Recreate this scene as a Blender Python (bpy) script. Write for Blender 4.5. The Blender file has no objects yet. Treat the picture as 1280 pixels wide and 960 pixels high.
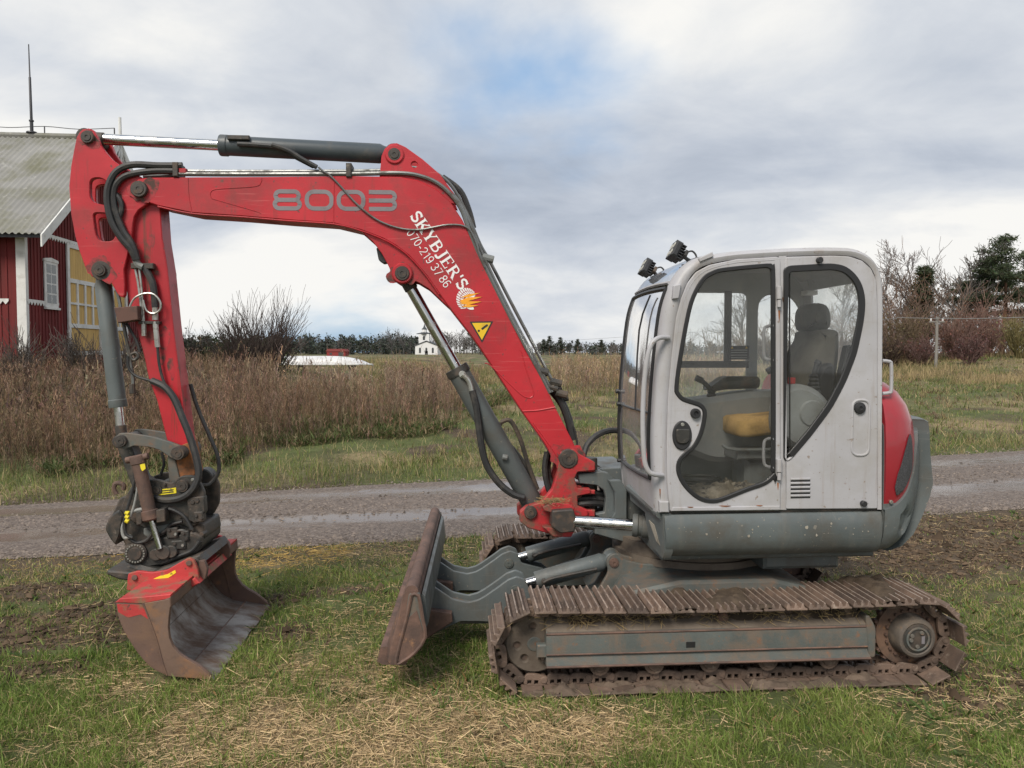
import bpy, math, random
import numpy as np
from mathutils import Vector, Matrix
from mathutils.geometry import tessellate_polygon
R = math.radians
random.seed(7)
scene = bpy.context.scene
col = scene.collection

# ---------------------------------------------------------------- camera, sky, sun, exposure
CAM_H = 2.0
PITCH = math.atan(40 / 960.0)
cam_data = bpy.data.cameras.new('camera')
cam_data.sensor_width = 36.0
cam_data.lens = 36.0 * 960 / 1280
cam_data.clip_start = 0.05
cam_data.clip_end = 5000
cam = bpy.data.objects.new('camera', cam_data)
cam.location = (0, 0, CAM_H)
cam.rotation_euler = (R(90) - PITCH, 0, 0)
col.objects.link(cam)
scene.camera = cam

SUN_EL, SUN_AZ = R(46), R(205)          # azimuth clockwise from +Y (the view direction)
world = bpy.data.worlds.new('World')
scene.world = world
world.use_nodes = True
wn, wl = world.node_tree.nodes, world.node_tree.links
wn.clear()
def N(nodes, typ, **kw):
    n = nodes.new(typ)
    for k, v in kw.items():
        if k == 'inp':
            for a, b in v.items(): n.inputs[a].default_value = b
        else: setattr(n, k, v)
    return n
def ramp(nodes, stops, interp='LINEAR'):
    n = nodes.new('ShaderNodeValToRGB'); e = n.color_ramp.elements
    n.color_ramp.interpolation = interp
    while len(e) < len(stops): e.new(0.5)
    for i, (p, c) in enumerate(stops):
        e[i].position = p
        e[i].color = (c, c, c, 1) if not hasattr(c, '__len__') else (*c[:3], 1)
    return n
wout = N(wn, 'ShaderNodeOutputWorld')
bg = N(wn, 'ShaderNodeBackground', inp={'Strength': 1.0})
wl.new(bg.outputs[0], wout.inputs[0])
sky = N(wn, 'ShaderNodeTexSky', sky_type='NISHITA', sun_disc=False, sun_elevation=SUN_EL, sun_rotation=SUN_AZ)
skys = N(wn, 'ShaderNodeVectorMath', operation='SCALE', inp={3: 0.05})
wl.new(sky.outputs[0], skys.inputs[0])
tc = N(wn, 'ShaderNodeTexCoord')
sep = N(wn, 'ShaderNodeSeparateXYZ'); wl.new(tc.outputs['Generated'], sep.inputs[0])
# project the view direction onto a cloud deck: p = d.xy / (d.z + k)
zz = N(wn, 'ShaderNodeMath', operation='MAXIMUM', inp={1: 0.0}); wl.new(sep.outputs[2], zz.inputs[0])
za = N(wn, 'ShaderNodeMath', operation='ADD', inp={1: 0.42}); wl.new(zz.outputs[0], za.inputs[0])
dx = N(wn, 'ShaderNodeMath', operation='DIVIDE'); wl.new(sep.outputs[0], dx.inputs[0]); wl.new(za.outputs[0], dx.inputs[1])
dy = N(wn, 'ShaderNodeMath', operation='DIVIDE'); wl.new(sep.outputs[1], dy.inputs[0]); wl.new(za.outputs[0], dy.inputs[1])
cmb = N(wn, 'ShaderNodeCombineXYZ'); wl.new(dx.outputs[0], cmb.inputs[0]); wl.new(dy.outputs[0], cmb.inputs[1])
def cloud_noise(scale, detail, off, rough=0.55, dist=0.0, sc=(1, 1, 1)):
    m = N(wn, 'ShaderNodeMapping'); m.inputs['Location'].default_value = off; m.inputs['Scale'].default_value = sc
    wl.new(cmb.outputs[0], m.inputs[0])
    n = N(wn, 'ShaderNodeTexNoise', inp={'Scale': scale, 'Detail': detail, 'Roughness': rough, 'Distortion': dist})
    wl.new(m.outputs[0], n.inputs['Vector']); return n
SKY_OFF = (14.14, 35.74, 0.01)
n1 = cloud_noise(0.75, 7, SKY_OFF, 0.52, 0.25, (0.8, 1.0, 1))   # cover
n2 = cloud_noise(1.05, 8, (4.32, 22.63, 5.54), 0.52, 0.45, (0.75, 1.15, 1))   # light and dark of the deck
n3 = cloud_noise(4.6, 7, (5.63, 25.18, 8.02), 0.6, 0.4, (0.8, 1.1, 1))
dark = ramp(wn, [(0.33, (0.168, 0.190, 0.228)), (0.43, (0.226, 0.246, 0.280)), (0.52, (0.290, 0.304, 0.325)), (0.64, (0.400, 0.396, 0.384))])
mixn = N(wn, 'ShaderNodeMath', operation='MULTIPLY_ADD', inp={1: 0.24, 2: -0.12}); wl.new(n3.outputs[0], mixn.inputs[0])
addn = N(wn, 'ShaderNodeMath', operation='ADD'); wl.new(n2.outputs[0], addn.inputs[0]); wl.new(mixn.outputs[0], addn.inputs[1])
# a deck looks paler towards the horizon (long path through bright air)
hz = N(wn, 'ShaderNodeMapRange', inp={1: 0.0, 2: 0.30, 3: 0.10, 4: 0.0}); wl.new(zz.outputs[0], hz.inputs[0])
addh = N(wn, 'ShaderNodeMath', operation='ADD'); wl.new(addn.outputs[0], addh.inputs[0]); wl.new(hz.outputs[0], addh.inputs[1])
wl.new(addh.outputs[0], dark.inputs[0])
cover = ramp(wn, [(0.285, 0.0), (0.42, 1.0)], 'EASE'); wl.new(n1.outputs[0], cover.inputs[0])
blue = N(wn, 'ShaderNodeMixRGB', inp={0: 0.6, 2: (0.115, 0.225, 0.375, 1)}); wl.new(skys.outputs[0], blue.inputs[1])
mx = N(wn, 'ShaderNodeMixRGB'); wl.new(cover.outputs[0], mx.inputs[0]); wl.new(blue.outputs[0], mx.inputs[1]); wl.new(dark.outputs[0], mx.inputs[2])
wl.new(mx.outputs[0], bg.inputs[0])

sun_data = bpy.data.lights.new('sun', 'SUN')
sun_data.energy = 1.5
sun_data.angle = R(22)
sun_data.color = (1.0, 0.925, 0.81)
sun = bpy.data.objects.new('sun', sun_data)
sd = Vector((math.sin(SUN_AZ) * math.cos(SUN_EL), math.cos(SUN_AZ) * math.cos(SUN_EL), math.sin(SUN_EL)))
sun.rotation_euler = sd.to_track_quat('Z', 'Y').to_euler()
sun.location = sd * 40
col.objects.link(sun)

scene.view_settings.view_transform = 'Standard'
scene.view_settings.look = 'None'
scene.view_settings.gamma = 1.0
scene.view_settings.exposure = 1.25
scene.cycles.use_denoising = True
scene.cycles.max_bounces = 6
scene.cycles.transparent_max_bounces = 12

# ---------------------------------------------------------------- mesh helpers
class MB:
    """collects pieces; build() links them as one mesh object"""
    def __init__(s): s.v = []; s.f = []
    def add(s, vf):
        n = len(s.v); s.v += [tuple(p) for p in vf[0]]; s.f += [tuple(i + n for i in f) for f in vf[1]]; return s
    def build(s, name, mat, parent=None, smooth=True, angle=35):
        me = bpy.data.meshes.new(name)
        me.from_pydata(s.v, [], s.f); me.update()
        return link(name, me, mat, parent, smooth, angle)
def link(name, me, mat, parent=None, smooth=True, angle=35):
    if mat is not None and not me.materials: me.materials.append(mat)
    if smooth:
        me.polygons.foreach_set('use_smooth', [True] * len(me.polygons))
        me.set_sharp_from_angle(angle=R(angle))
    o = bpy.data.objects.new(name, me); col.objects.link(o)
    if parent is not None: o.parent = parent
    return o
def tag(o, label=None, cat=None, group=None, kind=None):
    if label: o['label'] = label
    if cat: o['category'] = cat
    if group: o['group'] = group
    if kind: o['kind'] = kind
    return o
def empty(name, loc=(0, 0, 0), rz=0):
    o = bpy.data.objects.new(name, None); o.location = loc; o.rotation_euler = (0, 0, rz)
    o.empty_display_size = 0.2; col.objects.link(o); return o
def one(name, vf, mat, parent=None, **k): return MB().add(vf).build(name, mat, parent, **k)

def area2(p): return sum(p[i][0] * p[(i + 1) % len(p)][1] - p[(i + 1) % len(p)][0] * p[i][1] for i in range(len(p)))
def offset_poly(p, d):
    """move every corner to the left of the travel direction by d"""
    out = []
    n = len(p)
    for i in range(n):
        a, b, c = Vector(p[i - 1]), Vector(p[i]), Vector(p[(i + 1) % n])
        e1 = (b - a); e2 = (c - b)
        if e1.length < 1e-9 or e2.length < 1e-9: out.append(tuple(b)); continue
        e1.normalize(); e2.normalize()
        n1 = Vector((-e1.y, e1.x)); n2 = Vector((-e2.y, e2.x))
        m = n1 + n2
        if m.length < 1e-6: out.append(tuple(b)); continue
        m.normalize(); k = d / max(0.35, m.dot(n1))
        out.append((b.x + m.x * k, b.y + m.y * k))
    return out
def fillet(p, r, seg=4):
    """round the corners of a closed polygon; r is one radius or a list"""
    out = []; n = len(p)
    for i in range(n):
        a, b, c = Vector(p[i - 1]), Vector(p[i]), Vector(p[(i + 1) % n])
        rr = r[i] if hasattr(r, '__len__') else r
        d1 = (a - b); d2 = (c - b); l1, l2 = d1.length, d2.length
        if rr <= 0 or l1 < 1e-9 or l2 < 1e-9: out.append(tuple(b)); continue
        d1 /= l1; d2 /= l2
        t = min(rr, l1 * 0.48, l2 * 0.48)
        for k in range(seg + 1):
            s = k / seg
            q = (b + d1 * t) * (1 - s) ** 2 + b * 2 * s * (1 - s) + (b + d2 * t) * s ** 2
            out.append((q.x, q.y))
    return out
def smooth_closed(p, seg=5):
    out = []; n = len(p)
    for i in range(n):
        p0, p1, p2, p3 = (Vector(p[(i + k - 1) % n]) for k in range(4))
        for j in range(seg):
            t = j / seg
            out.append(tuple(0.5 * ((2 * p1) + (p2 - p0) * t + (2 * p0 - 5 * p1 + 4 * p2 - p3) * t * t + (3 * p1 - p0 - 3 * p2 + p3) * t ** 3)))
    return out
def smooth_open(p, seg=6):
    pts = [Vector(q) for q in p]; out = []
    for i in range(len(pts) - 1):
        p0 = pts[max(0, i - 1)]; p1 = pts[i]; p2 = pts[i + 1]; p3 = pts[min(len(pts) - 1, i + 2)]
        for j in range(seg):
            t = j / seg
            out.append(0.5 * ((2 * p1) + (p2 - p0) * t + (2 * p0 - 5 * p1 + 4 * p2 - p3) * t * t + (3 * p1 - p0 - 3 * p2 + p3) * t ** 3))
    out.append(pts[-1]); return out
def prism(outline, v0, v1, b=0.004, holes=()):
    """side outline (u, z) made solid between v0 and v1 (v0 < v1), edges chamfered by b"""
    polys = []
    for k, p in enumerate([outline] + list(holes)):
        p = [tuple(q) for q in p]
        if (area2(p) > 0) != (k == 0): p = p[::-1]
        polys.append(p)
    b = min(b, (v1 - v0) * 0.45)
    V = []; F = []
    ins = [offset_poly(p, b) if b > 0 else p for p in polys]
    base = 0; starts = []
    for p, q in zip(polys, ins):
        n = len(p); starts.append((base, n))
        V += [(x, v0, z) for x, z in q]
        V += [(x, v0 + b, z) for x, z in p]
        V += [(x, v1 - b, z) for x, z in p]
        V += [(x, v1, z) for x, z in q]
        for ring in range(3):
            for i in range(n):
                j = (i + 1) % n
                a0 = base + ring * n + i; a1 = base + ring * n + j
                F.append((a0, a1, a1 + n, a0 + n))
        base += 4 * n
    flat = []
    for p, (s, n) in zip(ins, starts): flat += [s + i for i in range(n)]
    tris = tessellate_polygon([[Vector((x, z, 0)) for x, z in p] for p in ins])
    nn = {}
    for p, (s, n) in zip(ins, starts):
        for i in range(n): nn[s + i] = n
    for t in tris:
        i0, i1, i2 = (flat[k] for k in t)
        A, B, Cc = V[i0], V[i1], V[i2]
        ar = (B[0] - A[0]) * (Cc[2] - A[2]) - (Cc[0] - A[0]) * (B[2] - A[2])
        if abs(ar) < 1e-12: continue
        f = (i0, i1, i2) if ar > 0 else (i0, i2, i1)
        F.append(f)
        F.append(tuple(i + 3 * nn[i] for i in f[::-1]))
    return V, F
def frame_of(d):
    d = Vector(d).normalized()
    a = Vector((0, 0, 1)) if abs(d.z) < 0.9 else Vector((0, 1, 0))
    x = a.cross(d).normalized(); return x, d.cross(x)
def lathe(p0, p1, prof, seg=20):
    """prof: list of (t along p0->p1 in metres, radius)"""
    p0 = Vector(p0); d = (Vector(p1) - p0).normalized(); x, y = frame_of(d)
    V = []; F = []
    for t, r in prof:
        for k in range(seg):
            a = 2 * math.pi * k / seg
            V.append(p0 + d * t + x * (r * math.cos(a)) + y * (r * math.sin(a)))
    for i in range(len(prof) - 1):
        for k in range(seg):
            j = (k + 1) % seg
            F.append((i * seg + k, i * seg + j, (i + 1) * seg + j, (i + 1) * seg + k))
    F.append(tuple(range(seg))[::-1]); F.append(tuple(range((len(prof) - 1) * seg, len(prof) * seg)))
    return V, F
def cyl(p0, p1, r, seg=20, b=None):
    L = (Vector(p1) - Vector(p0)).length
    b = min(r * 0.12, L * 0.2) if b is None else b
    return lathe(p0, p1, [(0, r - b), (b, r), (L - b, r), (L, r - b)], seg)
def tube(pts, r, seg=8, smooth=6, closed_ends=True):
    P = smooth_open(pts, smooth) if smooth > 1 and len(pts) > 2 else [Vector(p) for p in pts]
    rr = r if hasattr(r, '__len__') else None
    V = []; F = []; n = len(P)
    t = (P[1] - P[0]).normalized(); x, y = frame_of(t)
    for i in range(n):
        t = (P[min(n - 1, i + 1)] - P[max(0, i - 1)])
        if t.length < 1e-9: t = Vector((0, 0, 1))
        t.normalize()
        x = (x - t * x.dot(t)); x = x.normalized() if x.length > 1e-6 else frame_of(t)[0]
        y = t.cross(x)
        ri = r if rr is None else rr[0] + (rr[1] - rr[0]) * i / (n - 1)
        for k in range(seg):
            a = 2 * math.pi * k / seg
            V.append(P[i] + x * (ri * math.cos(a)) + y * (ri * math.sin(a)))
    for i in range(n - 1):
        for k in range(seg):
            j = (k + 1) % seg
            F.append((i * seg + k, i * seg + j, (i + 1) * seg + j, (i + 1) * seg + k))
    if closed_ends:
        F.append(tuple(range(seg))[::-1]); F.append(tuple(range((n - 1) * seg, n * seg)))
    return V, F
def rbox(u0, u1, v0, v1, z0, z1, b=0.006):
    return prism([(u0, z0), (u1, z0), (u1, z1), (u0, z1)], v0, v1, b)
def loft(rings, caps=True, closed=True):
    n = len(rings[0]); V = [p for r in rings for p in r]; F = []
    for i in range(len(rings) - 1):
        for k in range(n if closed else n - 1):
            j = (k + 1) % n
            F.append((i * n + k, i * n + j, (i + 1) * n + j, (i + 1) * n + k))
    if caps:
        F.append(tuple(range(n))[::-1]); F.append(tuple(range((len(rings) - 1) * n, len(rings) * n)))
    return V, F
def xform(vf, M): return [M @ Vector(p) for p in vf[0]], vf[1]

# ---------------------------------------------------------------- material helpers
MATS = {}
def rgb(h):
    """sRGB 0-255 triple to linear"""
    return tuple((c / 255 / 12.92) if c / 255 <= 0.04045 else ((c / 255 + 0.055) / 1.055) ** 2.4 for c in h)
def paint(name, base, dirt=None, dirt_lo=0.5, dirt_hi=0.7, scale=6.0, rough=0.5, metal=0.0, bump=0.0, bscale=60.0, var=0.12,
          dirt2=None, d2=(0.62, 0.68), d2scale=25.0, spec=0.5, stretch=(1, 1, 1), rand=0.0, coat=0.0, streak=None, chips=None, scratch=None):
    m = bpy.data.materials.new(name); m.use_nodes = True
    n, l = m.node_tree.nodes, m.node_tree.links
    p = n['Principled BSDF']
    t = N(n, 'ShaderNodeTexCoord'); mp = N(n, 'ShaderNodeMapping'); mp.inputs['Scale'].default_value = stretch
    l.new(t.outputs['Object'], mp.inputs[0])
    if rand:
        oi = N(n, 'ShaderNodeObjectInfo'); sc = N(n, 'ShaderNodeVectorMath', operation='SCALE', inp={0: (7, 3, 5)})
        l.new(oi.outputs['Random'], sc.inputs[3]); l.new(sc.outputs[0], mp.inputs['Location'])
    def noise(s, d=5, r=0.6):
        q = N(n, 'ShaderNodeTexNoise', inp={'Scale': s, 'Detail': d, 'Roughness': r}); l.new(mp.outputs[0], q.inputs['Vector']); return q
    a = noise(scale * 0.45, 4)
    c = N(n, 'ShaderNodeMixRGB', blend_type='MULTIPLY', inp={0: 1.0, 1: (*base, 1)})
    vr = ramp(n, [(0.3, 1 - var), (0.7, 1 + var * 0.5)]); l.new(a.outputs[0], vr.inputs[0]); l.new(vr.outputs[0], c.inputs[2])
    out = c.outputs[0]; rsock = None
    if dirt is not None:
        q = noise(scale, 8, 0.65); f = ramp(n, [(dirt_lo, 0.0), (dirt_hi, 1.0)]); l.new(q.outputs[0], f.inputs[0])
        x = N(n, 'ShaderNodeMixRGB', inp={2: (*dirt, 1)}); l.new(f.outputs[0], x.inputs[0]); l.new(out, x.inputs[1]); out = x.outputs[0]
        rr = N(n, 'ShaderNodeMapRange', inp={3: rough, 4: min(1, max(rough, 0.8))}); l.new(f.outputs[0], rr.inputs[0]); rsock = rr.outputs[0]
    if dirt2 is not None:
        q = noise(d2scale, 6, 0.7); f = ramp(n, [(d2[0], 0.0), (d2[1], 1.0)]); l.new(q.outputs[0], f.inputs[0])
        x = N(n, 'ShaderNodeMixRGB', inp={2: (*dirt2, 1)}); l.new(f.outputs[0], x.inputs[0]); l.new(out, x.inputs[1]); out = x.outputs[0]
    if chips is not None:      # small hard-edged chips and spatter
        for sc_, lo_, k_ in ((31.0, 0.69, 0.75), (97.0, 0.715, 0.7)):
            q = noise(sc_, 3, 0.5); f = ramp(n, [(lo_, 0.0), (lo_ + 0.02, k_)]); l.new(q.outputs[0], f.inputs[0])
            x = N(n, 'ShaderNodeMixRGB', inp={2: (*chips, 1)}); l.new(f.outputs[0], x.inputs[0]); l.new(out, x.inputs[1]); out = x.outputs[0]
    if scratch is not None:    # thin scuffs along a slant
        for rot_, lo_ in (((0, 0.6, 0), 0.69), ((0, -0.9, 0.4), 0.70)):
            m3 = N(n, 'ShaderNodeMapping'); m3.inputs['Rotation'].default_value = rot_; m3.inputs['Scale'].default_value = (3.0, 3.0, 95.0); l.new(t.outputs['Object'], m3.inputs[0])
            q = N(n, 'ShaderNodeTexNoise', inp={'Scale': 1.0, 'Detail': 2, 'Roughness': 0.5}); l.new(m3.outputs[0], q.inputs['Vector'])
            f = ramp(n, [(lo_, 0.0), (lo_ + 0.03, 0.28)]); l.new(q.outputs[0], f.inputs[0])
            x = N(n, 'ShaderNodeMixRGB', inp={2: (*scratch, 1)}); l.new(f.outputs[0], x.inputs[0]); l.new(out, x.inputs[1]); out = x.outputs[0]
    if streak is not None:
        m2 = N(n, 'ShaderNodeMapping'); m2.inputs['Scale'].default_value = (13, 13, 0.9); l.new(t.outputs['Object'], m2.inputs[0])
        q = N(n, 'ShaderNodeTexNoise', inp={'Scale': 1.0, 'Detail': 6, 'Roughness': 0.7}); l.new(m2.outputs[0], q.inputs['Vector'])
        f = ramp(n, [(streak[1], 0.0), (streak[2], streak[3])]); l.new(q.outputs[0], f.inputs[0])
        x = N(n, 'ShaderNodeMixRGB', inp={2: (*streak[0], 1)}); l.new(f.outputs[0], x.inputs[0]); l.new(out, x.inputs[1]); out = x.outputs[0]
    if rand:
        hv = N(n, 'ShaderNodeMapRange', inp={3: 1 - rand, 4: 1 + rand}); l.new(oi.outputs['Random'], hv.inputs[0])
        x = N(n, 'ShaderNodeVectorMath', operation='SCALE'); l.new(out, x.inputs[0]); l.new(hv.outputs[0], x.inputs[3]); out = x.outputs[0]
    l.new(out, p.inputs['Base Color'])
    p.inputs['Metallic'].default_value = metal; p.inputs['Roughness'].default_value = rough
    p.inputs['Specular IOR Level'].default_value = spec
    p.inputs['Coat Weight'].default_value = coat
    if rsock: l.new(rsock, p.inputs['Roughness'])
    if bump > 0:
        q = noise(bscale, 5, 0.65); b = N(n, 'ShaderNodeBump', inp={'Strength': 1.0, 'Distance': bump}); l.new(q.outputs[0], b.inputs['Height']); l.new(b.outputs[0], p.inputs['Normal'])
    MATS[name] = m; return m
def plain(name, base, rough=0.6, metal=0.0):
    m = bpy.data.materials.new(name); m.use_nodes = True; p = m.node_tree.nodes['Principled BSDF']
    p.inputs['Base Color'].default_value = (*base, 1); p.inputs['Roughness'].default_value = rough; p.inputs['Metallic'].default_value = metal
    return m

# ================================================================ materials of the machine
RED = paint('red_paint', (0.47, 0.020, 0.030), (0.20, 0.030, 0.030), 0.50, 0.80, 3.5, rough=0.40, var=0.30, dirt2=(0.10, 0.055, 0.04), d2=(0.64, 0.74), d2scale=13, streak=((0.13, 0.04, 0.03), 0.58, 0.76, 0.7), chips=(0.10, 0.05, 0.045), scratch=(0.60, 0.16, 0.15), bump=0.0006, bscale=90)
HOODRED = paint('hood_red_paint', (0.33, 0.022, 0.032), (0.20, 0.05, 0.05), 0.58, 0.85, 3.0, rough=0.28, var=0.2, bump=0.0003, coat=0.3)
WHITE = paint('white_cab_paint', (0.415, 0.41, 0.43), (0.32, 0.305, 0.29), 0.45, 0.75, 3.0, rough=0.42, var=0.14, streak=((0.25, 0.19, 0.145), 0.56, 0.78, 0.7), chips=(0.22, 0.17, 0.13), scratch=(0.33, 0.31, 0.30), dirt2=(0.18, 0.10, 0.06), d2=(0.70, 0.78), d2scale=14, bump=0.0004, bscale=70)
GREY = paint('grey_green_paint', (0.108, 0.124, 0.126), (0.09, 0.080, 0.066), 0.48, 0.75, 4.0, rough=0.46, var=0.28, streak=((0.165, 0.155, 0.135), 0.54, 0.76, 0.65), chips=(0.22, 0.20, 0.17), scratch=(0.20, 0.20, 0.19), dirt2=(0.19, 0.18, 0.16), d2=(0.66, 0.78), d2scale=11, bump=0.0006, bscale=80)
GREYDIRT = paint('muddy_grey_paint', (0.098, 0.110, 0.104), (0.145, 0.112, 0.086), 0.44, 0.66, 9.0, rough=0.62, var=0.25, dirt2=(0.20, 0.10, 0.055), d2=(0.58, 0.70), d2scale=16, bump=0.002, bscale=60, streak=((0.16, 0.115, 0.085), 0.55, 0.72, 0.65), chips=(0.19, 0.13, 0.09))
BLACKISH = paint('black_oily_steel', (0.036, 0.035, 0.032), (0.11, 0.078, 0.058), 0.46, 0.72, 9.0, rough=0.5, var=0.3, dirt2=(0.18, 0.15, 0.12), d2=(0.60, 0.72), d2scale=24, bump=0.002, bscale=60)
RUST = paint('rusty_steel', (0.155, 0.090, 0.068), (0.085, 0.055, 0.045), 0.42, 0.62, 8.0, rough=0.72, var=0.3, dirt2=(0.28, 0.15, 0.08), d2=(0.60, 0.72), d2scale=14, bump=0.002, bscale=50)
TRACK = paint('muddy_track_steel', (0.165, 0.113, 0.085), (0.085, 0.060, 0.047), 0.42, 0.62, 7.0, rough=0.66, var=0.35, dirt2=(0.25, 0.195, 0.155), d2=(0.58, 0.70), d2scale=18, bump=0.003, bscale=45, rand=0.25)
MUDB = paint('pale_track_mud', (0.150, 0.112, 0.086), (0.10, 0.075, 0.058), 0.42, 0.62, 8.0, rough=0.95, var=0.35, bump=0.006, bscale=50, spec=0.15)
WORN = paint('worn_grouser_steel', (0.30, 0.23, 0.185), (0.13, 0.095, 0.08), 0.48, 0.66, 12.0, rough=0.45, var=0.3, rand=0.2)
MUD = paint('dried_mud', (0.105, 0.078, 0.055), (0.060, 0.045, 0.034), 0.4, 0.6, 9.0, rough=0.95, var=0.35, bump=0.006, bscale=60, spec=0.15)
FLANGEM = paint('rusty_drive_flange', (0.175, 0.105, 0.072), (0.10, 0.07, 0.055), 0.45, 0.62, 8.0, rough=0.8, var=0.35, dirt2=(0.30, 0.15, 0.07), d2=(0.58, 0.70), d2scale=12, bump=0.002)
HUBM = paint('muddy_drive_hub', (0.105, 0.088, 0.074), (0.16, 0.125, 0.095), 0.48, 0.64, 9.0, rough=0.75, var=0.35, dirt2=(0.20, 0.11, 0.06), d2=(0.62, 0.72), d2scale=18, bump=0.0025)
IDLERM = paint('mud_coated_wheel', (0.155, 0.125, 0.098), (0.085, 0.065, 0.05), 0.45, 0.65, 7.0, rough=0.8, var=0.3, bump=0.002)
PIN = paint('greasy_pin_steel', (0.050, 0.043, 0.038), (0.12, 0.075, 0.05), 0.5, 0.7, 20.0, rough=0.55, var=0.3, bump=0.001, bscale=90)
CHROME = paint('chromed_rod', (0.62, 0.62, 0.61), (0.38, 0.36, 0.33), 0.5, 0.75, 9.0, rough=0.16, metal=1.0, var=0.15, stretch=(1, 1, 1))
RUBBER = paint('black_rubber_hose', (0.026, 0.026, 0.027), (0.075, 0.066, 0.056), 0.52, 0.75, 12.0, rough=0.55, var=0.2, bump=0.001, bscale=150)
SEAL = plain('rubber_seal', (0.018, 0.018, 0.019), 0.45)
CYLDARK = paint('dark_cylinder_paint', (0.060, 0.073, 0.082), (0.105, 0.10, 0.09), 0.55, 0.75, 7.0, rough=0.42, var=0.2, bump=0.0005)
STEELTUBE = paint('steel_pipe', (0.20, 0.205, 0.20), (0.10, 0.085, 0.07), 0.48, 0.7, 10.0, rough=0.38, metal=0.6, var=0.2)
ZINC = paint('zinc_fitting', (0.48, 0.48, 0.45), (0.2, 0.17, 0.13), 0.5, 0.7, 22.0, rough=0.38, metal=0.8, var=0.2)
ORANGERUST = paint('orange_rust', (0.30, 0.11, 0.035), (0.10, 0.055, 0.03), 0.42, 0.62, 12.0, rough=0.75, var=0.35, dirt2=(0.45, 0.035, 0.035), d2=(0.6, 0.66), d2scale=7, bump=0.0015)
SHINY = paint('scoured_bucket_steel', (0.215, 0.195, 0.178), (0.115, 0.072, 0.050), 0.42, 0.62, 4.0, rough=0.40, metal=0.30, var=0.35, bump=0.0008, stretch=(1.0, 1.6, 1.0), dirt2=(0.12, 0.07, 0.05), d2=(0.62, 0.72), d2scale=9)
BUCKET = paint('brown_bucket_steel', (0.135, 0.082, 0.064), (0.17, 0.10, 0.066), 0.45, 0.65, 5.0, rough=0.6, var=0.35, dirt2=(0.27, 0.13, 0.065), d2=(0.60, 0.74), d2scale=9, bump=0.0014, bscale=50)
BREDTOP = paint('scraped_red_paint', (0.48, 0.045, 0.045), (0.20, 0.13, 0.075), 0.50, 0.60, 5.5, rough=0.6, var=0.3, dirt2=(0.09, 0.05, 0.04), d2=(0.60, 0.66), d2scale=16, bump=0.002, bscale=40)
CASTGREY = paint('cast_grey', (0.17, 0.18, 0.175), (0.11, 0.095, 0.075), 0.5, 0.7, 9.0, rough=0.6, var=0.2, bump=0.001)
DECALGREY = paint('grey_decal', (0.215, 0.20, 0.215), (0.15, 0.13, 0.14), 0.5, 0.7, 8.0, rough=0.4, var=0.15)
DECALWHITE = plain('white_decal', (0.78, 0.77, 0.77), 0.45)
YELLOW = paint('yellow_sticker', (0.75, 0.48, 0.02), (0.45, 0.3, 0.05), 0.55, 0.8, 8.0, rough=0.45, var=0.1)
BRIGHTYELLOW = paint('bright_yellow_print', (0.80, 0.66, 0.03), (0.1, 0.08, 0.03), 0.56, 0.64, 14.0, rough=0.5, var=0.1)
ORANGE = plain('orange_decal', (0.85, 0.36, 0.02), 0.45)
BLACKP = plain('black_plastic', (0.022, 0.022, 0.024), 0.5)
PLASTIC = paint('grey_plastic', (0.27, 0.275, 0.265), (0.38, 0.35, 0.30), 0.5, 0.8, 6.0, rough=0.6, var=0.15)
SEATCLOTH = paint('worn_seat_cloth', (0.145, 0.132, 0.105), (0.085, 0.08, 0.065), 0.45, 0.7, 7.0, rough=0.95, var=0.25, bump=0.001, bscale=200)
CUSHION = paint('ochre_foam_cushion', (0.62, 0.38, 0.13), (0.26, 0.16, 0.06), 0.5, 0.7, 6.0, rough=0.95, var=0.25, bump=0.003, bscale=40)
BEIGE = paint('beige_liner', (0.32, 0.29, 0.24), (0.18, 0.16, 0.13), 0.5, 0.7, 5.0, rough=0.8, var=0.2)
LENS = plain('lamp_lens', (0.42, 0.40, 0.33), 0.2)
HAYM = paint('hay', (0.36, 0.26, 0.12), (0.2, 0.14, 0.07), 0.45, 0.65, 20.0, rough=0.9, var=0.3)

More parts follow.
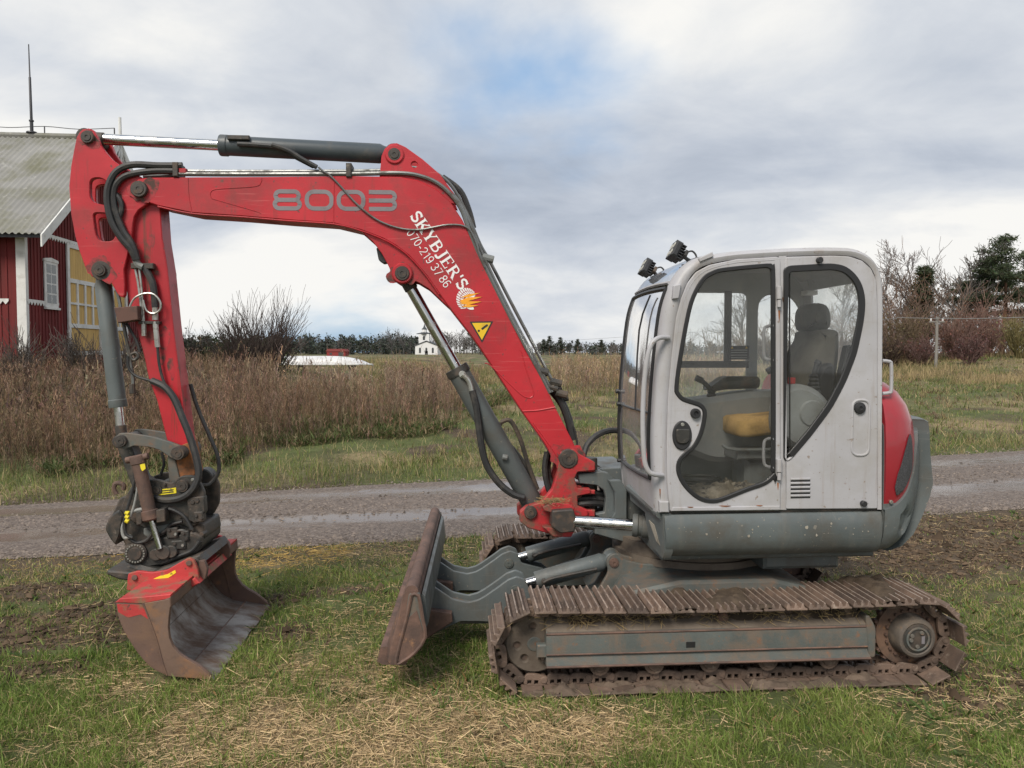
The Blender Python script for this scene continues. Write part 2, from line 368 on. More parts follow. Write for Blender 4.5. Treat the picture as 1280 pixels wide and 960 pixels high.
def glass_mat(name, tint, dust, dust_col, refl=1.0, wet=False):
    m = bpy.data.materials.new(name); m.use_nodes = True
    n, l = m.node_tree.nodes, m.node_tree.links; n.clear()
    o = N(n, 'ShaderNodeOutputMaterial'); tr = N(n, 'ShaderNodeBsdfTransparent', inp={0: (*tint, 1)})
    gl = N(n, 'ShaderNodeBsdfGlossy', inp={0: (1, 1, 1, 1), 'Roughness': 0.03})
    fr = N(n, 'ShaderNodeFresnel', inp={0: 1.45}); fm = N(n, 'ShaderNodeMath', operation='MULTIPLY', inp={1: refl}); l.new(fr.outputs[0], fm.inputs[0])
    a = N(n, 'ShaderNodeMixShader'); l.new(fm.outputs[0], a.inputs[0]); l.new(tr.outputs[0], a.inputs[1]); l.new(gl.outputs[0], a.inputs[2])
    df = N(n, 'ShaderNodeBsdfTranslucent' if wet else 'ShaderNodeBsdfDiffuse', inp={0: (*dust_col, 1)})
    t = N(n, 'ShaderNodeTexCoord'); q = N(n, 'ShaderNodeTexNoise', inp={'Scale': 5.0, 'Detail': 8, 'Roughness': 0.7}); l.new(t.outputs['Object'], q.inputs['Vector'])
    q2 = N(n, 'ShaderNodeTexNoise', inp={'Scale': 120.0, 'Detail': 2}); l.new(t.outputs['Object'], q2.inputs['Vector'])
    r2 = ramp(n, [(0.66, 0.0), (0.72, 0.35)]); l.new(q2.outputs[0], r2.inputs[0])
    mr = N(n, 'ShaderNodeMapRange', inp={1: 0.35, 2: 0.75, 3: dust * 0.5, 4: dust * 1.6}); l.new(q.outputs[0], mr.inputs[0])
    mxx = N(n, 'ShaderNodeMath', operation='MULTIPLY_ADD'); l.new(r2.outputs[0], mxx.inputs[0]); mxx.inputs[1].default_value = min(1, dust * 3.5); l.new(mr.outputs[0], mxx.inputs[2])
    b = N(n, 'ShaderNodeMixShader'); l.new(mxx.outputs[0], b.inputs[0]); l.new(a.outputs[0], b.inputs[1]); l.new(df.outputs[0], b.inputs[2])
    l.new(b.outputs[0], o.inputs[0]); return m
GLASS = glass_mat('side_glass', (0.99, 0.995, 0.99), 0.03, (0.5, 0.5, 0.48), 0.6)
GLASSFAR = glass_mat('wet_far_glass', (0.98, 0.99, 0.985), 0.13, (0.80, 0.84, 0.83), 0.3, True)
GLASSFRONT = glass_mat('hazed_front_glass', (0.86, 0.87, 0.89), 0.26, (0.40, 0.385, 0.39), 1.0)
GLASSROOF = glass_mat('tinted_roof_glass', (0.30, 0.32, 0.35), 0.30, (0.20, 0.21, 0.23), 2.0)

# ================================================================ machine frame: u along the machine (rear +), v away from the camera, z up
A = R(4); CX, CY = 1.30, 5.57
_ca, _sa = math.cos(A), math.sin(A)
def U(px, py, v):
    """where the ray through a photograph pixel meets the machine plane v"""
    x = (px - 640) / 960; y = -(py - 480) / 960
    d = (x, math.cos(PITCH) + y * math.sin(PITCH), -math.sin(PITCH) + y * math.cos(PITCH))
    o = (-CX * _ca - CY * _sa, CX * _sa - CY * _ca)
    dl = (d[0] * _ca + d[1] * _sa, -d[0] * _sa + d[1] * _ca)
    t = (v - o[1]) / dl[1]
    return (o[0] + dl[0] * t, CAM_H + d[2] * t)
def UL(L, v): return [U(x, y, v) for x, y in L]
def P(px, py, v):
    q = U(px, py, v); return (q[0], v, q[1])
def at(q, v): return (q[0], v, q[1])

ex = empty('excavator', (CX, CY, 0), A)
tag(ex, 'red and grey crawler excavator with white cab parked on grass beside the road', 'excavator')

def pin(parent, q, v0, v1, r, name='pin', mat=None):
    """a pivot pin with a stepped, centre-drilled cap towards the viewer"""
    L = v1 - v0
    prof = [(0.004, r * 0.22), (0.0, r * 0.25), (0.0, r * 0.62), (0.005, r * 0.66), (0.005, r * 0.92), (0.011, r), (L - 0.008, r), (L, r * 0.9)]
    return one(name, lathe(at(q, v0), at(q, v1), prof, 24), mat or PIN, parent)

# ---------------------------------------------------------------- tracks
UI, US, ZA, RO = -1.235, 1.105, 0.250, 0.272
RP = RO - 0.066
PER = 2 * (US - UI) + 2 * math.pi * RP
NSH = 44
PITCHS = PER / NSH
def track_path(s):
    L = US - UI; arc = math.pi * RP
    s %= PER
    if s < L: return UI + s, ZA + RP - 0.018 * math.sin(math.pi * s / L), 0.0
    s -= L
    if s < arc: th = s / RP; return US + RP * math.sin(th), ZA + RP * math.cos(th), th
    s -= arc
    if s < L: return US - s, ZA - RP, math.pi
    s -= L; th = math.pi + s / RP
    return UI + RP * math.sin(th), ZA + RP * math.cos(th), th
hp = PITCHS / 2
shoe_prof = [(-hp + 0.010, 0.034), (hp - 0.002, 0.032), (hp + 0.001, 0.041), (hp - 0.014, 0.047), (hp - 0.022, 0.070), (hp - 0.030, 0.070), (hp - 0.040, 0.047),
             (0.014, 0.046), (0.005, 0.071), (-0.004, 0.071), (-0.013, 0.046), (-hp + 0.036, 0.046), (-hp + 0.029, 0.071), (-hp + 0.020, 0.071), (-hp + 0.008, 0.046)]
sv, sf = prism(shoe_prof, -0.225, 0.225, 0.003)
# the ends of a shoe are cut back towards the grouser tips
sv = [(x, y * (1.0 - max(0, (z - 0.040)) * 1.6), z) for x, y, z in sv]
shoe_me = bpy.data.meshes.new('track_shoe'); shoe_me.from_pydata(sv, [], sf); shoe_me.materials.append(TRACK); shoe_me.materials.append(WORN); shoe_me.update()
for p_ in shoe_me.polygons:
    if all(shoe_me.vertices[i].co.z > 0.0625 for i in p_.vertices): p_.material_index = 1
lb = MB()
for s_ in (-1, 1):
    v0 = s_ * 0.072
    lb.add(prism(fillet([(-hp - 0.022, -0.022), (-0.02, -0.034), (0.03, -0.034), (hp - 0.022, -0.020), (hp - 0.012, 0.012), (hp - 0.02, 0.033), (-hp - 0.01, 0.033), (-hp - 0.026, 0.008)], 0.012, 3), v0 - 0.011, v0 + 0.011, 0.002,
                 holes=[[(-0.036, 0.002), (-0.012, 0.002), (-0.012, 0.028), (-0.036, 0.028)], [(0.006, 0.002), (0.030, 0.002), (0.030, 0.028), (0.006, 0.028)]]))
    lb.add(cyl((-hp, v0 - 0.017, -0.002), (-hp, v0 + 0.017, -0.002), 0.021, 12))
lb.add(cyl((-hp, -0.07, -0.002), (-hp, 0.07, -0.002), 0.018, 8))
link_me = bpy.data.meshes.new('track_link'); link_me.from_pydata(lb.v, [], lb.f); link_me.materials.append(TRACK)

def vnoise(x, y, seed=0):
    """smooth value noise on arrays"""
    x = np.asarray(x, float); y = np.asarray(y, float)
    xi = np.floor(x).astype(np.int64); yi = np.floor(y).astype(np.int64)
    fx = x - xi; fy = y - yi; fx = fx * fx * (3 - 2 * fx); fy = fy * fy * (3 - 2 * fy)
    def h(a, b):
        n = (a * 374761393 + b * 668265263 + seed * 1442695041) & 0x7fffffff
        n = ((n ^ (n >> 13)) * 1274126177) & 0x7fffffff
        return ((n ^ (n >> 16)) & 0xffff) / 65535.0
    return (h(xi, yi) * (1 - fx) + h(xi + 1, yi) * fx) * (1 - fy) + (h(xi, yi + 1) * (1 - fx) + h(xi + 1, yi + 1) * fx) * fy
def fbm(x, y, seed=0, o=4):
    t = 0; a = 1; s = 0
    for k in range(o):
        t = t + a * vnoise(np.asarray(x) * 2 ** k, np.asarray(y) * 2 ** k, seed + k); s += a; a *= 0.55
    return t / s

def make_track(vc, sgn, off):
    """vc: middle of the shoes; sgn -1 when the outer side faces the camera"""
    # box beam: outer side at vc + sgn*.14
    vo = lambda d: vc + sgn * d
    prof = [(0.02, 0.415), (0.10, 0.395), (0.155, 0.355), (0.160, 0.335), (0.160, 0.225), (0.148, 0.215), (0.148, 0.205), (0.175, 0.160), (0.175, 0.150), (0.05, 0.150), (-0.12, 0.150), (-0.12, 0.39)]
    u0, u1 = UI + 0.06, US - 0.315
    rings = [[(u, vo(d), z) for d, z in prof] for u in (u0, u1)]
    fr = MB().add(loft(rings))
    # end plates and the idler yoke
    fr.add(prism(fillet([(u1 - 0.005, 0.155), (u1 + 0.035, 0.155), (u1 + 0.035, 0.34), (u1 - 0.01, 0.415), (u1 - 0.03, 0.41)], 0.03, 3), min(vo(0.168), vo(-0.05)), max(vo(0.168), vo(-0.05)), 0.006))
    f = fr.build('track_frame', GREYDIRT, ex)
    for d_, z_, r_ in ((0.158, 0.345, 0.007), (0.158, 0.222, 0.006), (0.174, 0.155, 0.008)):
        one('worn_edge', tube([(u0, vo(d_), z_), ((u0 + u1) / 2, vo(d_), z_), (u1, vo(d_), z_)], r_, 6, 1), RUST, f)
    one('dirty_ledge', loft([[(u, vo(d_), z_) for d_, z_ in ((0.03, 0.419), (0.102, 0.400), (0.157, 0.356), (0.150, 0.350), (0.09, 0.385), (0.03, 0.40))] for u in (u0 + 0.004, u1 - 0.004)]), IDLERM, f)
    one('slot', rbox(-0.34, -0.285, *sorted((vo(0.158), vo(0.1625))), 0.245, 0.28, 0.001), SEAL, f)
    one('yoke', MB_add(rbox(UI + 0.005, u0 + 0.01, *sorted((vo(0.10), vo(0.15))), ZA - 0.05, ZA + 0.03, 0.008), cyl(at((UI, ZA), vo(-0.13)), at((UI, ZA), vo(0.06)), 0.045)), GREYDIRT, f)
    # idler wheel with lightening holes
    ri = RP - 0.030
    circ = [(UI + ri * math.cos(2 * math.pi * k / 48), ZA + ri * math.sin(2 * math.pi * k / 48)) for k in range(48)]
    hol = []
    for a in (95, 185, 235, 300, 350, 30):
        c = (UI + 0.105 * math.cos(R(a)), ZA + 0.105 * math.sin(R(a)))
        hol.append([(c[0] + 0.019 * math.cos(2 * math.pi * k / 14), c[1] + 0.019 * math.sin(2 * math.pi * k / 14)) for k in range(14)])
    one('idler_wheel', prism(circ, vc - 0.055, vc + 0.055, 0.010, hol), IDLERM, f)
    one('idler_rim', lathe(at((UI, ZA), vc - 0.035), at((UI, ZA), vc + 0.035), [(0, ri - 0.01), (0, ri + 0.004), (0.07, ri + 0.004), (0.07, ri - 0.01)], 40), TRACK, f)
    # sprocket, final drive and its cover
    nt = 21; sp = []
    for k in range(nt * 4):
        a = 2 * math.pi * k / (nt * 4); r = (RP - 0.012, RP + 0.012, RP + 0.012, RP - 0.012)[k % 4]
        sp.append((US + r * math.cos(a), ZA + r * math.sin(a)))
    s = one('sprocket', prism(sp, vc - 0.025, vc + 0.025, 0.005), RUST, f)
    e0, e1 = vo(0.0), vo(0.15)
    one('drive_flange', lathe(at((US, ZA), e0), at((US, ZA), vo(0.05)), [(0, 0.203), (0.030, 0.203), (0.040, 0.175), (0.040, 0.12)], 40), FLANGEM, f)
    one('drive_hub', lathe(at((US, ZA), e0), at((US, ZA), e1), [(0.0, 0.132), (0.045, 0.132), (0.055, 0.126), (0.118, 0.124), (0.136, 0.114), (0.140, 0.098), (0.134, 0.090)], 36), HUBM, f)
    hc = one('hub_cover', lathe(at((US, ZA), vo(0.128)), at((US, ZA), vo(0.140)), [(0, 0.088), (0.010, 0.088), (0.012, 0.082)], 30), BLACKISH, f)
    dv = sorted((vo(0.139), vo(0.148)))
    ringo = [(US + 0.074 * math.cos(2 * math.pi * k / 28), ZA + 0.074 * math.sin(2 * math.pi * k / 28)) for k in range(28)]
    ringi = [(US + 0.062 * math.cos(2 * math.pi * k / 28), ZA + 0.062 * math.sin(2 * math.pi * k / 28)) for k in range(28)]
    one('cover_ring', prism(ringo, *dv, 0.002, [ringi]), GREYDIRT, f)
    for a in (60, 150, 185, 265):
        q = (US + 0.045 * math.cos(R(a)), ZA + 0.045 * math.sin(R(a)))
        one('plug', cyl(at(q, vo(0.134)), at(q, vo(0.151)), 0.013, 10), GREYDIRT, f)
    one('cover_label', rbox(US + 0.024, US + 0.044, *sorted((vo(0.139), vo(0.143))), ZA - 0.03, ZA + 0.018, 0.001), DECALGREY, f)
    bolt_me = None
    for k in range(20):
        a = 2 * math.pi * k / 20; q = (US + 0.150 * math.cos(a), ZA + 0.150 * math.sin(a))
        if bolt_me is None:
            bm_ = one('bolt', cyl((0, sgn * 0.0, 0), (0, sgn * 0.03, 0), 0.010, 6), RUST, f); bolt_me = bm_.data
        else:
            bm_ = bpy.data.objects.new('bolt', bolt_me); col.objects.link(bm_); bm_.parent = f
        bm_.location = at(q, vo(0.028))
    # bottom rollers and the carrier roller
    for u in (-0.85, -0.52, -0.18, 0.18, 0.56):
        one('bottom_roller', lathe(at((u, 0.135), vc - 0.13), at((u, 0.135), vc + 0.13), [(0, 0.02), (0, 0.038), (0.01, 0.042), (0.012, 0.062), (0.06, 0.062), (0.07, 0.05), (0.19, 0.05), (0.20, 0.062), (0.248, 0.062), (0.25, 0.042), (0.26, 0.038), (0.26, 0.02)], 20), TRACK, f)
    one('carrier_roller', lathe(at((-0.10, 0.40), vc - 0.12), at((-0.10, 0.40), vc + 0.12), [(0, 0.028), (0.01, 0.036), (0.05, 0.036), (0.19, 0.036), (0.23, 0.036), (0.24, 0.028)], 18), RUST, f)
    # shoes and links
    for i in range(NSH):
        u, z, th = track_path(i * PITCHS + off)
        for nm, me in (('track_shoe', shoe_me), ('track_link', link_me)):
            o = bpy.data.objects.new(nm, me); col.objects.link(o); o.parent = f
            o.location = (u, vc, z); o.rotation_euler = (random.uniform(-.006, .006), th + random.uniform(-.02, .02), 0)
    # mud caked on the upper run
    gu = np.linspace(UI - 0.05, US + 0.1, 190); gv = np.linspace(vc - 0.222, vc + 0.222, 36)
    GU, GV = np.meshgrid(gu, gv, indexing='ij')
    h = fbm(GU * 3.2 + 5 * sgn, GV * 3.2, 3, 3); h2 = fbm(GU * 22, GV * 22, 9, 3)
    amt = np.clip((h - 0.47) * 7.0, 0, 1) * (0.5 + h2) * np.clip((GU - UI - 0.55 - 0.25 * (sgn > 0) * -3) * 3, 0, 1)
    zt = ZA + RP + 0.040 - 0.018 * np.sin(np.pi * np.clip((GU - UI) / (US - UI), 0, 1))
    zt = np.where(GU > US, ZA + np.sqrt(np.maximum(0, (RP + 0.045) ** 2 - (GU - US) ** 2)), zt)
    zt = np.where(GU < UI, ZA + np.sqrt(np.maximum(0, (RP + 0.045) ** 2 - (GU - UI) ** 2)), zt)
    Z = zt + amt * 0.046
    idx = np.arange(GU.size).reshape(GU.shape); keep = amt > 0.12
    faces = [(int(idx[i, j]), int(idx[i + 1, j]), int(idx[i + 1, j + 1]), int(idx[i, j + 1])) for i in range(len(gu) - 1) for j in range(len(gv) - 1) if keep[i, j] or keep[i + 1, j + 1]]
    me = bpy.data.meshes.new('caked_mud'); me.from_pydata(np.stack([GU.ravel(), GV.ravel(), Z.ravel()], 1).tolist(), [], faces)
    o = link('caked_mud', me, MUD, f); tag(o, kind='stuff')
    # mud squeezed out along the outer ends of the lower shoes
    gu = np.linspace(UI - 0.02, US + 0.03, 200); gd = np.linspace(0.10, 0.232, 12)
    GU, GD = np.meshgrid(gu, gd, indexing='ij'); a2 = np.clip((fbm(GU * 6.5 + 3, GD * 12, 13, 4) - 0.52) * 5, 0, 1) * (0.4 + fbm(GU * 25, GD * 25, 14, 3))
    Z = ZA - RP - 0.038 + a2 * 0.040 * np.clip((0.236 - GD) * 30, 0.15, 1); idx = np.arange(GU.size).reshape(GU.shape); kp = a2 > 0.10
    GD2 = GD + 0.012 * (fbm(GU * 14, GD * 2, 15, 3) - 0.5)
    faces = [(int(idx[i, j]), int(idx[i + 1, j]), int(idx[i + 1, j + 1]), int(idx[i, j + 1])) for i in range(len(gu) - 1) for j in range(len(gd) - 1) if kp[i, j] or kp[i + 1, j + 1]]
    me = bpy.data.meshes.new('track_mud'); me.from_pydata(np.stack([GU.ravel(), vc + sgn * GD2.ravel(), Z.ravel()], 1).tolist(), [], faces)
    tag(link('track_mud', me, MUDB, f), kind='stuff')
    # soil and grass lying along the top of the beam, under the upper run
    gu = np.linspace(u0 + 0.15, u1 - 0.05, 120); gd = np.linspace(-0.10, 0.15, 12)
    GU, GD = np.meshgrid(gu, gd, indexing='ij'); top = np.interp(GD, [0.02, 0.10, 0.155], [0.415, 0.395, 0.352])
    Z = top - 0.006 + 0.105 * np.clip(fbm(GU * 6, GD * 8, 21, 4) * 1.5 - 0.35, 0, 1) * np.clip((0.135 - GD) * 12, 0, 1)
    idx = np.arange(GU.size).reshape(GU.shape)
    faces = [(int(idx[i, j]), int(idx[i + 1, j]), int(idx[i + 1, j + 1]), int(idx[i, j + 1])) for i in range(len(gu) - 1) for j in range(len(gd) - 1)]
    me = bpy.data.meshes.new('soil_and_hay'); me.from_pydata(np.stack([GU.ravel(), vc + sgn * GD.ravel(), Z.ravel()], 1).tolist(), [], faces)
    tag(link('soil_and_hay', me, MUD, f), kind='stuff')
    if sgn < 0:
        hb = MB(); rr = random.Random(5)
        for k in range(620):
            u = rr.uniform(u0 + 0.1, u1) if k % 5 else rr.gauss(-1.0, 0.12); d = rr.uniform(-0.02, 0.14); z = 0.43 - max(0, d - 0.05) * 0.5 + rr.uniform(0, 0.045)
            a = rr.uniform(0, 6.28); L = rr.uniform(0.03, 0.10)
            p0 = Vector((u, vo(d), z)); p1 = p0 + Vector((math.cos(a) * L, sgn * abs(math.sin(a)) * L * 0.5, rr.uniform(-0.05, 0.015)))
            hb.add(tube([p0, p1], 0.0013, 3, 1))
        tag(hb.build('hay_wisps', HAYM, f), kind='stuff')
    return f
def MB_add(*vfs):
    m = MB()
    for q in vfs: m.add(q)
    return m.v, m.f
make_track(-0.895, -1, 0.045)
make_track(0.895, 1, 0.07)

# ---------------------------------------------------------------- undercarriage centre, blade
uc = MB()
uc.add(rbox(-0.50, 0.55, -0.45, 0.45, 0.30, 0.50, 0.02))
uc.add(prism([(-0.75, 0.28), (0.65, 0.28), (0.55, 0.50), (0.30, 0.56), (-0.30, 0.56), (-0.60, 0.50)], -0.78, 0.78, 0.02))
for vv in (-0.33, 0.33):
    uc.add(prism(fillet([(-0.95, 0.22), (-0.2, 0.25), (-0.2, 0.56), (-0.45, 0.57), (-0.57, 0.60), (-0.61, 0.645), (-0.66, 0.645), (-0.70, 0.60), (-0.68, 0.52), (-0.75, 0.40), (-0.95, 0.34)], 0.03, 4), vv - 0.085, vv - 0.055, 0.006))
    uc.add(prism(fillet([(-0.95, 0.22), (-0.2, 0.25), (-0.2, 0.56), (-0.45, 0.57), (-0.57, 0.60), (-0.61, 0.645), (-0.66, 0.645), (-0.70, 0.60), (-0.68, 0.52), (-0.75, 0.40), (-0.95, 0.34)], 0.03, 4), vv + 0.055, vv + 0.085, 0.006))
ucar = uc.build('undercarriage', GREYDIRT, ex)
one('slewing_ring', lathe((0, 0, 0.555), (0, 0, 0.69), [(0, 0.50), (0, 0.56), (0.05, 0.56), (0.05, 0.53), (0.135, 0.53), (0.135, 0.45)], 64), IDLERM, ucar)

BLV = 1.115
cap = UL([(501, 740), (505, 736), (516, 734), (521, 737), (525, 765), (528, 792), (520, 812), (509, 830), (488, 827), (490, 790), (496, 760)], -BLV)
wing = [list(q) for q in cap]
def fwd(q, k):
    u, z = q; t = max(0.0, min(1.0, (0.62 - z) / 0.45)); return (u - k * t, z)
ib = [(-1.935, 0.585), (-1.915, 0.610), (-1.860, 0.610), (-1.840, 0.585), (-1.835, 0.46), (-1.865, 0.40), (-1.905, 0.32), (-1.945, 0.22), (-1.965, 0.185), (-2.045, 0.185), (-2.055, 0.21), (-2.02, 0.33), (-1.965, 0.47)]
def blade_ring(v, k, sh=0.0, c=None):
    c = c or ib
    out = []
    for (u, z) in c: out.append((u - k * max(0, min(1, (0.60 - z) / 0.40)) - 0.035 * (1 - v / BLV), v, z + 0.03))
    return out
# moldboard: two outward turned ends with a rounded box rim, hollow back between
mb = MB()
mb.add(loft([blade_ring(-BLV, -0.045), blade_ring(-BLV + 0.004, -0.035), blade_ring(-BLV + 0.085, 0.0), blade_ring(BLV - 0.085, 0.0), blade_ring(BLV - 0.004, -0.035), blade_ring(BLV, -0.045)]))
mb.add(tube([(-1.955, -BLV + 0.01, 0.630), (-1.888, BLV - 0.01, 0.630)], 0.040, 12, 1))
blade = mb.build('dozer_blade', RUST, ex)
for vv in (-BLV + 0.012, BLV - 0.034):
    sh = -0.035 * (1 - vv / BLV)
    one('end_plate', prism(fillet([(u + sh, z + 0.03) for u, z in [(-1.90, 0.60), (-1.838, 0.60), (-1.815, 0.45), (-1.80, 0.34), (-1.86, 0.25), (-1.93, 0.22), (-1.93, 0.40)]], 0.02, 3), vv - 0.018, vv + 0.022, 0.005), GREYDIRT, blade)
for vv in (-BLV, BLV):
    sh = -0.035 * (1 - vv / BLV); s_ = -1 if vv < 0 else 1
    one('end_rim', tube([(u + sh, vv + s_ * 0.008, z + 0.03) for u, z in [(-1.885, 0.59), (-1.845, 0.585), (-1.822, 0.45), (-1.808, 0.345), (-1.865, 0.26), (-1.925, 0.215), (-1.975, 0.195), (-1.955, 0.30), (-1.915, 0.45), (-1.885, 0.59)]], 0.011, 6, 2), RUST, blade)
    one('rust_patch', prism([(u + sh, z + 0.03) for u, z in [(-1.90, 0.46), (-1.855, 0.50), (-1.835, 0.43), (-1.812, 0.345), (-1.865, 0.26), (-1.925, 0.215), (-1.965, 0.205), (-1.945, 0.30), (-1.925, 0.37)]], vv - 0.009, vv + 0.009, 0.001), ORANGERUST if False else RUST, blade)
one('back_plate', loft([[(u - 0.035 * (1 - v / BLV), v, z + 0.03) for u, z in ((-1.830, 0.575), (-1.812, 0.56), (-1.795, 0.40), (-1.855, 0.27), (-1.90, 0.235), (-1.95, 0.235), (-1.90, 0.40))] for v in (-BLV + 0.06, BLV - 0.06)]), GREY, blade)
one('cutting_edge', loft([[(u - 0.035 * (1 - v / BLV), v, z + 0.03) for u, z in ((-2.09, 0.185), (-2.055, 0.165), (-1.955, 0.165), (-1.94, 0.20), (-2.03, 0.27), (-2.07, 0.27))] for v in (-BLV + 0.055, BLV - 0.055)]), RUST, blade)
for vv in (-0.33, 0.33):
    armo = UL([(533, 722), (566, 744), (585, 748), (597, 745), (606, 740), (622, 729), (634, 720), (645, 716), (655, 720), (661, 733), (690, 740), (700, 748), (700, 778), (600, 771), (575, 771), (540, 788), (528, 784)], -0.33)
    arm = one('blade_arm', prism(fillet(armo, 0.012, 2), vv - 0.09, vv - 0.062, 0.004), GREY, blade)
    one('arm_plate', prism(fillet(armo, 0.012, 2), vv + 0.062, vv + 0.09, 0.004), GREY, blade)
    floor_o = UL([(566, 750), (600, 756), (700, 760), (700, 775), (575, 776)], -0.33)
    one('arm_web', prism(floor_o, vv - 0.06, vv + 0.06, 0.003), GREYDIRT, blade)
    one('arm_gusset', prism(UL([(530, 752), (565, 757), (566, 768), (532, 790)], -0.33), vv - 0.15, vv - 0.092, 0.006), RUST, blade)
    pin(blade, U(643, 733, -0.33), vv - 0.105, vv + 0.105, 0.036, 'arm_pin', GREYDIRT)
    # blade ram
    q0, q1 = Vector(at(U(643, 733, -0.33), vv)), Vector(at((-0.645, 0.585), vv))
    d = (q1 - q0).normalized(); L = (q1 - q0).length
    ram = one('blade_ram', MB_add(lathe(q0 + d * 0.15, q1, [(0, 0.045), (0.0, 0.058), (0.012, 0.060), (L - 0.22, 0.060), (L - 0.20, 0.05), (L - 0.17, 0.035)], 24), cyl(q1 + Vector((0, -0.05, 0)), q1 + Vector((0, 0.05, 0)), 0.055, 18)), GREY, blade)
    one('rod', MB_add(cyl(q0 + d * 0.04, q0 + d * 0.17, 0.030), ), CHROME, ram)
    one('rod_eye', MB_add(cyl(q0 + Vector((0, -0.05, 0)), q0 + Vector((0, 0.05, 0)), 0.048, 18), cyl(q0 + d * 0.03, q0 + d * 0.085, 0.036, 16)), GREYDIRT, ram)
    pin(ram, (q1.x, q1.z), vv - 0.10, vv + 0.10, 0.033, 'ram_pin', RUST)
    one('port', MB_add(tube([q0 + d * 0.2 + Vector((0, -0.06, 0.0)), q0 + d * 0.2 + Vector((0, -0.085, 0.0)), q0 + d * 0.27 + Vector((0, -0.085, 0.01)), q1 - d * 0.12 + Vector((0, -0.085, -0.01))], 0.011, 8, 3), cyl(q0 + d * 0.2 + Vector((0, -0.05, 0)), q0 + d * 0.2 + Vector((0, -0.085, 0)), 0.019, 10)), BLACKISH, ram)

# ---------------------------------------------------------------- boom
BV = 0.135
boom_o = [(166, 229), (173, 223), (185, 222), (240, 221.5), (340, 221), (440, 220), (500, 221), (522, 225), (545, 236), (563, 252), (578, 275), (590, 300), (608, 337), (626, 376), (655, 435), (679, 476), (695, 511), (716, 552), (725, 572), (719, 586), (706, 590), (695, 579), (679, 552), (652, 514), (600, 435), (587, 417), (562, 385), (549, 367), (533, 344), (512, 320), (495, 307), (479, 298), (450, 287), (417, 279), (360, 275), (300, 270), (240, 266), (197, 257), (174, 249), (164, 241)]
bo = UL(boom_o, -BV)
boom = one('boom', prism(bo, -BV, BV, 0.006), RED, ex)
brk = UL([(449, 287), (466, 302), (478, 318), (487, 335), (491, 349), (500, 355), (510, 353), (521, 352), (536, 361), (556, 380), (600, 420), (560, 360), (512, 315), (480, 290)], -0.10)
for v0 in (-0.115, 0.085):
    one('ram_bracket', prism(fillet(brk, 0.01, 2), v0, v0 + 0.03, 0.004), RED, boom)
topb = UL([(474, 226), (477, 195), (481, 186), (488, 180), (496, 179), (507, 184), (528, 199), (550, 218), (566, 240), (572, 256), (540, 250)], -0.11)
hole = [(U(518, 206, -0.11)[0] + 0.022 * math.cos(k * math.pi / 8), U(518, 206, -0.11)[1] + 0.022 * math.sin(k * math.pi / 8)) for k in range(16)]
for v0 in (-0.115, 0.08):
    one('cylinder_bracket', prism(topb, v0, v0 + 0.035, 0.004, [hole]), RED, boom)
# cast lines: weld seams and raised stiffener lines on the side
def seam(L, name='weld_seam', r=0.004, sm=4, mat=None, parent=boom):
    return one(name, tube([P(x, y, -BV - 0.0005) for x, y in L], r, 6, sm), mat or RED, parent)
seam([(235, 223), (236, 245), (240, 266)], r=0.003)
seam([(418, 221), (417, 260), (417, 279)], r=0.003)
seam([(653, 514), (672, 513), (694, 509)], r=0.006)
seam([(666, 528), (681, 548), (697, 571)], r=0.005)
seam([(327, 222), (326, 228), (318, 233), (275, 236), (264, 239), (264, 247), (275, 251), (320, 264), (326, 267)], r=0.0032)
seam([(650, 437), (652, 441), (657, 460), (666, 487), (666, 495), (660, 497), (650, 492), (625, 468), (612, 456), (606, 454)], r=0.004)
# the lower edge flange
seam([(549, 368), (533, 345), (512, 321), (495, 308), (479, 299), (450, 288), (417, 280), (360, 276), (300, 271), (240, 267), (197, 258)], 'edge_weld', 0.005, 3)
GREASE = paint('greasy_red_paint', (0.44, 0.024, 0.034), (0.075, 0.038, 0.030), 0.42, 0.60, 11.0, rough=0.45, var=0.3, chips=(0.05, 0.035, 0.03))
def smear(q, v, r, seed, parent, n=40, stretch=1.0):
    """irregular greasy patch on a side plate around a pin"""
    rd = random.Random(seed); ph = [rd.uniform(0, 6.28) for _ in range(6)]; o = []
    for k in range(n):
        a = 2 * math.pi * k / n; rr = r * (1 + 0.22 * math.sin(2 * a + ph[0]) + 0.16 * math.sin(3 * a + ph[1]) + 0.06 * math.sin(7 * a + ph[2]) + 0.05 * math.sin(11 * a + ph[3]) + rd.uniform(-0.03, 0.03))
        o.append((q[0] + rr * math.cos(a), q[1] + rr * math.sin(a) * stretch))
    return one('grease_smear', prism(o, v - 0.0006, v + 0.0004, 0.0), GREASE, parent, smooth=False)
smear(U(180, 238, -BV), -BV, 0.085, 1, boom); smear(U(503, 342, -0.135), -0.1152, 0.085, 3, boom); smear(U(707, 570, -BV), -BV, 0.10, 4, boom)
pin(boom, U(175, 237, -BV), -BV - 0.035, BV + 0.03, 0.054)
pin(boom, U(493, 193, -0.12), -0.135, 0.135, 0.045)
one('pin_boss', cyl(at(U(493, 193, -0.12), -0.128), at(U(493, 193, -0.12), -0.09), 0.066, 24), RED, boom)
pin(boom, U(503, 342, -0.115), -0.15, 0.15, 0.050)
one('pin_boss', cyl(at(U(503, 342, -0.115), -0.135), at(U(503, 342, -0.115), -0.09), 0.072, 24), RED, boom)
pin(boom, U(710, 573, -BV), -BV - 0.035, BV + 0.03, 0.068)
# work lamp under the boom
one('work_lamp', MB_add(prism(fillet(UL([(471, 311), (478, 309), (487, 328), (480, 330), (474, 326)], -0.03), 0.008, 3), -0.07, 0.02, 0.004)), BLACKP, boom)

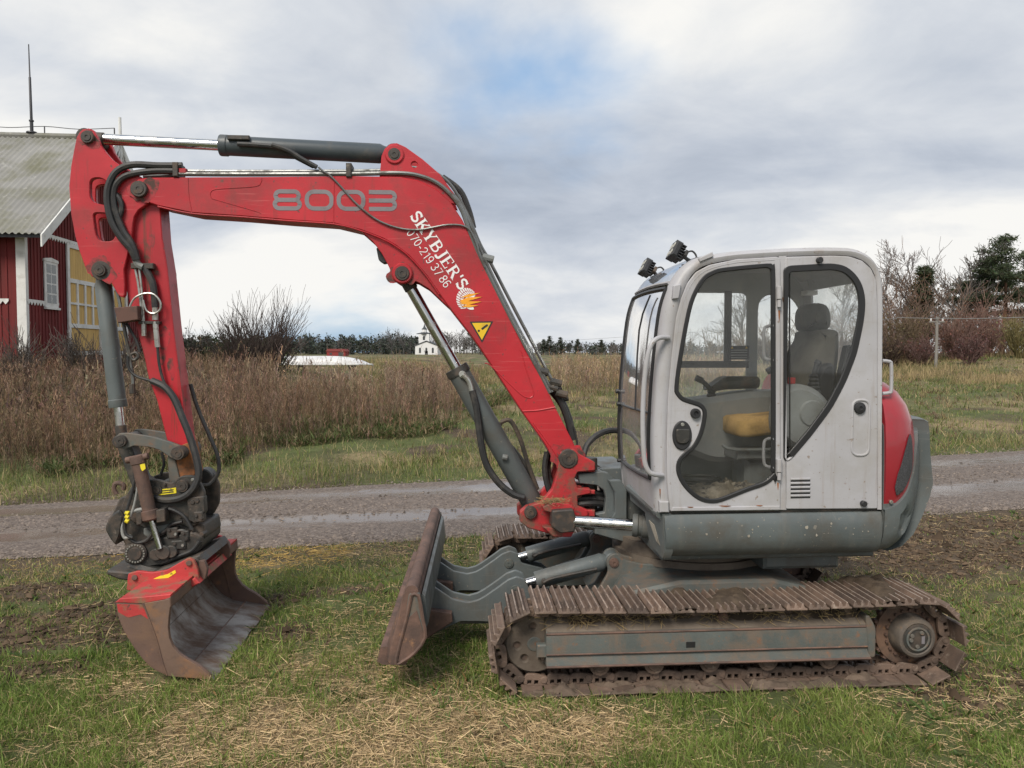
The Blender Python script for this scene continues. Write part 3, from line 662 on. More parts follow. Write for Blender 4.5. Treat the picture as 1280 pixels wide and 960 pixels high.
# lettering -----------------------------------------------------------------
def stroke2d(pts, w, closed=False):
    """flat ribbon of width w along 2D points -> (verts2d, quads)"""
    n = len(pts); V = []; F = []
    for i in range(n):
        a = Vector(pts[i - 1] if (i or closed) else pts[i]); b = Vector(pts[(i + 1) % n] if (i < n - 1 or closed) else pts[i])
        t = (b - a); t = t.normalized() if t.length > 1e-9 else Vector((1, 0)); nn = Vector((-t.y, t.x)) * (w / 2)
        V += [(pts[i][0] + nn.x, pts[i][1] + nn.y), (pts[i][0] - nn.x, pts[i][1] - nn.y)]
    for i in range(n if closed else n - 1):
        j = (i + 1) % n; F.append((2 * i, 2 * i + 1, 2 * j + 1, 2 * j))
    return V, F
def place2d(vf, org, ex_, ey_, v, th=0.0012):
    """put flat shapes on the side plate v, as thin vinyl: org + x*ex + y*ey (in u, z)"""
    V = []; F = []; n = len(vf[0])
    for k, vv in enumerate((v - th, v + 0.0002)):
        for x, y in vf[0]: V.append((org[0] + x * ex_[0] + y * ey_[0], vv, org[1] + x * ex_[1] + y * ey_[1]))
    for f in vf[1]:
        F.append(f); F.append(tuple(i + n for i in f[::-1]))
        for i in range(len(f)): a, b = f[i], f[(i + 1) % len(f)]; F.append((b, a, a + n, b + n))
    return V, F
def vec2(a, b): return (b[0] - a[0], b[1] - a[1])
def stadium(x0, x1, y0, y1, seg=7):
    r = (y1 - y0) / 2; c = (y0 + y1) / 2; p = []
    for k in range(seg + 1): a = -math.pi / 2 + math.pi * k / seg; p.append((x1 - r + r * math.cos(a), c + r * math.sin(a)))
    for k in range(seg + 1): a = math.pi / 2 + math.pi * k / seg; p.append((x0 + r + r * math.cos(a), c + r * math.sin(a)))
    return p
def rstad(x0, x1, y0, y1, r, seg=4):
    p = []
    for cx, cy, a0 in ((x1 - r, y0 + r, -90), (x1 - r, y1 - r, 0), (x0 + r, y1 - r, 90), (x0 + r, y0 + r, 180)):
        for k in range(seg + 1): a = R(a0 + 90 * k / seg); p.append((cx + r * math.cos(a), cy + r * math.sin(a)))
    return p
LV = -BV - 0.0008
# big model number: four wide rounded figures, each figure a mesh
o_ = U(341, 263, -BV); x_ = vec2(o_, U(497, 264, -BV)); y_ = vec2(o_, U(340.5, 236.5, -BV))
lx = math.hypot(*x_); hy = math.hypot(*y_); exn = (x_[0] / lx, x_[1] / lx); eyn = (y_[0] / hy, y_[1] / hy)
W = lx / 4.22; gap = W * 0.075; st = hy * 0.20
def figure(ch, x0):
    x1 = x0 + W * 0.98; s = st / 2; vs = []
    if ch == '0': vs.append(stroke2d(rstad(x0 + s, x1 - s, s, hy - s, hy * 0.34, 5), st, True))
    if ch == '8':
        m = hy * 0.5
        vs.append(stroke2d(rstad(x0 + s, x1 - s, s, m, hy * 0.2, 4), st, True)); vs.append(stroke2d(rstad(x0 + s + W * .03, x1 - s - W * .03, m, hy - s, hy * 0.2, 4), st, True))
    if ch == '3':
        m = hy * 0.5; r = hy * 0.2
        p = [(x0 + s * 0.3, s)] + [(x1 - s - r + r * math.cos(R(a)), s + r + r * math.sin(R(a))) for a in (-90, -60, -30, 0)] + [(x1 - s - r + r * math.cos(R(a)), m - r + r * math.sin(R(a))) for a in (0, 30, 60, 90)] + [(x0 + s * 0.3, m)]
        q = [(x0 + s * 0.3, m)] + [(x1 - s - r + r * math.cos(R(a)), m + r + r * math.sin(R(a))) for a in (-90, -60, -30, 0)] + [(x1 - s - r + r * math.cos(R(a)), hy - s - r + r * math.sin(R(a))) for a in (0, 30, 60, 90)] + [(x0 + s * 0.3, hy - s)]
        vs += [stroke2d(p, st), stroke2d(q, st)]
    m = MB(); 
    for i, q in enumerate(vs): m.add(place2d(q, o_, exn, eyn, LV - i * 0.0004))
    return m.build('figure', DECALGREY, boom, smooth=False)
for i, ch in enumerate('8003'): figure(ch, i * (W + gap))
# name in a bold serif face, built from strokes
def arc(cx, cy, rx, ry, a0, a1, n=7): return [(cx + rx * math.cos(R(a0 + (a1 - a0) * k / n)), cy + ry * math.sin(R(a0 + (a1 - a0) * k / n))) for k in range(n + 1)]
SER = {
 'S': (0.62, [(arc(.30, .74, .20, .19, 20, 270, 9) + arc(.32, .27, .22, .22, 90, -160, 9), .15), ([(.50, .98), (.50, .72)], .05), ([(.08, .02), (.08, .28)], .05)]),
 'K': (0.84, [([(.17, 0), (.17, 1)], .18), ([(.02, .02), (.36, .02)], .05), ([(.02, .98), (.36, .98)], .05), ([(.24, .42), (.66, .98)], .08), ([(.34, .56), (.72, .02)], .18), ([(.52, .98), (.80, .98)], .05), ([(.56, .02), (.86, .02)], .05)]),
 'Y': (0.80, [([(.38, 0), (.38, .46)], .18), ([(.38, .44), (.14, .98)], .17), ([(.40, .44), (.66, .98)], .08), ([(.22, .02), (.54, .02)], .05), ([(.0, .98), (.30, .98)], .05), ([(.52, .98), (.78, .98)], .05)]),
 'B': (0.76, [([(.17, 0), (.17, 1)], .18), ([(.02, .02), (.40, .02)], .05), ([(.02, .98), (.40, .98)], .05), ([(.17, .96)] + arc(.40, .75, .17, .20, 90, -90, 8) + [(.17, .54)], .10), ([(.17, .52)] + arc(.42, .28, .21, .25, 90, -90, 8) + [(.17, .04)], .11)]),
 'J': (0.50, [([(.30, .98), (.30, .14)] + arc(.14, .12, .16, .16, 0, -140, 5), .17), ([(.14, .98), (.46, .98)], .05)]),
 'E': (0.72, [([(.17, 0), (.17, 1)], .18), ([(.02, .02), (.62, .02)], .06), ([(.02, .98), (.60, .98)], .06), ([(.17, .5), (.46, .5)], .06), ([(.60, .0), (.62, .26)], .06), ([(.58, 1.0), (.58, .76)], .06), ([(.46, .40), (.46, .60)], .05)]),
 'R': (0.80, [([(.17, 0), (.17, 1)], .18), ([(.02, .02), (.36, .02)], .05), ([(.02, .98), (.40, .98)], .05), ([(.17, .96)] + arc(.40, .73, .18, .22, 90, -90, 8) + [(.17, .51)], .10), ([(.40, .50), (.68, .02)], .18), ([(.56, .02), (.82, .02)], .05)]),
 "'": (0.26, [([(.13, 1.0), (.11, .70)], .13)]),
}
def word(s, p0, p1, ph, font, name, mat, track_=1.0):
    """lettering from pixel p0 to p1 along its base line, ph = letter height in pixels"""
    a, b = U(*p0, -BV), U(*p1, -BV); d = vec2(a, b); L = math.hypot(*d); e = (d[0] / L, d[1] / L); n = (-e[1], e[0])
    tot = sum(font[c][0] for c in s); hgt = ph / 179.0 * 1.0; k = L / tot
    x = 0; m = MB(); z = 0
    for c in s:
        w, strokes = font[c]
        for pts, sw in strokes:
            z += 1
            m.add(place2d(stroke2d([((x + px_) * k, py_ * hgt) for px_, py_ in pts], sw * (k + hgt) / 2), a, e, n, LV - 0.0003 * (z % 5)))
        x += w
    return m.build(name, mat, boom, smooth=False)
word("SKYBJER'S", (511.5, 270), (575, 364), 14.5, SER, 'lettering', DECALWHITE)
def sd(*st): return st
SAN = {
 '0': (.60, [(arc(.28, .5, .20, .45, 90, 450, 14), .09)]), '7': (.58, [([(.06, .95), (.50, .95), (.22, 0)], .09)]),
 '2': (.60, [(arc(.27, .70, .20, .25, 170, -35, 8) + [(.08, .045), (.50, .045)], .09)]), '1': (.44, [([(.08, .76), (.26, .95), (.26, 0)], .09)]),
 '9': (.60, [(arc(.28, .67, .20, .28, 0, 360, 10), .09), ([(.48, .67), (.46, .3)] + arc(.27, .28, .19, .23, 0, -150, 6), .09)]),
 '3': (.60, [(arc(.26, .73, .20, .22, 160, -90, 8) + arc(.27, .27, .22, .23, 90, -160, 8), .09)]),
 '8': (.60, [(arc(.28, .74, .18, .21, 90, 450, 10), .09), (arc(.28, .27, .21, .24, 90, 450, 10), .09)]),
 '6': (.60, [(arc(.28, .30, .20, .26, 0, 360, 10), .09), ([(.08, .30)] + arc(.30, .62, .22, .33, 185, 50, 6), .09)]),
 '-': (.40, [([(.06, .38), (.32, .38)], .10)]), ' ': (.24, []),
}
word('070-219 37 86', (507, 291), (556.5, 361.5), 11.0, SAN, 'telephone_number', DECALWHITE)
# tyre and flame badge
cxy = U(584, 374, -BV)
tm = MB()
def tyre_pt(a, k): return (cxy[0] - 0.005 + (0.070 - 0.026 * k) * math.cos(R(a)) + 0.03 * k, cxy[1] + (0.078 - 0.030 * k) * math.sin(R(a)) - 0.018 * k)
for k in range(15):
    a0 = 40 + k * 13.5
    q = [tyre_pt(a0, 0), tyre_pt(a0 + 9, 0), tyre_pt(a0 + 13, .42), tyre_pt(a0 + 3, .42)]; tm.add(place2d((q, [(0, 1, 2, 3)]), (0, 0), (1, 0), (0, 1), LV))
    q = [tyre_pt(a0 + 3, .48), tyre_pt(a0 + 13, .48), tyre_pt(a0 + 9, .85), tyre_pt(a0, .85)]; tm.add(place2d((q, [(0, 1, 2, 3)]), (0, 0), (1, 0), (0, 1), LV))
tm.add(place2d(stroke2d([tyre_pt(60 + 8 * k, 1.15) for k in range(30)], 0.017), (0, 0), (1, 0), (0, 1), LV))
tm.build('tyre_badge', DECALWHITE, boom, smooth=False)
fm_ = MB()
for k, (x0, y0, x1, y1, w) in enumerate([(576, 372, 600, 366, 4), (574, 376, 603, 371, 5), (574, 380, 602, 377, 5), (577, 383, 598, 382, 4), (574, 378, 590, 374, 6)]):
    a, b = U(x0, y0, -BV), U(x1, y1, -BV); d = vec2(a, b); L = math.hypot(*d); n = (-d[1] / L * w / 400, d[0] / L * w / 400); m_ = ((a[0] * .6 + b[0] * .4), (a[1] * .6 + b[1] * .4))
    fm_.add(place2d(([a, (m_[0] - n[0], m_[1] - n[1]), b, (m_[0] + n[0], m_[1] + n[1])], [(0, 1, 2, 3)]), (0, 0), (1, 0), (0, 1), LV - 0.0014 - 0.0003 * k))
fm_.build('flame_badge', ORANGE, boom, smooth=False)
# warning triangle
tri = UL([(587, 402), (616.5, 401.5), (602.5, 428.5)], -BV)
wt = one('warning_sticker', place2d((fillet(tri, 0.006, 3), [tuple(range(12))]), (0, 0), (1, 0), (0, 1), LV), BLACKP, boom, smooth=False)
c_ = ((tri[0][0] + tri[1][0] + tri[2][0]) / 3, (tri[0][1] + tri[1][1] + tri[2][1]) / 3)
one('warning_field', place2d(([(c_[0] + (p[0] - c_[0]) * 0.80, c_[1] + (p[1] - c_[1]) * 0.80) for p in tri], [(0, 1, 2)]), (0, 0), (1, 0), (0, 1), LV - 0.0012), YELLOW, wt, smooth=False)
one('exclamation_mark', MB_add(place2d(stroke2d([U(602.0, 411.5, -BV), U(609.5, 406.0, -BV)], 0.014), (0, 0), (1, 0), (0, 1), LV - 0.0024), place2d((arc(*U(598.5, 413.5, -BV), .008, .008, 0, 330, 11), [tuple(range(12))]), (0, 0), (1, 0), (0, 1), LV - 0.0024)), BLACKP, wt, smooth=False)

# ---------------------------------------------------------------- pipes and hoses on the boom
def px_tube(L, v, r, name, mat, parent, seg=8, sm=5):
    """L: pixels, v: one plane or one per point"""
    pts = [P(x, y, v[i] if hasattr(v, '__len__') else v) for i, (x, y) in enumerate(L)]
    return one(name, tube(pts, r, seg, sm), mat, parent)
top_run = [(222, 214), (300, 214.5), (437, 214), (500, 213), (530, 218), (553, 230), (575, 255), (590, 287), (603, 318), (640, 395), (672, 455), (690, 490)]
for k, (dy, v, r) in enumerate([(0, -0.10, 0.013), (3.5, -0.125, 0.015), (1, -0.06, 0.015), (1, -0.02, 0.015)]):
    L = [(x + (dy if i > 6 else 0) * -0.8, y + (dy if i < 9 else dy * 0.3)) for i, (x, y) in enumerate(top_run)]
    px_tube(L, v, r, 'steel_pipe', STEELTUBE, boom)
px_tube([(512, 209), (540, 214), (565, 233), (585, 270), (600, 305), (614, 330), (645, 390), (682, 460), (697, 490)], 0.02, 0.012, 'steel_pipe', STEELTUBE, boom)
px_tube([(398, 209), (404, 214), (412, 219), (425, 232), (445, 254), (470, 274), (498, 285), (525, 287), (560, 281), (583, 284), (594, 300), (600, 320), (606, 334)], -BV - 0.012, 0.0068, 'grey_cable', STEELTUBE, boom)
px_tube([(340, 181), (360, 188), (378, 199), (396, 209)], -0.12, 0.016, 'hose', RUBBER, boom)
px_tube([(553, 221), (575, 238), (586, 262), (592, 285)], 0.05, 0.020, 'hose', RUBBER, boom)
px_tube([(690, 488), (703, 505), (712, 530), (714, 550)], 0.0, 0.03, 'hose', RUBBER, boom)
px_tube([(686, 478), (700, 500), (710, 525), (716, 550)], -0.05, 0.022, 'hose', RUBBER, boom)
px_tube([(710, 520), (719, 540), (722, 565), (720, 580)], -0.06, 0.008, 'hose', RUBBER, boom)
for x, y in ((437, 214), (222, 213)):
    one('pipe_clamp', rbox(U(x, y, -0.1)[0] - 0.018, U(x, y, -0.1)[0] + 0.018, -0.15, 0.0, U(x, y, -0.1)[1] - 0.05, U(x, y, -0.1)[1] + 0.045, 0.005), BLACKISH, boom)
for x, y in ((608, 325), (676, 466), (688, 486), (693, 480), (700, 494)):
    q = U(x, y, -0.08); one('pipe_clamp', cyl((q[0] - 0.03, -0.09, q[1] + 0.02), (q[0] + 0.05, -0.09, q[1] - 0.0), 0.028, 10), CASTGREY if x == 608 else BLACKISH, boom)
for x, y in ((704, 494), (707, 500), (699, 488)):
    q = U(x, y, -0.02); one('hose_fitting', cyl((q[0] - 0.05, -0.02, q[1]), (q[0] + 0.02, -0.02, q[1] + 0.01), 0.017, 10), BLACKISH, boom)
one('pipe_fitting', rbox(*sorted((U(226, 213, -0.1)[0], U(235, 213, -0.1)[0])), -0.14, -0.06, U(230, 218, -0.1)[1], U(230, 212, -0.1)[1], 0.004), RED, boom)

# ---------------------------------------------------------------- rams
def ram(name, q0, q1, body_from, r_body, r_rod, mat, v=0.0, parent=ex, gland=None):
    """rod eye at q0, base eye at q1, barrel from the fraction body_from on"""
    a, b = Vector(at(q0, v)), Vector(at(q1, v)); d = (b - a).normalized(); L = (b - a).length; s = L * body_from
    m = MB().add(lathe(a + d * s, b, [(0, r_rod * 1.1), (0, r_body * 1.04), (0.006, r_body * 1.08), (0.05, r_body * 1.08), (0.055, r_body), (L - s - 0.10, r_body), (L - s - 0.07, r_body * 0.8), (L - s - 0.01, r_body * 0.6)], 28))
    m.add(cyl(b + Vector((0, -0.06, 0)), b + Vector((0, 0.06, 0)), r_body * 0.95, 20))
    o = m.build(name, mat, parent)
    one('rod', cyl(a + d * 0.03, a + d * (s + 0.02), r_rod, 24), CHROME, o)
    one('rod_eye', MB_add(cyl(a + Vector((0, -0.06, 0)), a + Vector((0, 0.06, 0)), r_rod * 1.5, 20), cyl(a + d * 0.02, a + d * 0.11, r_rod * 1.2, 16)), PIN, o)
    if gland: one('gland', lathe(a + d * s, b, [(-0.004, r_rod * 1.1), (-0.004, r_body * 1.1), (0.045, r_body * 1.12), (0.05, r_body * 1.0)], 28), gland, o)
    return o, a, b, d, L
dc, a, b, d, L = ram('dipper_ram', U(110, 173, 0), U(493, 193, 0), 0.425, 0.067, 0.037, CYLDARK)
one('port_block', rbox(a.x + L * 0.46, a.x + L * 0.53, -0.09, -0.05, a.z - 0.012, a.z + 0.018, 0.004), BLACKISH, dc)
px_tube([(297, 180), (318, 181), (345, 184), (365, 194), (392, 208)], -0.085, 0.016, 'ram_hose', RUBBER, dc)
lc, a, b, d, L = ram('lift_ram', U(505, 345, 0), U(672, 640, 0), 0.385, 0.077, 0.040, GREY, gland=BLACKISH)
q = U(578, 468, -0.09)
one('port_elbow', MB_add(cyl((q[0], -0.06, q[1]), (q[0], -0.10, q[1]), 0.026, 12), tube([(q[0], -0.10, q[1]), at(U(586, 476, -0.1), -0.10), at(U(590, 490, -0.1), -0.10)], 0.02, 10, 3)), ZINC, lc)
px_tube([(590, 488), (596, 512), (600, 545), (607, 578), (622, 602), (640, 617), (655, 622)], -0.10, 0.024, 'ram_hose', RUBBER, lc)
px_tube([(628, 571), (634, 572)], -0.09, 0.02, 'bracket', CASTGREY, lc)
px_tube([(622, 535), (628, 552), (640, 560), (655, 580), (668, 608)], 0.10, 0.018, 'ram_hose', RUBBER, lc)
px_tube([(626, 528), (638, 526), (650, 548), (660, 580), (672, 612)], 0.06, 0.016, 'hose_guard', BLACKISH, lc)
px_tube([(626, 528), (624, 545), (636, 575), (655, 605)], 0.06, 0.014, 'hose_guard', BLACKISH, lc)

# ---------------------------------------------------------------- dipper
DV = 0.085
dip = UL([(172, 228), (190, 234), (200, 258), (203, 300), (209, 337), (216, 405), (225, 478), (233, 546), (240, 575), (243, 592), (236, 600), (224, 598), (216, 575), (207, 544), (196, 500), (186, 474), (180, 446), (168, 400), (157, 360), (154, 320), (158, 270)], -DV)
DIPRED = paint('stained_red_paint', (0.47, 0.020, 0.030), (0.21, 0.03, 0.03), 0.50, 0.80, 3.5, rough=0.42, var=0.3, dirt2=(0.075, 0.05, 0.03), d2=(0.60, 0.70), d2scale=7, streak=((0.06, 0.045, 0.025), 0.57, 0.68, 0.8), bump=0.0006, bscale=90)
dipper = one('dipper_arm', prism(dip, -DV, DV, 0.006), DIPRED, ex)
cres = [(97, 172), (101, 165.5), (106, 162), (112, 161), (118, 163.5), (122, 170), (126, 181), (133, 191), (142, 201), (152, 208), (164, 215), (178, 222), (190, 233), (191, 246), (184, 256), (174, 263), (169, 271), (167, 281), (166, 293), (160, 322), (156, 337), (157, 356), (157, 368), (155, 372), (151, 371), (147, 366), (141, 355), (134, 351), (125, 350), (116, 346), (107.5, 334), (100, 313), (95, 295), (90, 268), (87.5, 233), (90, 208), (94, 186)]
ch1 = fillet([(113.5, 224), (127, 222), (152, 240), (154, 252), (148, 260), (118, 254), (113.5, 246)], 7, 4)
ch2 = fillet([(117, 266), (136, 267), (140, 276), (147, 292), (142, 302), (126, 302), (121, 294)], 6, 4)
for v0 in (-0.125, 0.085):
    hs = [[(x - (11 if v0 > 0 else 0), y) for x, y in c] for c in (ch1, ch2)]
    pl = one('dipper_plate', prism(UL(cres, -0.11), v0, v0 + 0.04, 0.005, [UL(c, -0.11) for c in hs]), RED, dipper)
one('plate_web', prism(UL([(150, 210), (165, 218), (166, 226), (152, 222)], 0), -0.083, 0.083, 0.004), RED, dipper)
one('plate_web', prism(UL([(108, 312), (116, 308), (150, 335), (150, 345), (140, 345)], 0), -0.083, 0.083, 0.004), RED, dipper)
smear(U(110.5, 174, -0.125), -0.125, 0.062, 11, dipper); smear(U(127, 336, -0.125), -0.125, 0.085, 12, dipper); smear(U(190, 300, -0.085), -DV, 0.02, 14, dipper, 40, 3.0); smear(U(203, 430, -0.085), -DV, 0.045, 15, dipper, 40, 2.6); smear(U(186, 415, -0.085), -DV, 0.035, 16, dipper, 40, 1.8); smear(U(214, 460, -0.085), -DV, 0.022, 17, dipper, 40, 3.2)
pin(dipper, U(110.5, 172, -0.125), -0.155, 0.155, 0.042)
pin(dipper, U(126, 338, -0.125), -0.15, 0.15, 0.040)
one('pin_grease', lathe(at(U(126, 338, -0.125), -0.1262), at(U(126, 338, -0.125), -0.12), [(0, 0.03), (0, 0.062), (0.003, 0.066)], 20), PIN, dipper)
one('rusty_tip', prism(UL([(218, 560), (236, 553), (244, 592), (237, 602), (223, 600)], -DV - 0.003), -DV - 0.004, DV + 0.004, 0.004), ORANGERUST, dipper)
seam([(203, 300), (209, 337), (216, 405), (225, 478), (233, 546)], 'edge_weld', 0.004, 3, parent=dipper)
for o_2 in dipper.children:
    pass
# bucket ram behind the dipper line
bc, a, b, d, L = ram('bucket_ram', U(153, 551, 0), U(127, 339, 0), 0.20, 0.055, 0.030, GREY)
px_tube([(146, 362), (151, 385), (159, 430), (166, 470), (166, 487)], -0.07, 0.012, 'ram_pipe', STEELTUBE, bc)
one('port_block', cyl(P(165, 480, -0.07), P(166, 492, -0.07), 0.02, 10), BLACKISH, bc)
# hoses at the elbow
px_tube([(228, 207), (198, 207), (165, 206), (146, 214), (136, 231), (134, 252), (140, 278), (152, 298), (164, 312), (170, 325)], [-0.12, -0.13, -0.15, -0.16, -0.165, -0.165, -0.165, -0.16, -0.15, -0.14], 0.023, 'hose', RUBBER, dipper)
px_tube([(222, 214), (190, 214), (160, 219), (146, 229), (142, 243), (144, 262), (154, 288), (165, 305), (172, 325)], [-0.12, -0.13, -0.14, -0.15, -0.15, -0.15, -0.15, -0.15, -0.14], 0.022, 'hose', RUBBER, dipper)
px_tube([(222, 217), (205, 220), (180, 221)], 0.02, 0.022, 'hose', RUBBER, dipper)
px_tube([(138, 235), (150, 250), (152, 262), (148, 280), (160, 300), (170, 322)], -0.14, 0.018, 'hose', RUBBER, dipper)
px_tube([(168, 318), (172, 330), (179, 334)], -0.13, 0.024, 'hose_fitting', CASTGREY, dipper)
one('hose_bracket', MB_add(rbox(*sorted((U(164, 330, -0.13)[0], U(192, 330, -0.13)[0])), -0.14, -0.09, U(175, 336, -0.13)[1], U(175, 329, -0.13)[1], 0.004)), BLACKISH, dipper)
px_tube([(181, 335), (190, 352), (193, 370), (194, 384)], -0.12, 0.024, 'hose', RUBBER, dipper)
px_tube([(194, 383), (194, 400)], -0.12, 0.020, 'hose_fitting', ZINC, dipper)
px_tube([(194, 402), (195, 412), (196, 424), (197, 434)], -0.12, 0.018, 'hose_fitting', ZINC, dipper)
px_tube([(197, 434), (199, 455), (204, 475), (212, 490)], -0.12, 0.010, 'hose', RUBBER, dipper)
for x0, x1 in ((169, 178), (174, 180)): px_tube([(x0, 336), ((x0 + x1) / 2, 360), (x1, 402)], -0.115, 0.008, 'thin_pipe', ZINC, dipper)
px_tube([(180, 402), (180, 420)], -0.12, 0.016, 'hose_fitting', ZINC, dipper)
px_tube([(162, 384), (168, 373), (180, 367), (192, 368), (200, 377), (200, 387), (192, 392), (183, 388), (179, 375)], -0.14, 0.007, 'steel_loop', ZINC, dipper)
one('coupler_plate', rbox(*sorted((U(174, 404, -0.12)[0], U(200, 404, -0.12)[0])), -0.135, -0.085, U(185, 405, -0.12)[1], U(185, 401.5, -0.12)[1], 0.002), BLACKISH, dipper)
one('rusty_box', prism(UL([(147, 385), (176, 383), (177, 400), (152, 404)], -0.13), -0.19, -0.09, 0.004), paint('rusty_box_steel', (0.12, 0.062, 0.048), (0.07, 0.045, 0.04), 0.45, 0.65, 14, rough=0.8, bump=0.001), dipper)
px_tube([(154, 404), (158, 425), (163, 444), (167, 450), (173, 446), (170, 441), (164, 443)], -0.12, 0.011, 'thin_pipe', BLACKISH, dipper)
px_tube([(160, 445), (161, 460), (170, 470), (185, 475), (200, 480)], -0.12, 0.010, 'hose', RUBBER, dipper)
px_tube([(158, 404), (170, 425), (175, 440)], -0.10, 0.010, 'hose', RUBBER, dipper)
# long hoses hanging down to the tool
px_tube([(190, 476), (205, 483), (217, 497), (227, 520), (237, 545), (246, 575), (248, 595), (240, 613), (225, 623), (205, 625), (192, 620)], [-0.12, -0.14, -0.15, -0.16, -0.17, -0.18, -0.19, -0.20, -0.20, -0.19, -0.16], 0.024, 'hose', RUBBER, dipper)
px_tube([(238, 480), (247, 510), (262, 545), (272, 570), (273, 590), (262, 605), (250, 606)], [0.05, 0.06, 0.06, 0.06, 0.06, 0.04, 0.0], 0.014, 'hose', RUBBER, dipper)
px_tube([(202, 565), (205, 580), (200, 595)], 0.06, 0.010, 'hose', RUBBER, dipper)

# ---------------------------------------------------------------- bucket linkage
lk = [(146, 552), (146, 546), (150, 541.5), (158, 541), (168, 542), (190, 545.5), (210, 551), (224, 556), (231, 563), (229, 572), (221, 575), (213, 571), (200, 562), (185, 558), (168, 557), (158, 561), (150, 560)]
link_ = one('bucket_linkage', prism(UL(lk, -0.13), -0.145, -0.112, 0.004), GREYDIRT, ex)
one('link_arm', prism([(u, z) for u, z in UL(lk, -0.13)], 0.112, 0.145, 0.004), GREYDIRT, link_)
one('push_link', prism(UL([(148, 545), (160, 543), (170, 560), (184, 595), (200, 606), (188, 612), (170, 608), (152, 560)], 0.0), -0.06, 0.06, 0.006), BLACKISH, link_)
one('push_link', prism(UL([(212, 566), (220, 568), (228, 600), (222, 606), (214, 604)], -0.06), -0.10, 0.10, 0.004), GREYDIRT, link_)
pin(link_, U(152, 551, -0.145), -0.175, 0.175, 0.040); pin(link_, U(224, 566, -0.145), -0.185, 0.175, 0.046)

# ---------------------------------------------------------------- tilting rotator
tr = MB()
tr.add(prism(fillet(UL([(150, 640), (156, 622), (166, 606), (180, 600), (195, 599), (215, 604), (226, 595), (240, 594), (250, 602), (256, 615), (256, 640), (248, 655), (236, 660), (225, 655), (205, 660), (185, 662), (170, 655)], -0.17), 0.02, 3), -0.175, -0.14, 0.006))
tr.add(prism(fillet(UL([(150, 640), (156, 622), (166, 606), (180, 600), (195, 599), (215, 604), (226, 595), (240, 594), (250, 602), (256, 615), (256, 640), (248, 655), (236, 660), (225, 655), (205, 660), (185, 662), (170, 655)], -0.17), 0.02, 3), 0.14, 0.175, 0.006))
tr.add(prism(UL([(150, 640), (160, 618), (180, 610), (215, 612), (248, 622), (250, 650), (225, 655), (205, 660), (170, 655)], 0), -0.14, 0.14, 0.01))
rot = tr.build('tilt_rotator', BLACKISH, ex)
pin(rot, U(229, 607, -0.175), -0.205, 0.2, 0.042, 'pin'); pin(rot, U(196, 612, -0.175), -0.19, 0.2, 0.038, 'pin', BLACKISH)
one('pin_end', cyl(at(U(250, 600, 0.05), 0.10), at(U(250, 600, 0.05), 0.22), 0.07, 20), BLACKISH, rot)
st_ = one('yellow_label', prism(UL([(189, 613), (220, 609.5), (220.5, 616.5), (190.5, 620)], -0.178), -0.1785, -0.1755, 0.0005), BRIGHTYELLOW, rot)
for k in range(2): one('label_print', prism(UL([(197, 613.6 + 2.7 * k), (217, 611.5 + 2.7 * k), (217.1, 612.8 + 2.7 * k), (197.2, 614.9 + 2.7 * k)], -0.178), -0.1795, -0.1786, 0.0002), BLACKP, rot)
# the block with the tilt axle below the coupling
one('tilt_housing', MB_add(prism(fillet(UL([(152, 650), (175, 640), (210, 650), (238, 655), (254, 655), (257, 672), (245, 683), (225, 688), (205, 692), (180, 698), (160, 690), (150, 670)], -0.16), 0.02, 3), -0.16, 0.20, 0.012),
    prism(fillet(UL([(234, 622), (256, 620), (257, 640), (246, 655), (236, 650)], -0.19), 0.012, 2), -0.20, -0.14, 0.006)), BLACKISH, rot)
one('side_cover', prism(fillet(UL([(132, 660), (138, 645), (150, 636), (156, 645), (152, 668), (146, 682), (138, 672)], -0.18), 0.02, 3), -0.20, 0.10, 0.012), BLACKISH, rot)
one('inner_casting', prism(fillet(UL([(180, 660), (212, 655), (206, 668), (190, 674), (180, 668)], -0.175), 0.01, 2), -0.185, -0.15, 0.004), CASTGREY, rot)
# tilt cylinder
tc0, tc1 = Vector(P(171, 570, -0.24)), Vector(P(189, 648, -0.24)); d = (tc1 - tc0).normalized(); L = (tc1 - tc0).length
tcy = one('tilt_ram', MB_add(lathe(tc0, tc1, [(0, 0.03), (0.0, 0.046), (0.01, 0.048), (0.05, 0.048), (0.055, 0.043), (L - 0.06, 0.043), (L - 0.055, 0.054), (L, 0.056), (L + 0.012, 0.045)], 24),
    cyl(tc0 + Vector((-0.07, 0, -0.03)), tc0 + Vector((0.075, 0, -0.0)), 0.022, 12)), RUST, rot)
one('ram_rod', cyl(tc1, P(200, 686, -0.24), 0.021, 20), CHROME, rot)
one('rod_eye', MB_add(cyl(P(203, 691, -0.24), at(U(203, 691, -0.24), -0.15), 0.048, 20), cyl(P(213, 690, -0.23), at(U(213, 690, -0.23), -0.15), 0.042, 20), cyl(P(194, 694, -0.23), at(U(194, 694, -0.23), -0.15), 0.04, 20)), BLACKISH, rot)
one('ram_mark', prism(UL([(175, 581), (181, 578.5), (182, 586), (178, 589), (176, 586)], -0.286), -0.2875, -0.283, 0.0005), BRIGHTYELLOW, rot)
for x0, x1, y in ((171, 178, 646), (196, 207, 643)):
    one('clamp_block', prism(fillet(UL([(x0, y - 6), (x1, y - 8), (x1 + 1, y + 8), (x0 + 1, y + 10)], -0.25), 0.006, 2), -0.27, -0.18, 0.004), BLACKISH, rot)
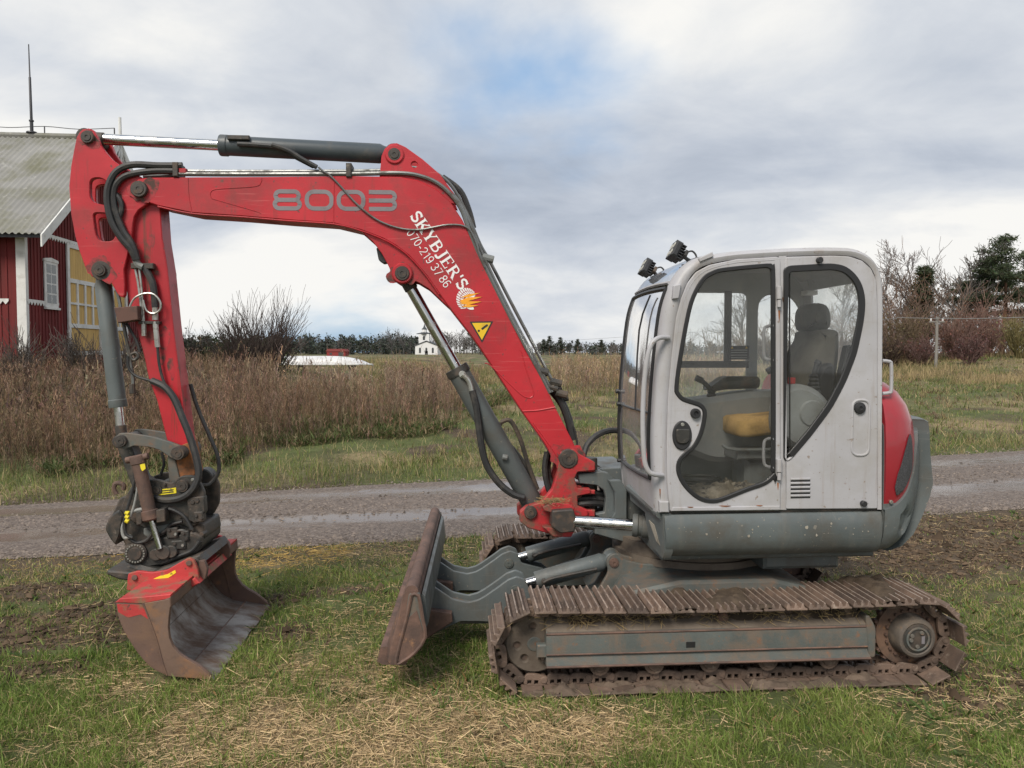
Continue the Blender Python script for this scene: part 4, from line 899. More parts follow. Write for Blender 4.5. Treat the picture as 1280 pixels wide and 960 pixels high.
# slewing motor with a ring of bolts
mq = U(171, 691, -0.20)
one('motor_housing', cyl(at(mq, -0.225), at(mq, 0.05), 0.072, 28), BLACKISH, rot)
bm0 = None
for k in range(20):
    aa = 2 * math.pi * k / 20; q = (mq[0] + 0.058 * math.cos(aa), mq[1] + 0.058 * math.sin(aa))
    if bm0 is None: bm0 = one('bolt', cyl((0, 0, 0), (0, -0.006, 0), 0.0055, 8), ZINC, rot); ob = bm0
    else: ob = bpy.data.objects.new('bolt', bm0.data); col.objects.link(ob); ob.parent = rot
    ob.location = at(q, -0.224)
one('motor_cap', cyl(at(mq, -0.232), at(mq, -0.22), 0.042, 24), PIN, rot)
one('rotor_housing', prism(fillet(UL([(160, 700), (160, 680), (185, 672), (215, 668), (245, 662), (256, 668), (256, 680), (250, 688), (232, 695), (210, 703), (180, 708)], -0.14), 0.015, 3), -0.20, 0.22, 0.012), BLACKISH, rot)
one('rotor_disc', lathe((U(203, 706, 0)[0], -0.03, U(203, 712, 0)[1]), (U(203, 706, 0)[0] + 0.02, -0.03, U(203, 700, 0)[1] + 0.02), [(0, 0.22), (0.0, 0.245), (0.02, 0.25), (0.03, 0.22), (0.08, 0.20)], 40), BLACKISH, rot)
px_tube([(167, 578), (168, 600), (164, 620), (158, 640), (155, 655), (158, 668), (166, 672)], -0.25, 0.010, 'hose', RUBBER, rot)
px_tube([(192, 634), (180, 636), (165, 640), (156, 652), (153, 662), (156, 672), (164, 670)], -0.23, 0.012, 'hose', PLASTIC, rot)
px_tube([(172, 580), (173, 600), (168, 630), (161, 650)], -0.24, 0.008, 'hose', PLASTIC, rot)
for y in (640, 645, 650): one('yellow_band', cyl(P(157, y, -0.25), P(161, y + 2, -0.25), 0.016, 10), BRIGHTYELLOW, rot)
px_tube([(146, 618), (143, 612), (144, 605), (150, 604), (155, 607), (154, 612)], -0.05, 0.016, 'lifting_hook', RUST, rot)
for k, (x, y) in enumerate([(240, 628), (246, 626), (252, 668), (160, 683), (225, 645), (186, 700), (240, 672)]):
    one('bolt', cyl(P(x, y, -0.208 if k < 2 else -0.19), at(U(x, y, -0.2), -0.12), 0.016, 6), PIN, rot)
one('oil_line', tube([P(215, 672, -0.19), P(222, 664, -0.20), P(232, 664, -0.20), P(238, 672, -0.19)], 0.012, 8), BLACKISH, rot)

for L_, r_, v_ in (([(200, 640), (210, 636), (222, 640), (232, 648), (240, 662)], 0.013, -0.20), ([(186, 660), (196, 668), (206, 664), (214, 656), (228, 652)], 0.011, -0.20), ([(160, 672), (170, 678), (182, 676), (190, 668)], 0.012, -0.215), ([(212, 700), (226, 694), (240, 688), (250, 676)], 0.014, -0.20)):
    px_tube(L_, v_, r_, 'hose', RUBBER, rot)
for x0, y0, x1, y1 in ((208, 660, 222, 672), (226, 664, 236, 676), (214, 676, 232, 686), (242, 640, 254, 652)):
    one('cast_pad', prism(fillet(UL([(x0, y0), (x1, y0 - 1), (x1 + 1, y1), (x0 + 1, y1 + 1)], -0.205), 0.008, 2), -0.215, -0.15, 0.006), BLACKISH, rot)
for x, y in ((211, 663), (219, 668), (229, 667), (233, 673), (218, 680), (228, 682), (245, 645), (251, 648), (166, 614), (176, 607), (205, 606), (240, 600)):
    one('bolt', cyl(P(x, y, -0.226 if y > 620 else -0.19), at(U(x, y, -0.21), -0.15), 0.010, 6), ZINC if x % 3 == 0 else PIN, rot)
# ---------------------------------------------------------------- bucket
B0, B1 = -0.748, 0.645
def bu(L): return UL(L, B0)
back_c = [(145, 753), (147, 764), (150, 775), (155, 787), (161, 798), (170, 812), (182, 827), (194, 837), (209, 844)]
side_o = bu(back_c + [(235, 847.5), (261, 851), (265, 847), (262, 842), (247, 830), (234, 823), (224, 816), (216, 806), (212.5, 797), (211, 784), (212, 770), (214, 756), (212, 748), (179, 754)])
bk = MB()
BUCKETEDGE = paint('rusty_bucket_edge', (0.165, 0.105, 0.078), (0.26, 0.125, 0.055), 0.48, 0.66, 4.0, rough=0.6, var=0.4, dirt2=(0.11, 0.07, 0.055), d2=(0.56, 0.68), d2scale=11, bump=0.0014, bscale=50)
floor_pts = smooth_open([(u, 0, z) for u, z in bu([(147, 756)] + back_c[1:])], 3)
outer = [(p.x, p.z) for p in floor_pts] + [tuple(q) for q in bu([(235, 848), (261, 851)])]
th = 0.016
inner = []
for i, q in enumerate(outer):
    a_ = outer[max(0, i - 1)]; b_ = outer[min(len(outer) - 1, i + 1)]; t = Vector((b_[0] - a_[0], b_[1] - a_[1])).normalized()
    inner.append((q[0] - t.y * th, q[1] + t.x * th))
shell = bk.add(loft([[(x, v, z) for x, z in outer] + [(x, v, z) for x, z in inner[::-1]] for v in (B0 + 0.02, B1 - 0.02)])).build('bucket', SHINY, ex)
for v0 in (B0, B1 - 0.02):
    s_ = one('bucket_side', prism(side_o, v0, v0 + 0.02, 0.003), BUCKET, shell)
one('side_seam', tube([P(x, y, B0 - 0.008) for x, y in ((179, 754), (187, 775), (196, 800), (204, 830), (209, 844))], 0.006, 6, 2), BUCKET, shell)
one('side_wear_strip', prism(bu([(179, 754), (213, 748), (213.5, 756), (211.5, 770), (210.5, 784), (212, 797), (216, 807), (224, 817), (234, 824), (247, 831), (262, 843), (264, 849), (209, 844.5), (204, 830), (196, 800), (187, 775)]), B0 - 0.008, B0 + 0.001, 0.002), BUCKETEDGE, shell)
one('side_wear_strip', prism(bu([(179, 754), (213, 748), (213.5, 756), (211.5, 770), (210.5, 784), (212, 797), (216, 807), (224, 817), (234, 824), (247, 831), (262, 843), (264, 849), (209, 844.5), (204, 830), (196, 800), (187, 775)]), B1 - 0.029, B1 - 0.019, 0.002), BUCKET, shell)
# outer skin of the back in worn brown steel
one('back_skin', loft([[(x - 0.003, v, z - 0.002) for x, z in outer[:-1]] + [(x + 0.002, v, z + 0.002) for x, z in outer[:-1][::-1]] for v in (B0 + 0.003, B1 - 0.003)]), BUCKET, shell)
for k, i in enumerate((9, 16)):
    q = inner[i]; one('floor_crease', tube([(q[0], B0 + 0.02, q[1]), (q[0], B1 - 0.02, q[1])], 0.004, 6, 1), SHINY, shell)
# cutting edge, worn wavy
e0 = bu([(236, 848), (264, 851)]); n = 40; ringt = []
V = []; F = []
for k in range(n + 1):
    v = B0 + 0.002 + (B1 - B0 - 0.004) * k / n; wv = 0.018 * (float(fbm(k * 0.22, 3.3, 5, 3)) - 0.5) * 2
    xs = [(e0[0][0] - 0.03, e0[0][1] + 0.018), (e0[0][0] - 0.03, e0[0][1] + 0.030), (e0[1][0] + wv - 0.01, e0[1][1] + 0.016), (e0[1][0] + wv + 0.02, e0[1][1] + 0.004), (e0[1][0] + wv, e0[1][1] - 0.004)]
    V += [(x, v, z) for x, z in xs]
for k in range(n):
    for j in range(5): F.append((k * 5 + j, k * 5 + (j + 1) % 5, (k + 1) * 5 + (j + 1) % 5, (k + 1) * 5 + j))
one('cutting_edge', (V, F), SHINY, shell)
one('edge_weld', tube([(e0[0][0] - 0.03, B0 + 0.02, e0[0][1] + 0.027), (e0[0][0] - 0.03, B1 - 0.02, e0[0][1] + 0.027)], 0.006, 6, 1), BUCKET, shell)
# top plate, lip and the bolted ears
tp = bu([(144, 753), (178, 754.5), (213, 748), (214, 742.5), (178, 746), (150, 748)])
one('top_plate', prism(tp, B0 - 0.004, B1 + 0.004, 0.004), BREDTOP, shell)
lip = bu([(207, 748), (214, 745.5), (215, 757), (213, 760), (209, 758)])
one('front_lip', prism(lip, B0 - 0.006, B1 + 0.006, 0.004), BUCKET, shell)
one('red_fade', prism(bu([(146, 755), (178, 756), (187, 775), (176, 768), (160, 772), (148, 765)]), B0 - 0.0015, B0 + 0.001, 0.0005), BREDTOP, shell)
for v0, nm in ((-0.36, 'bucket_ear'), (0.26, 'bucket_ear')):
    ear = UL([(158, 738), (160, 717), (172, 714), (190, 716), (208, 713), (222, 705), (236, 697), (242, 700), (247, 712), (249, 726), (205, 742)], -0.36)
    e_ = one(nm, prism(fillet(ear, 0.012, 2), v0, v0 + 0.03, 0.004), BREDTOP, shell)
    if v0 < 0:
        one('ear_print', prism(UL([(191, 724), (200, 720), (209, 718), (219, 712.5), (220, 716), (211, 722), (200, 724.5), (192, 726.5)], -0.362), -0.3625, -0.3595, 0.0005), BRIGHTYELLOW, e_)
        for x, y in ((168, 722), (236, 704)): one('bolt', cyl(P(x, y, -0.375), P(x, y, -0.35), 0.018, 8), RUST, e_)
one('ear_base', prism(UL([(160, 744), (205, 742), (246, 720), (252, 727), (214, 747), (160, 752)], -0.36), -0.40, 0.32, 0.006), BREDTOP, shell)
one('coupler_plate', prism(UL([(150, 703), (200, 707), (240, 692), (262, 684), (268, 692), (240, 705), (200, 718), (165, 714), (150, 708)], -0.1), -0.30, 0.25, 0.01), BLACKISH, shell)
pinb = one('lock_pin', cyl(at(U(245, 703, -0.3), -0.32), at(U(245, 703, -0.3), 0.25), 0.032, 18), BLACKISH, shell)
one('lip_shackle', prism(fillet(UL([(250, 700), (258, 690), (268, 690), (272, 700), (270, 712), (262, 716), (253, 720)], -0.1), 0.01, 2), -0.32, -0.28, 0.004), RUST, shell)
one('lip_shackle', prism(fillet(UL([(250, 700), (258, 690), (268, 690), (272, 700), (270, 712), (262, 716), (253, 720)], -0.1), 0.01, 2), 0.20, 0.24, 0.004), RUST, shell)

# ---------------------------------------------------------------- swing post
swo = UL([(697, 590), (690, 612), (676, 628), (658, 633), (650, 640), (650, 652), (660, 660), (690, 668), (708, 666), (712, 650), (716, 648), (735, 645), (735, 638), (722, 632), (722, 620), (738, 617), (738, 611), (722, 610), (718, 598), (722, 590), (744, 588), (744, 578), (725, 568), (717, 561), (700, 565)], -0.15)
SWRED = paint('muddy_red_casting', (0.46, 0.028, 0.034), (0.15, 0.075, 0.05), 0.46, 0.62, 8.0, rough=0.5, var=0.35, dirt2=(0.09, 0.06, 0.045), d2=(0.56, 0.66), d2scale=15, bump=0.0015, bscale=60, chips=(0.10, 0.06, 0.045))
swing = one('swing_post', prism(fillet(swo, 0.006, 2), -0.155, -0.085, 0.006), SWRED, ex)
one('post_cheek', prism(fillet(swo, 0.006, 2), 0.085, 0.155, 0.006), SWRED, swing)
one('post_web', prism(UL([(694, 600), (690, 614), (676, 632), (700, 645), (725, 640), (725, 605)], 0), -0.09, 0.09, 0.006), SWRED, swing)
for y0, y1 in ((578, 590), (612, 618), (637, 646)):
    one('hinge_lug', prism(UL([(716, y0), (744, y0 + 1), (744, y1), (716, y1)], -0.13), -0.13, 0.13, 0.006), SWRED, swing)
one('swing_pin', cyl((U(738, 600, 0)[0], 0, 0.72), (U(738, 600, 0)[0], 0, 1.24), 0.05, 18), BLACKISH, swing)
pin(swing, U(663, 640, -0.155), -0.185, 0.185, 0.045)
one('ear_flange', prism(fillet(UL([(676, 630), (690, 625), (710, 627), (716, 632), (712, 637), (690, 638), (678, 635)], -0.2), 0.01, 3), -0.30, -0.15, 0.006), SWRED, swing)
one('lower_ear', prism(fillet(UL([(676, 655), (716, 660), (712, 668), (690, 668)], -0.2), 0.01, 3), -0.28, -0.15, 0.006), SWRED, swing)
one('cable_bundle', MB_add(*[tube([P(716, y, -0.05 - 0.02 * k), P(740, y - 2, -0.05 - 0.02 * k), P(765, y + 1, 0.0)], 0.022, 8, 4) for k, y in enumerate((618, 625, 631))]), RUBBER, swing)
hb = MB(); rr = random.Random(3)
for k in range(500):
    c = (693, 627, -0.24) if k % 2 else (672, 624, 0.0); a = rr.uniform(0, 6.28)
    q = P(c[0] + rr.gauss(0, 8), c[1] + rr.gauss(0, 2.0), c[2] + rr.gauss(0, 0.035)); p0 = Vector(q); L = rr.uniform(0.02, 0.07)
    hb.add(tube([p0, p0 + Vector((math.cos(a) * L, math.sin(a) * L, rr.uniform(-0.012, 0.012)))], 0.0014, 3, 1))
tag(hb.build('hay_litter', HAYM, swing), kind='stuff')
# swing ram running into the frame
q0, q1 = Vector(P(700, 650, -0.30)), Vector(P(800, 657, -0.42)); d = (q1 - q0).normalized()
sr = one('swing_ram', lathe(q1 - d * 0.05, q1 + d * 0.25, [(0, 0.045), (0, 0.073), (0.012, 0.078), (0.035, 0.078), (0.04, 0.07), (0.06, 0.07), (0.065, 0.08), (0.3, 0.08)], 26), GREY, ex)
one('rod', cyl(q0, q1, 0.040, 24), CHROME, sr)
one('rod_end', MB_add(prism(fillet(UL([(690, 638), (716, 636), (720, 648), (718, 664), (700, 666), (689, 658)], -0.34), 0.012, 3), -0.36, -0.22, 0.008)), PIN, sr)

# ---------------------------------------------------------------- upper structure: deck, front casting, skirts, tail
dk = MB()
dk.add(prism([(-0.42, 0.70), (0.95, 0.70), (0.95, 0.85), (-0.42, 0.85)], -0.80, 0.85, 0.01))
deck = dk.build('upper_frame', GREY, ex)
cast = UL([(722, 592), (752, 589), (760, 591), (768, 600), (776, 605), (790, 612), (830, 640), (832, 680), (800, 668), (790, 652), (778, 650), (770, 652), (752, 648), (742, 642), (755, 640), (757, 622), (754, 612), (745, 606), (724, 604)], -0.10)
one('front_casting', prism(fillet(cast, 0.008, 2), -0.12, -0.06, 0.006), GREY, deck)
one('front_casting', prism(fillet(cast, 0.008, 2), 0.06, 0.12, 0.006), GREY, deck)
one('casting_top', prism(UL([(722, 592), (752, 589), (768, 600), (830, 636), (830, 645), (765, 606), (745, 602), (724, 602)], -0.10), -0.07, 0.07, 0.004), GREY, deck)
one('casting_rib', prism(fillet(UL([(760, 600), (776, 600), (783, 612), (783, 652), (762, 650), (768, 640), (768, 615)], -0.16), 0.006, 2), -0.18, -0.12, 0.006), GREY, deck)
one('casting_floor', prism(UL([(742, 645), (800, 652), (830, 665), (830, 690), (742, 665)], -0.05), -0.11, 0.11, 0.006), GREY, deck)
one('front_deck', prism(UL([(752, 585), (786, 584), (790, 606), (765, 606)], 0.15), 0.12, 0.75, 0.006), GREY, deck)
# slanted beam below the cab front, with the opening for the swing ram
bm1 = [(u, v, z) for (u, z), v in ((U(786, 608, -0.35), -0.35), (U(828, 642, -0.97), -0.97), (U(831, 690, -0.97), -0.97), (U(828, 698, -0.94), -0.94), (U(812, 680, -0.75), -0.75), (U(806, 640, -0.60), -0.60), (U(788, 625, -0.40), -0.40))]
one('front_beam', loft([[(x, y, z) for x, y, z in bm1], [(x + 0.05, y, z) for x, y, z in bm1]]), GREY, deck)
one('beam_rail', tube([P(787, 610, -0.34), P(826, 643, -0.95)], 0.028, 10, 1), GREY, deck)
one('beam_slot', loft([[(x, y, z) for x, y, z in ((*at(U(812, 650, -0.72), -0.72),), (*at(U(818, 656, -0.80), -0.80),), (*at(U(826, 682, -0.90), -0.90),), (*at(U(821, 676, -0.84), -0.84),))], [(x - 0.006, y - 0.004, z) for x, y, z in ((*at(U(812, 650, -0.72), -0.72),), (*at(U(818, 656, -0.80), -0.80),), (*at(U(826, 682, -0.90), -0.90),), (*at(U(821, 676, -0.84), -0.84),))]]), BEIGE, deck)
# side skirt with a rounded belly
sk = [(v, z + 0.052) for v, z in [(-0.930, 0.975), (-0.968, 0.970), (-0.985, 0.945), (-0.992, 0.90), (-0.990, 0.83), (-0.972, 0.765), (-0.93, 0.715), (-0.87, 0.695), (-0.80, 0.695), (-0.80, 0.975)]]
uA, uB = U(831, 660, -0.985)[0], U(1103, 660, -0.985)[0]
one('side_skirt', loft([[(uA + (0.0 if z > 0.9 else 0.01), v, z) for v, z in sk]] + [[(uA + (uB - uA - 0.02) * k / 10, v, z) for v, z in sk] for k in range(1, 11)] + [[(uB, v * 0.99 - 0.005, z) for v, z in sk]]), GREY, deck)
one('deck_strip', rbox(uA + 0.03, uB - 0.02, -0.955, -0.80, 1.026, 1.043, 0.003), BLACKISH, deck)
one('frame_leg', rbox(uB - 0.62, uB - 0.12, -0.70, 0.7, 0.60, 0.748, 0.02), GREY, deck)
# tail: plan curve about the slewing centre
def tail_ring(u0, a_, z, w=0.985, e=2.6, f0=-90, f1=90, n=30, inset=0.0):
    out = []
    for k in range(n + 1):
        t = R(f0 + (f1 - f0) * k / n); c, s = math.cos(t), math.sin(t)
        out.append((u0 + (a_ - inset) * max(0, c) ** (2 / e), (w - inset) * (1 if s > 0 else -1) * abs(s) ** (2 / e), z))
    return out
U0 = uB + 0.006
lev = [(0.700, 0.16, 0.84), (0.72, 0.22, 0.90), (0.76, 0.29, 0.945), (0.83, 0.365, 0.975), (0.90, 0.405, 0.985), (0.98, 0.43, 0.985), (1.10, 0.455, 0.985), (1.25, 0.465, 0.985), (1.40, 0.46, 0.98), (1.50, 0.45, 0.97), (1.52, 0.43, 0.95)]
rings = [tail_ring(U0, a_ * 0.90, z + 0.05, w - 0.01) for z, a_, w in lev]
tail = one('counterweight', loft([r + [(U0, 0.3, r[0][2]), (U0, -0.3, r[0][2])] for r in rings]), GREY, ex)
# hood above it, leaning in to a rounded top
lev = [(z + 0.05, a_ * 0.90, w) for z, a_, w in [(0.985, 0.372, 0.965), (1.10, 0.435, 0.995), (1.25, 0.462, 0.995), (1.40, 0.455, 0.990), (1.52, 0.43, 0.978), (1.62, 0.385, 0.95), (1.70, 0.32, 0.90), (1.755, 0.24, 0.82), (1.785, 0.15, 0.70), (1.79, 0.05, 0.5)]]
rings = [tail_ring(U0 + 0.004, a_ + 0.004, z, w) for z, a_, w in lev]
hood = one('engine_hood', loft([r + [(U0, 0.3, r[0][2]), (U0, -0.3, r[0][2])] for r in rings]), HOODRED, ex)
# hood must sit proud of the counterweight only above its curved lower edge: the grey wraps lower and outside
def tail_pt(f, z, lev_, off):
    zs = [q[0] for q in lev_]; a_ = float(np.interp(z, zs, [q[1] for q in lev_])); w = float(np.interp(z, zs, [q[2] for q in lev_]))
    t = R(f); c, s = math.cos(t), math.sin(t); e = 2.6
    return (U0 + (a_ + off) * max(0, c) ** (2 / e), (w + off) * (1 if s > 0 else -1) * abs(s) ** (2 / e), z)
mesh_l = []
gr = [(-69, 1.50), (-67, 1.47), (-66, 1.38), (-67, 1.28), (-72, 1.205), (-78, 1.15), (-84, 1.125), (-85.5, 1.17), (-83.5, 1.26), (-77, 1.41), (-72, 1.49)]
ring0 = [tail_pt(f, z, lev, 0.002) for f, z in gr]; ring1 = [tail_pt(f, z, lev, 0.010) for f, z in gr]
zg = np.linspace(1.127, 1.498, 15); gl_ = np.interp(zg, [1.125, 1.17, 1.26, 1.41, 1.49, 1.50], [-83, -85.5, -83.5, -77, -72, -69]); gr_ = np.interp(zg, [1.125, 1.15, 1.205, 1.28, 1.38, 1.47, 1.50], [-82, -78, -72, -67, -66, -67, -69])
gvf = loft([[tail_pt(a_ + (b_ - a_) * k / 8, z, lev, 0.007) for k in range(9)] for a_, b_, z in zip(gl_, gr_, zg)], caps=False, closed=False)
one('side_grille', gvf, paint('grille_mesh', (0.035, 0.035, 0.038), (0.08, 0.08, 0.085), 0.48, 0.56, 160, rough=0.6, var=0.3), hood)
one('hood_lock', cyl(tail_pt(-86, 1.085, lev, 0.0), tail_pt(-86, 1.085, lev, 0.012), 0.012, 10), ZINC, hood)
# grey belt: lower wrap with a dished recess, rising to the rear
def belt_top(f): return float(np.interp(abs(f), [0, 40, 56, 62, 67, 72, 78, 84, 90], [1.55, 1.53, 1.50, 1.42, 1.28, 1.19, 1.11, 1.065, 1.04]))
blev = [(z + 0.05, a_ * 0.945, w) for z, a_, w in [(0.700, 0.17, 0.85), (0.72, 0.23, 0.91), (0.76, 0.30, 0.955), (0.83, 0.375, 0.985), (0.90, 0.415, 0.995), (0.98, 0.445, 0.998), (1.10, 0.475, 1.0), (1.25, 0.485, 1.0), (1.40, 0.48, 0.995), (1.52, 0.46, 0.98)]]
fs = [-90 + 180 * k / 72 for k in range(73)]; rows = 12; V = []; F = []
for f in fs:
    zt = belt_top(f)
    for j in range(rows + 1):
        z = 0.75 + (zt - 0.75) * j / rows
        q = tail_pt(f, z, blev, 0.0)
        dd = math.hypot((f + 73) / 7.0, (z - 0.955) / 0.085)
        k_ = 0.035 * max(0, 1 - dd ** 3)
        V.append(tail_pt(f, z, blev, -k_))
    V.append(tail_pt(f, zt, blev, -0.05))
for i in range(len(fs) - 1):
    for j in range(rows + 1): F.append((i * (rows + 2) + j, (i + 1) * (rows + 2) + j, (i + 1) * (rows + 2) + j + 1, i * (rows + 2) + j + 1))
one('belt', (V, F), GREY, tail)
# rear weight block standing proud
clev = [(z + 0.012, a_, w) for z, a_, w in [(0.72, 0.22, 0.90), (0.76, 0.32, 0.95), (0.84, 0.41, 0.98), (0.95, 0.475, 1.0), (1.08, 0.53, 1.02), (1.16, 0.548, 1.03), (1.24, 0.542, 1.02), (1.36, 0.530, 1.01), (1.48, 0.528, 1.0), (1.545, 0.520, 0.99), (1.56, 0.49, 0.97)]]
def f_near(z): return float(np.interp(z, [0.75, 0.87, 0.98, 1.10, 1.2, 1.59], [-56, -56, -54, -52, -51, -50]))
rings = []
for z, a_, w in clev:
    o = [tail_pt(f_near(z) * (1 - 2 * k / 24), z, clev, 0.012) for k in range(25)]
    i_ = [tail_pt(f_near(z) * (1 - 2 * k / 24), z, clev, -0.085) for k in range(25)]
    rings.append(o + i_[::-1])
one('rear_weight', loft(rings), GREY, tail, angle=50)

# ---------------------------------------------------------------- cab
CN, CF = -0.97, 0.05          # near and far side planes
rail_px = [(835, 640, .07), (832, 600, .072), (831, 554, .075), (833, 500, .075), (837, 450, .075), (843, 398, .075), (849, 372, .072), (857, 352, .066), (868, 337, .056), (885, 328, .046), (920, 321.5, .04), (975, 318, .04), (1020, 316.5, .04), (1050, 316.5, .04), (1068, 318, .04), (1082, 324, .04), (1092, 334, .037), (1098, 349, .033), (1100, 380, .030), (1100, 450, .028), (1100, 540, .026), (1100, 637, .024)]
rq = [U(x, y, CN) for x, y, o in rail_px]; roff = [o for *_, o in rail_px]
# resample smoothly
rs = smooth_open([(q[0], q[1], o) for q, o in zip(rq, roff)], 3)
nrm = []
for i, q in enumerate(rs):
    t = Vector((rs[min(len(rs) - 1, i + 1)].x - rs[max(0, i - 1)].x, rs[min(len(rs) - 1, i + 1)].y - rs[max(0, i - 1)].y)).normalized(); nrm.append((-t.y, t.x))
def rail(side):
    """side -1: near, +1: far"""
    rings = []
    for q, n_ in zip(rs, nrm):
        o = q.z
        if side < 0: sec = [(0, CN), (o * .35, CN - 0.003), (o * .75, CN + 0.012), (o * .95, CN + 0.035), (o, CN + 0.085), (o * .45, CN + 0.085), (-0.012, CN + 0.04), (-0.012, CN + 0.008)]
        else: sec = [(0, CF), (o * .35, CF + 0.003), (o * .75, CF - 0.012), (o * .95, CF - 0.035), (o, CF - 0.085), (o * .45, CF - 0.085), (-0.012, CF - 0.04), (-0.012, CF - 0.008)]
        rings.append([(q.x + n_[0] * d, v, q.y + n_[1] * d) for d, v in sec])
    return loft(rings)
cab_o = one('cab', MB_add(rail(-1), rail(1)), WHITE, ex, angle=45)
# roof and rear sheet between the rails
def skin_ring(i, nn=9, lift=0.012, off=0.0):
    q, n_ = rs[i], nrm[i]; out = []
    for k in range(nn):
        s = k / (nn - 1); v = CN + 0.083 + (CF - CN - 0.166) * s; d = q.z + lift * (1 - (2 * s - 1) ** 4) + off
        out.append((q.x + n_[0] * d, v, q.y + n_[1] * d))
    return out
def skin(i0, i1, name, mat, lift=0.012, th=0.01):
    R0 = [skin_ring(i, lift=lift) for i in range(i0, i1 + 1)]; R1 = [skin_ring(i, lift=lift, off=-th) for i in range(i0, i1 + 1)]
    return one(name, loft([a + b[::-1] for a, b in zip(R0, R1)]), mat, cab_o, angle=50)
I = lambda k: k * 3
skin(I(9), I(17), 'roof', WHITE)
skin(I(7) - 1, I(9) - 0, 'roof_window', GLASSROOF, 0.006, 0.006)
skin(I(19) + 1, I(21), 'rear_wall', PLASTIC, 0.0)
skin(I(17), I(19) + 1, 'rear_window', GLASSFAR, 0.0, 0.005)
one('roof_lining', loft([[(u, v, z) for u, z in [(rs[i].x, rs[i].y - 0.02) for i in range(I(9), I(16))] ] for v in (CN + 0.05, CF - 0.05)], caps=False, closed=False), PLASTIC, cab_o)
# front: glass panes between the posts, black rubber, lower panel
def front_pt(i, s, d=0.0):
    q, n_ = rs[i], nrm[i]; v = CN + 0.075 + (CF - CN - 0.15) * s; k = q.z - 0.004 + d + 0.02 * (1 - (2 * s - 1) ** 2)
    return (q.x + n_[0] * k, v, q.y + n_[1] * k)
def pane(i0, i1, name, mat, th=0.006, d=0.0, s0=0.0, s1=1.0, n_=8):
    R0 = [[front_pt(i, s0 + (s1 - s0) * k / n_, d) for k in range(n_ + 1)] + [front_pt(i, s0 + (s1 - s0) * k / n_, d - th) for k in range(n_, -1, -1)] for i in range(i0, i1 + 1)]
    return one(name, loft(R0), mat, cab_o, angle=50)
iA, iB, iC, iD = 0, 3, I(3) - 3, I(7) - 2
lowp = pane(0, 3, 'front_panel', WHITE, 0.02)
pane(3, 8, 'lower_windscreen', GLASSFRONT); pane(8, iD, 'upper_windscreen', GLASSFRONT, d=0.004)
for s in (0.0, 1.0):
    one('windscreen_seal', tube([front_pt(i, s, 0.006) for i in range(3, iD + 1)], 0.014, 6, 1), SEAL, cab_o)
for i, r in ((3, 0.010), (8, 0.008), (iD, 0.014)):
    one('windscreen_seal', tube([front_pt(i, k / 8, 0.006) for k in range(9)], r, 6, 1), SEAL, cab_o)
one('roof_trim', tube([front_pt(I(7) - 1, k / 8, 0.006) for k in range(9)], 0.011, 6, 1), WHITE, cab_o)
one('wiper', tube([front_pt(8, 0.25, 0.03), front_pt(14, 0.3, 0.035), front_pt(18, 0.22, 0.03)], 0.006, 6, 3), BLACKP, cab_o)
for i in (3, 8): one('glass_latch', cyl(front_pt(i, 0.93, 0.0), front_pt(i, 0.93, 0.035), 0.014, 8), BLACKP, cab_o)
one('latch', cyl(front_pt(9, 1.0, 0.0), front_pt(9, 1.0, 0.04), 0.016, 8), BLACKP, cab_o)

# near side: door and rear panel
door_o = [(837, 639), (834, 600), (833.5, 554), (835, 500), (839, 450), (845, 398), (851, 374), (859, 354), (870, 340), (887, 331), (921, 324), (972, 321), (975.5, 324), (975.5, 638)]
seal_o = [(878, 346), (889, 339), (905, 334.5), (957, 329.5), (965, 331), (968.5, 337), (969, 411), (969, 590), (966, 599), (955, 607), (935, 614), (910, 624), (896, 628.5), (884, 628.5), (873, 625), (862, 617), (851.5, 605), (845.5, 592), (845, 580), (849, 571), (857, 563), (866, 555), (873, 541), (877, 525), (877.5, 514), (873, 508.5), (863, 505), (852, 501), (845, 494), (842.5, 484), (847.5, 446), (858, 389), (867, 363)]
seal_pts = smooth_closed(UL(seal_o, CN), 3)
if area2(seal_pts) < 0: seal_pts = seal_pts[::-1]
glass_in = offset_poly(seal_pts, 0.026)
door = one('door', prism(fillet(UL(door_o, CN), 0.01, 2), CN - 0.004, CN + 0.030, 0.005, [offset_poly(seal_pts, 0.010)]), WHITE, cab_o)
one('door_seal', prism(seal_pts, CN - 0.012, CN + 0.012, 0.005, [glass_in]), SEAL, door)
one('door_glass', prism(offset_poly(seal_pts, 0.02), CN - 0.002, CN + 0.003, 0.0), GLASS, door)
# pressed line around the door skin
one('door_edge', tube([P(x, y, CN - 0.004) for x, y in [(841, 632), (838, 600), (837.5, 554), (839, 505), (843, 450), (849, 398), (855, 376), (863, 357), (874, 343.5), (890, 335), (922, 328), (968, 325)]], 0.0025, 5, 2), WHITE, door)
one('door_sill', prism(UL([(840, 634), (974, 632), (974.5, 637), (838.5, 638.5)], CN), CN - 0.012, CN, 0.003), WHITE, door)
q = U(852, 544, CN)
lk_ = one('door_latch', prism([(q[0] + 0.060 * math.cos(k * math.pi / 14) * 0.98, q[1] + 0.088 * math.sin(k * math.pi / 14)) for k in range(28)], CN - 0.018, CN, 0.006), BLACKP, door)
one('latch_paddle', prism(fillet([(q[0] - 0.04, q[1] - 0.03), (q[0] - 0.02, q[1] - 0.05), (q[0] + 0.02, q[1] - 0.05), (q[0] + 0.042, q[1] - 0.03), (q[0] + 0.042, q[1] + 0.04), (q[0] - 0.04, q[1] + 0.04)], 0.012, 3), CN - 0.030, CN - 0.016, 0.006), BLACKISH, door)
one('key_barrel', cyl((q[0], CN - 0.022, q[1] + 0.066), (q[0], CN - 0.01, q[1] + 0.066), 0.011, 12), ZINC, door)
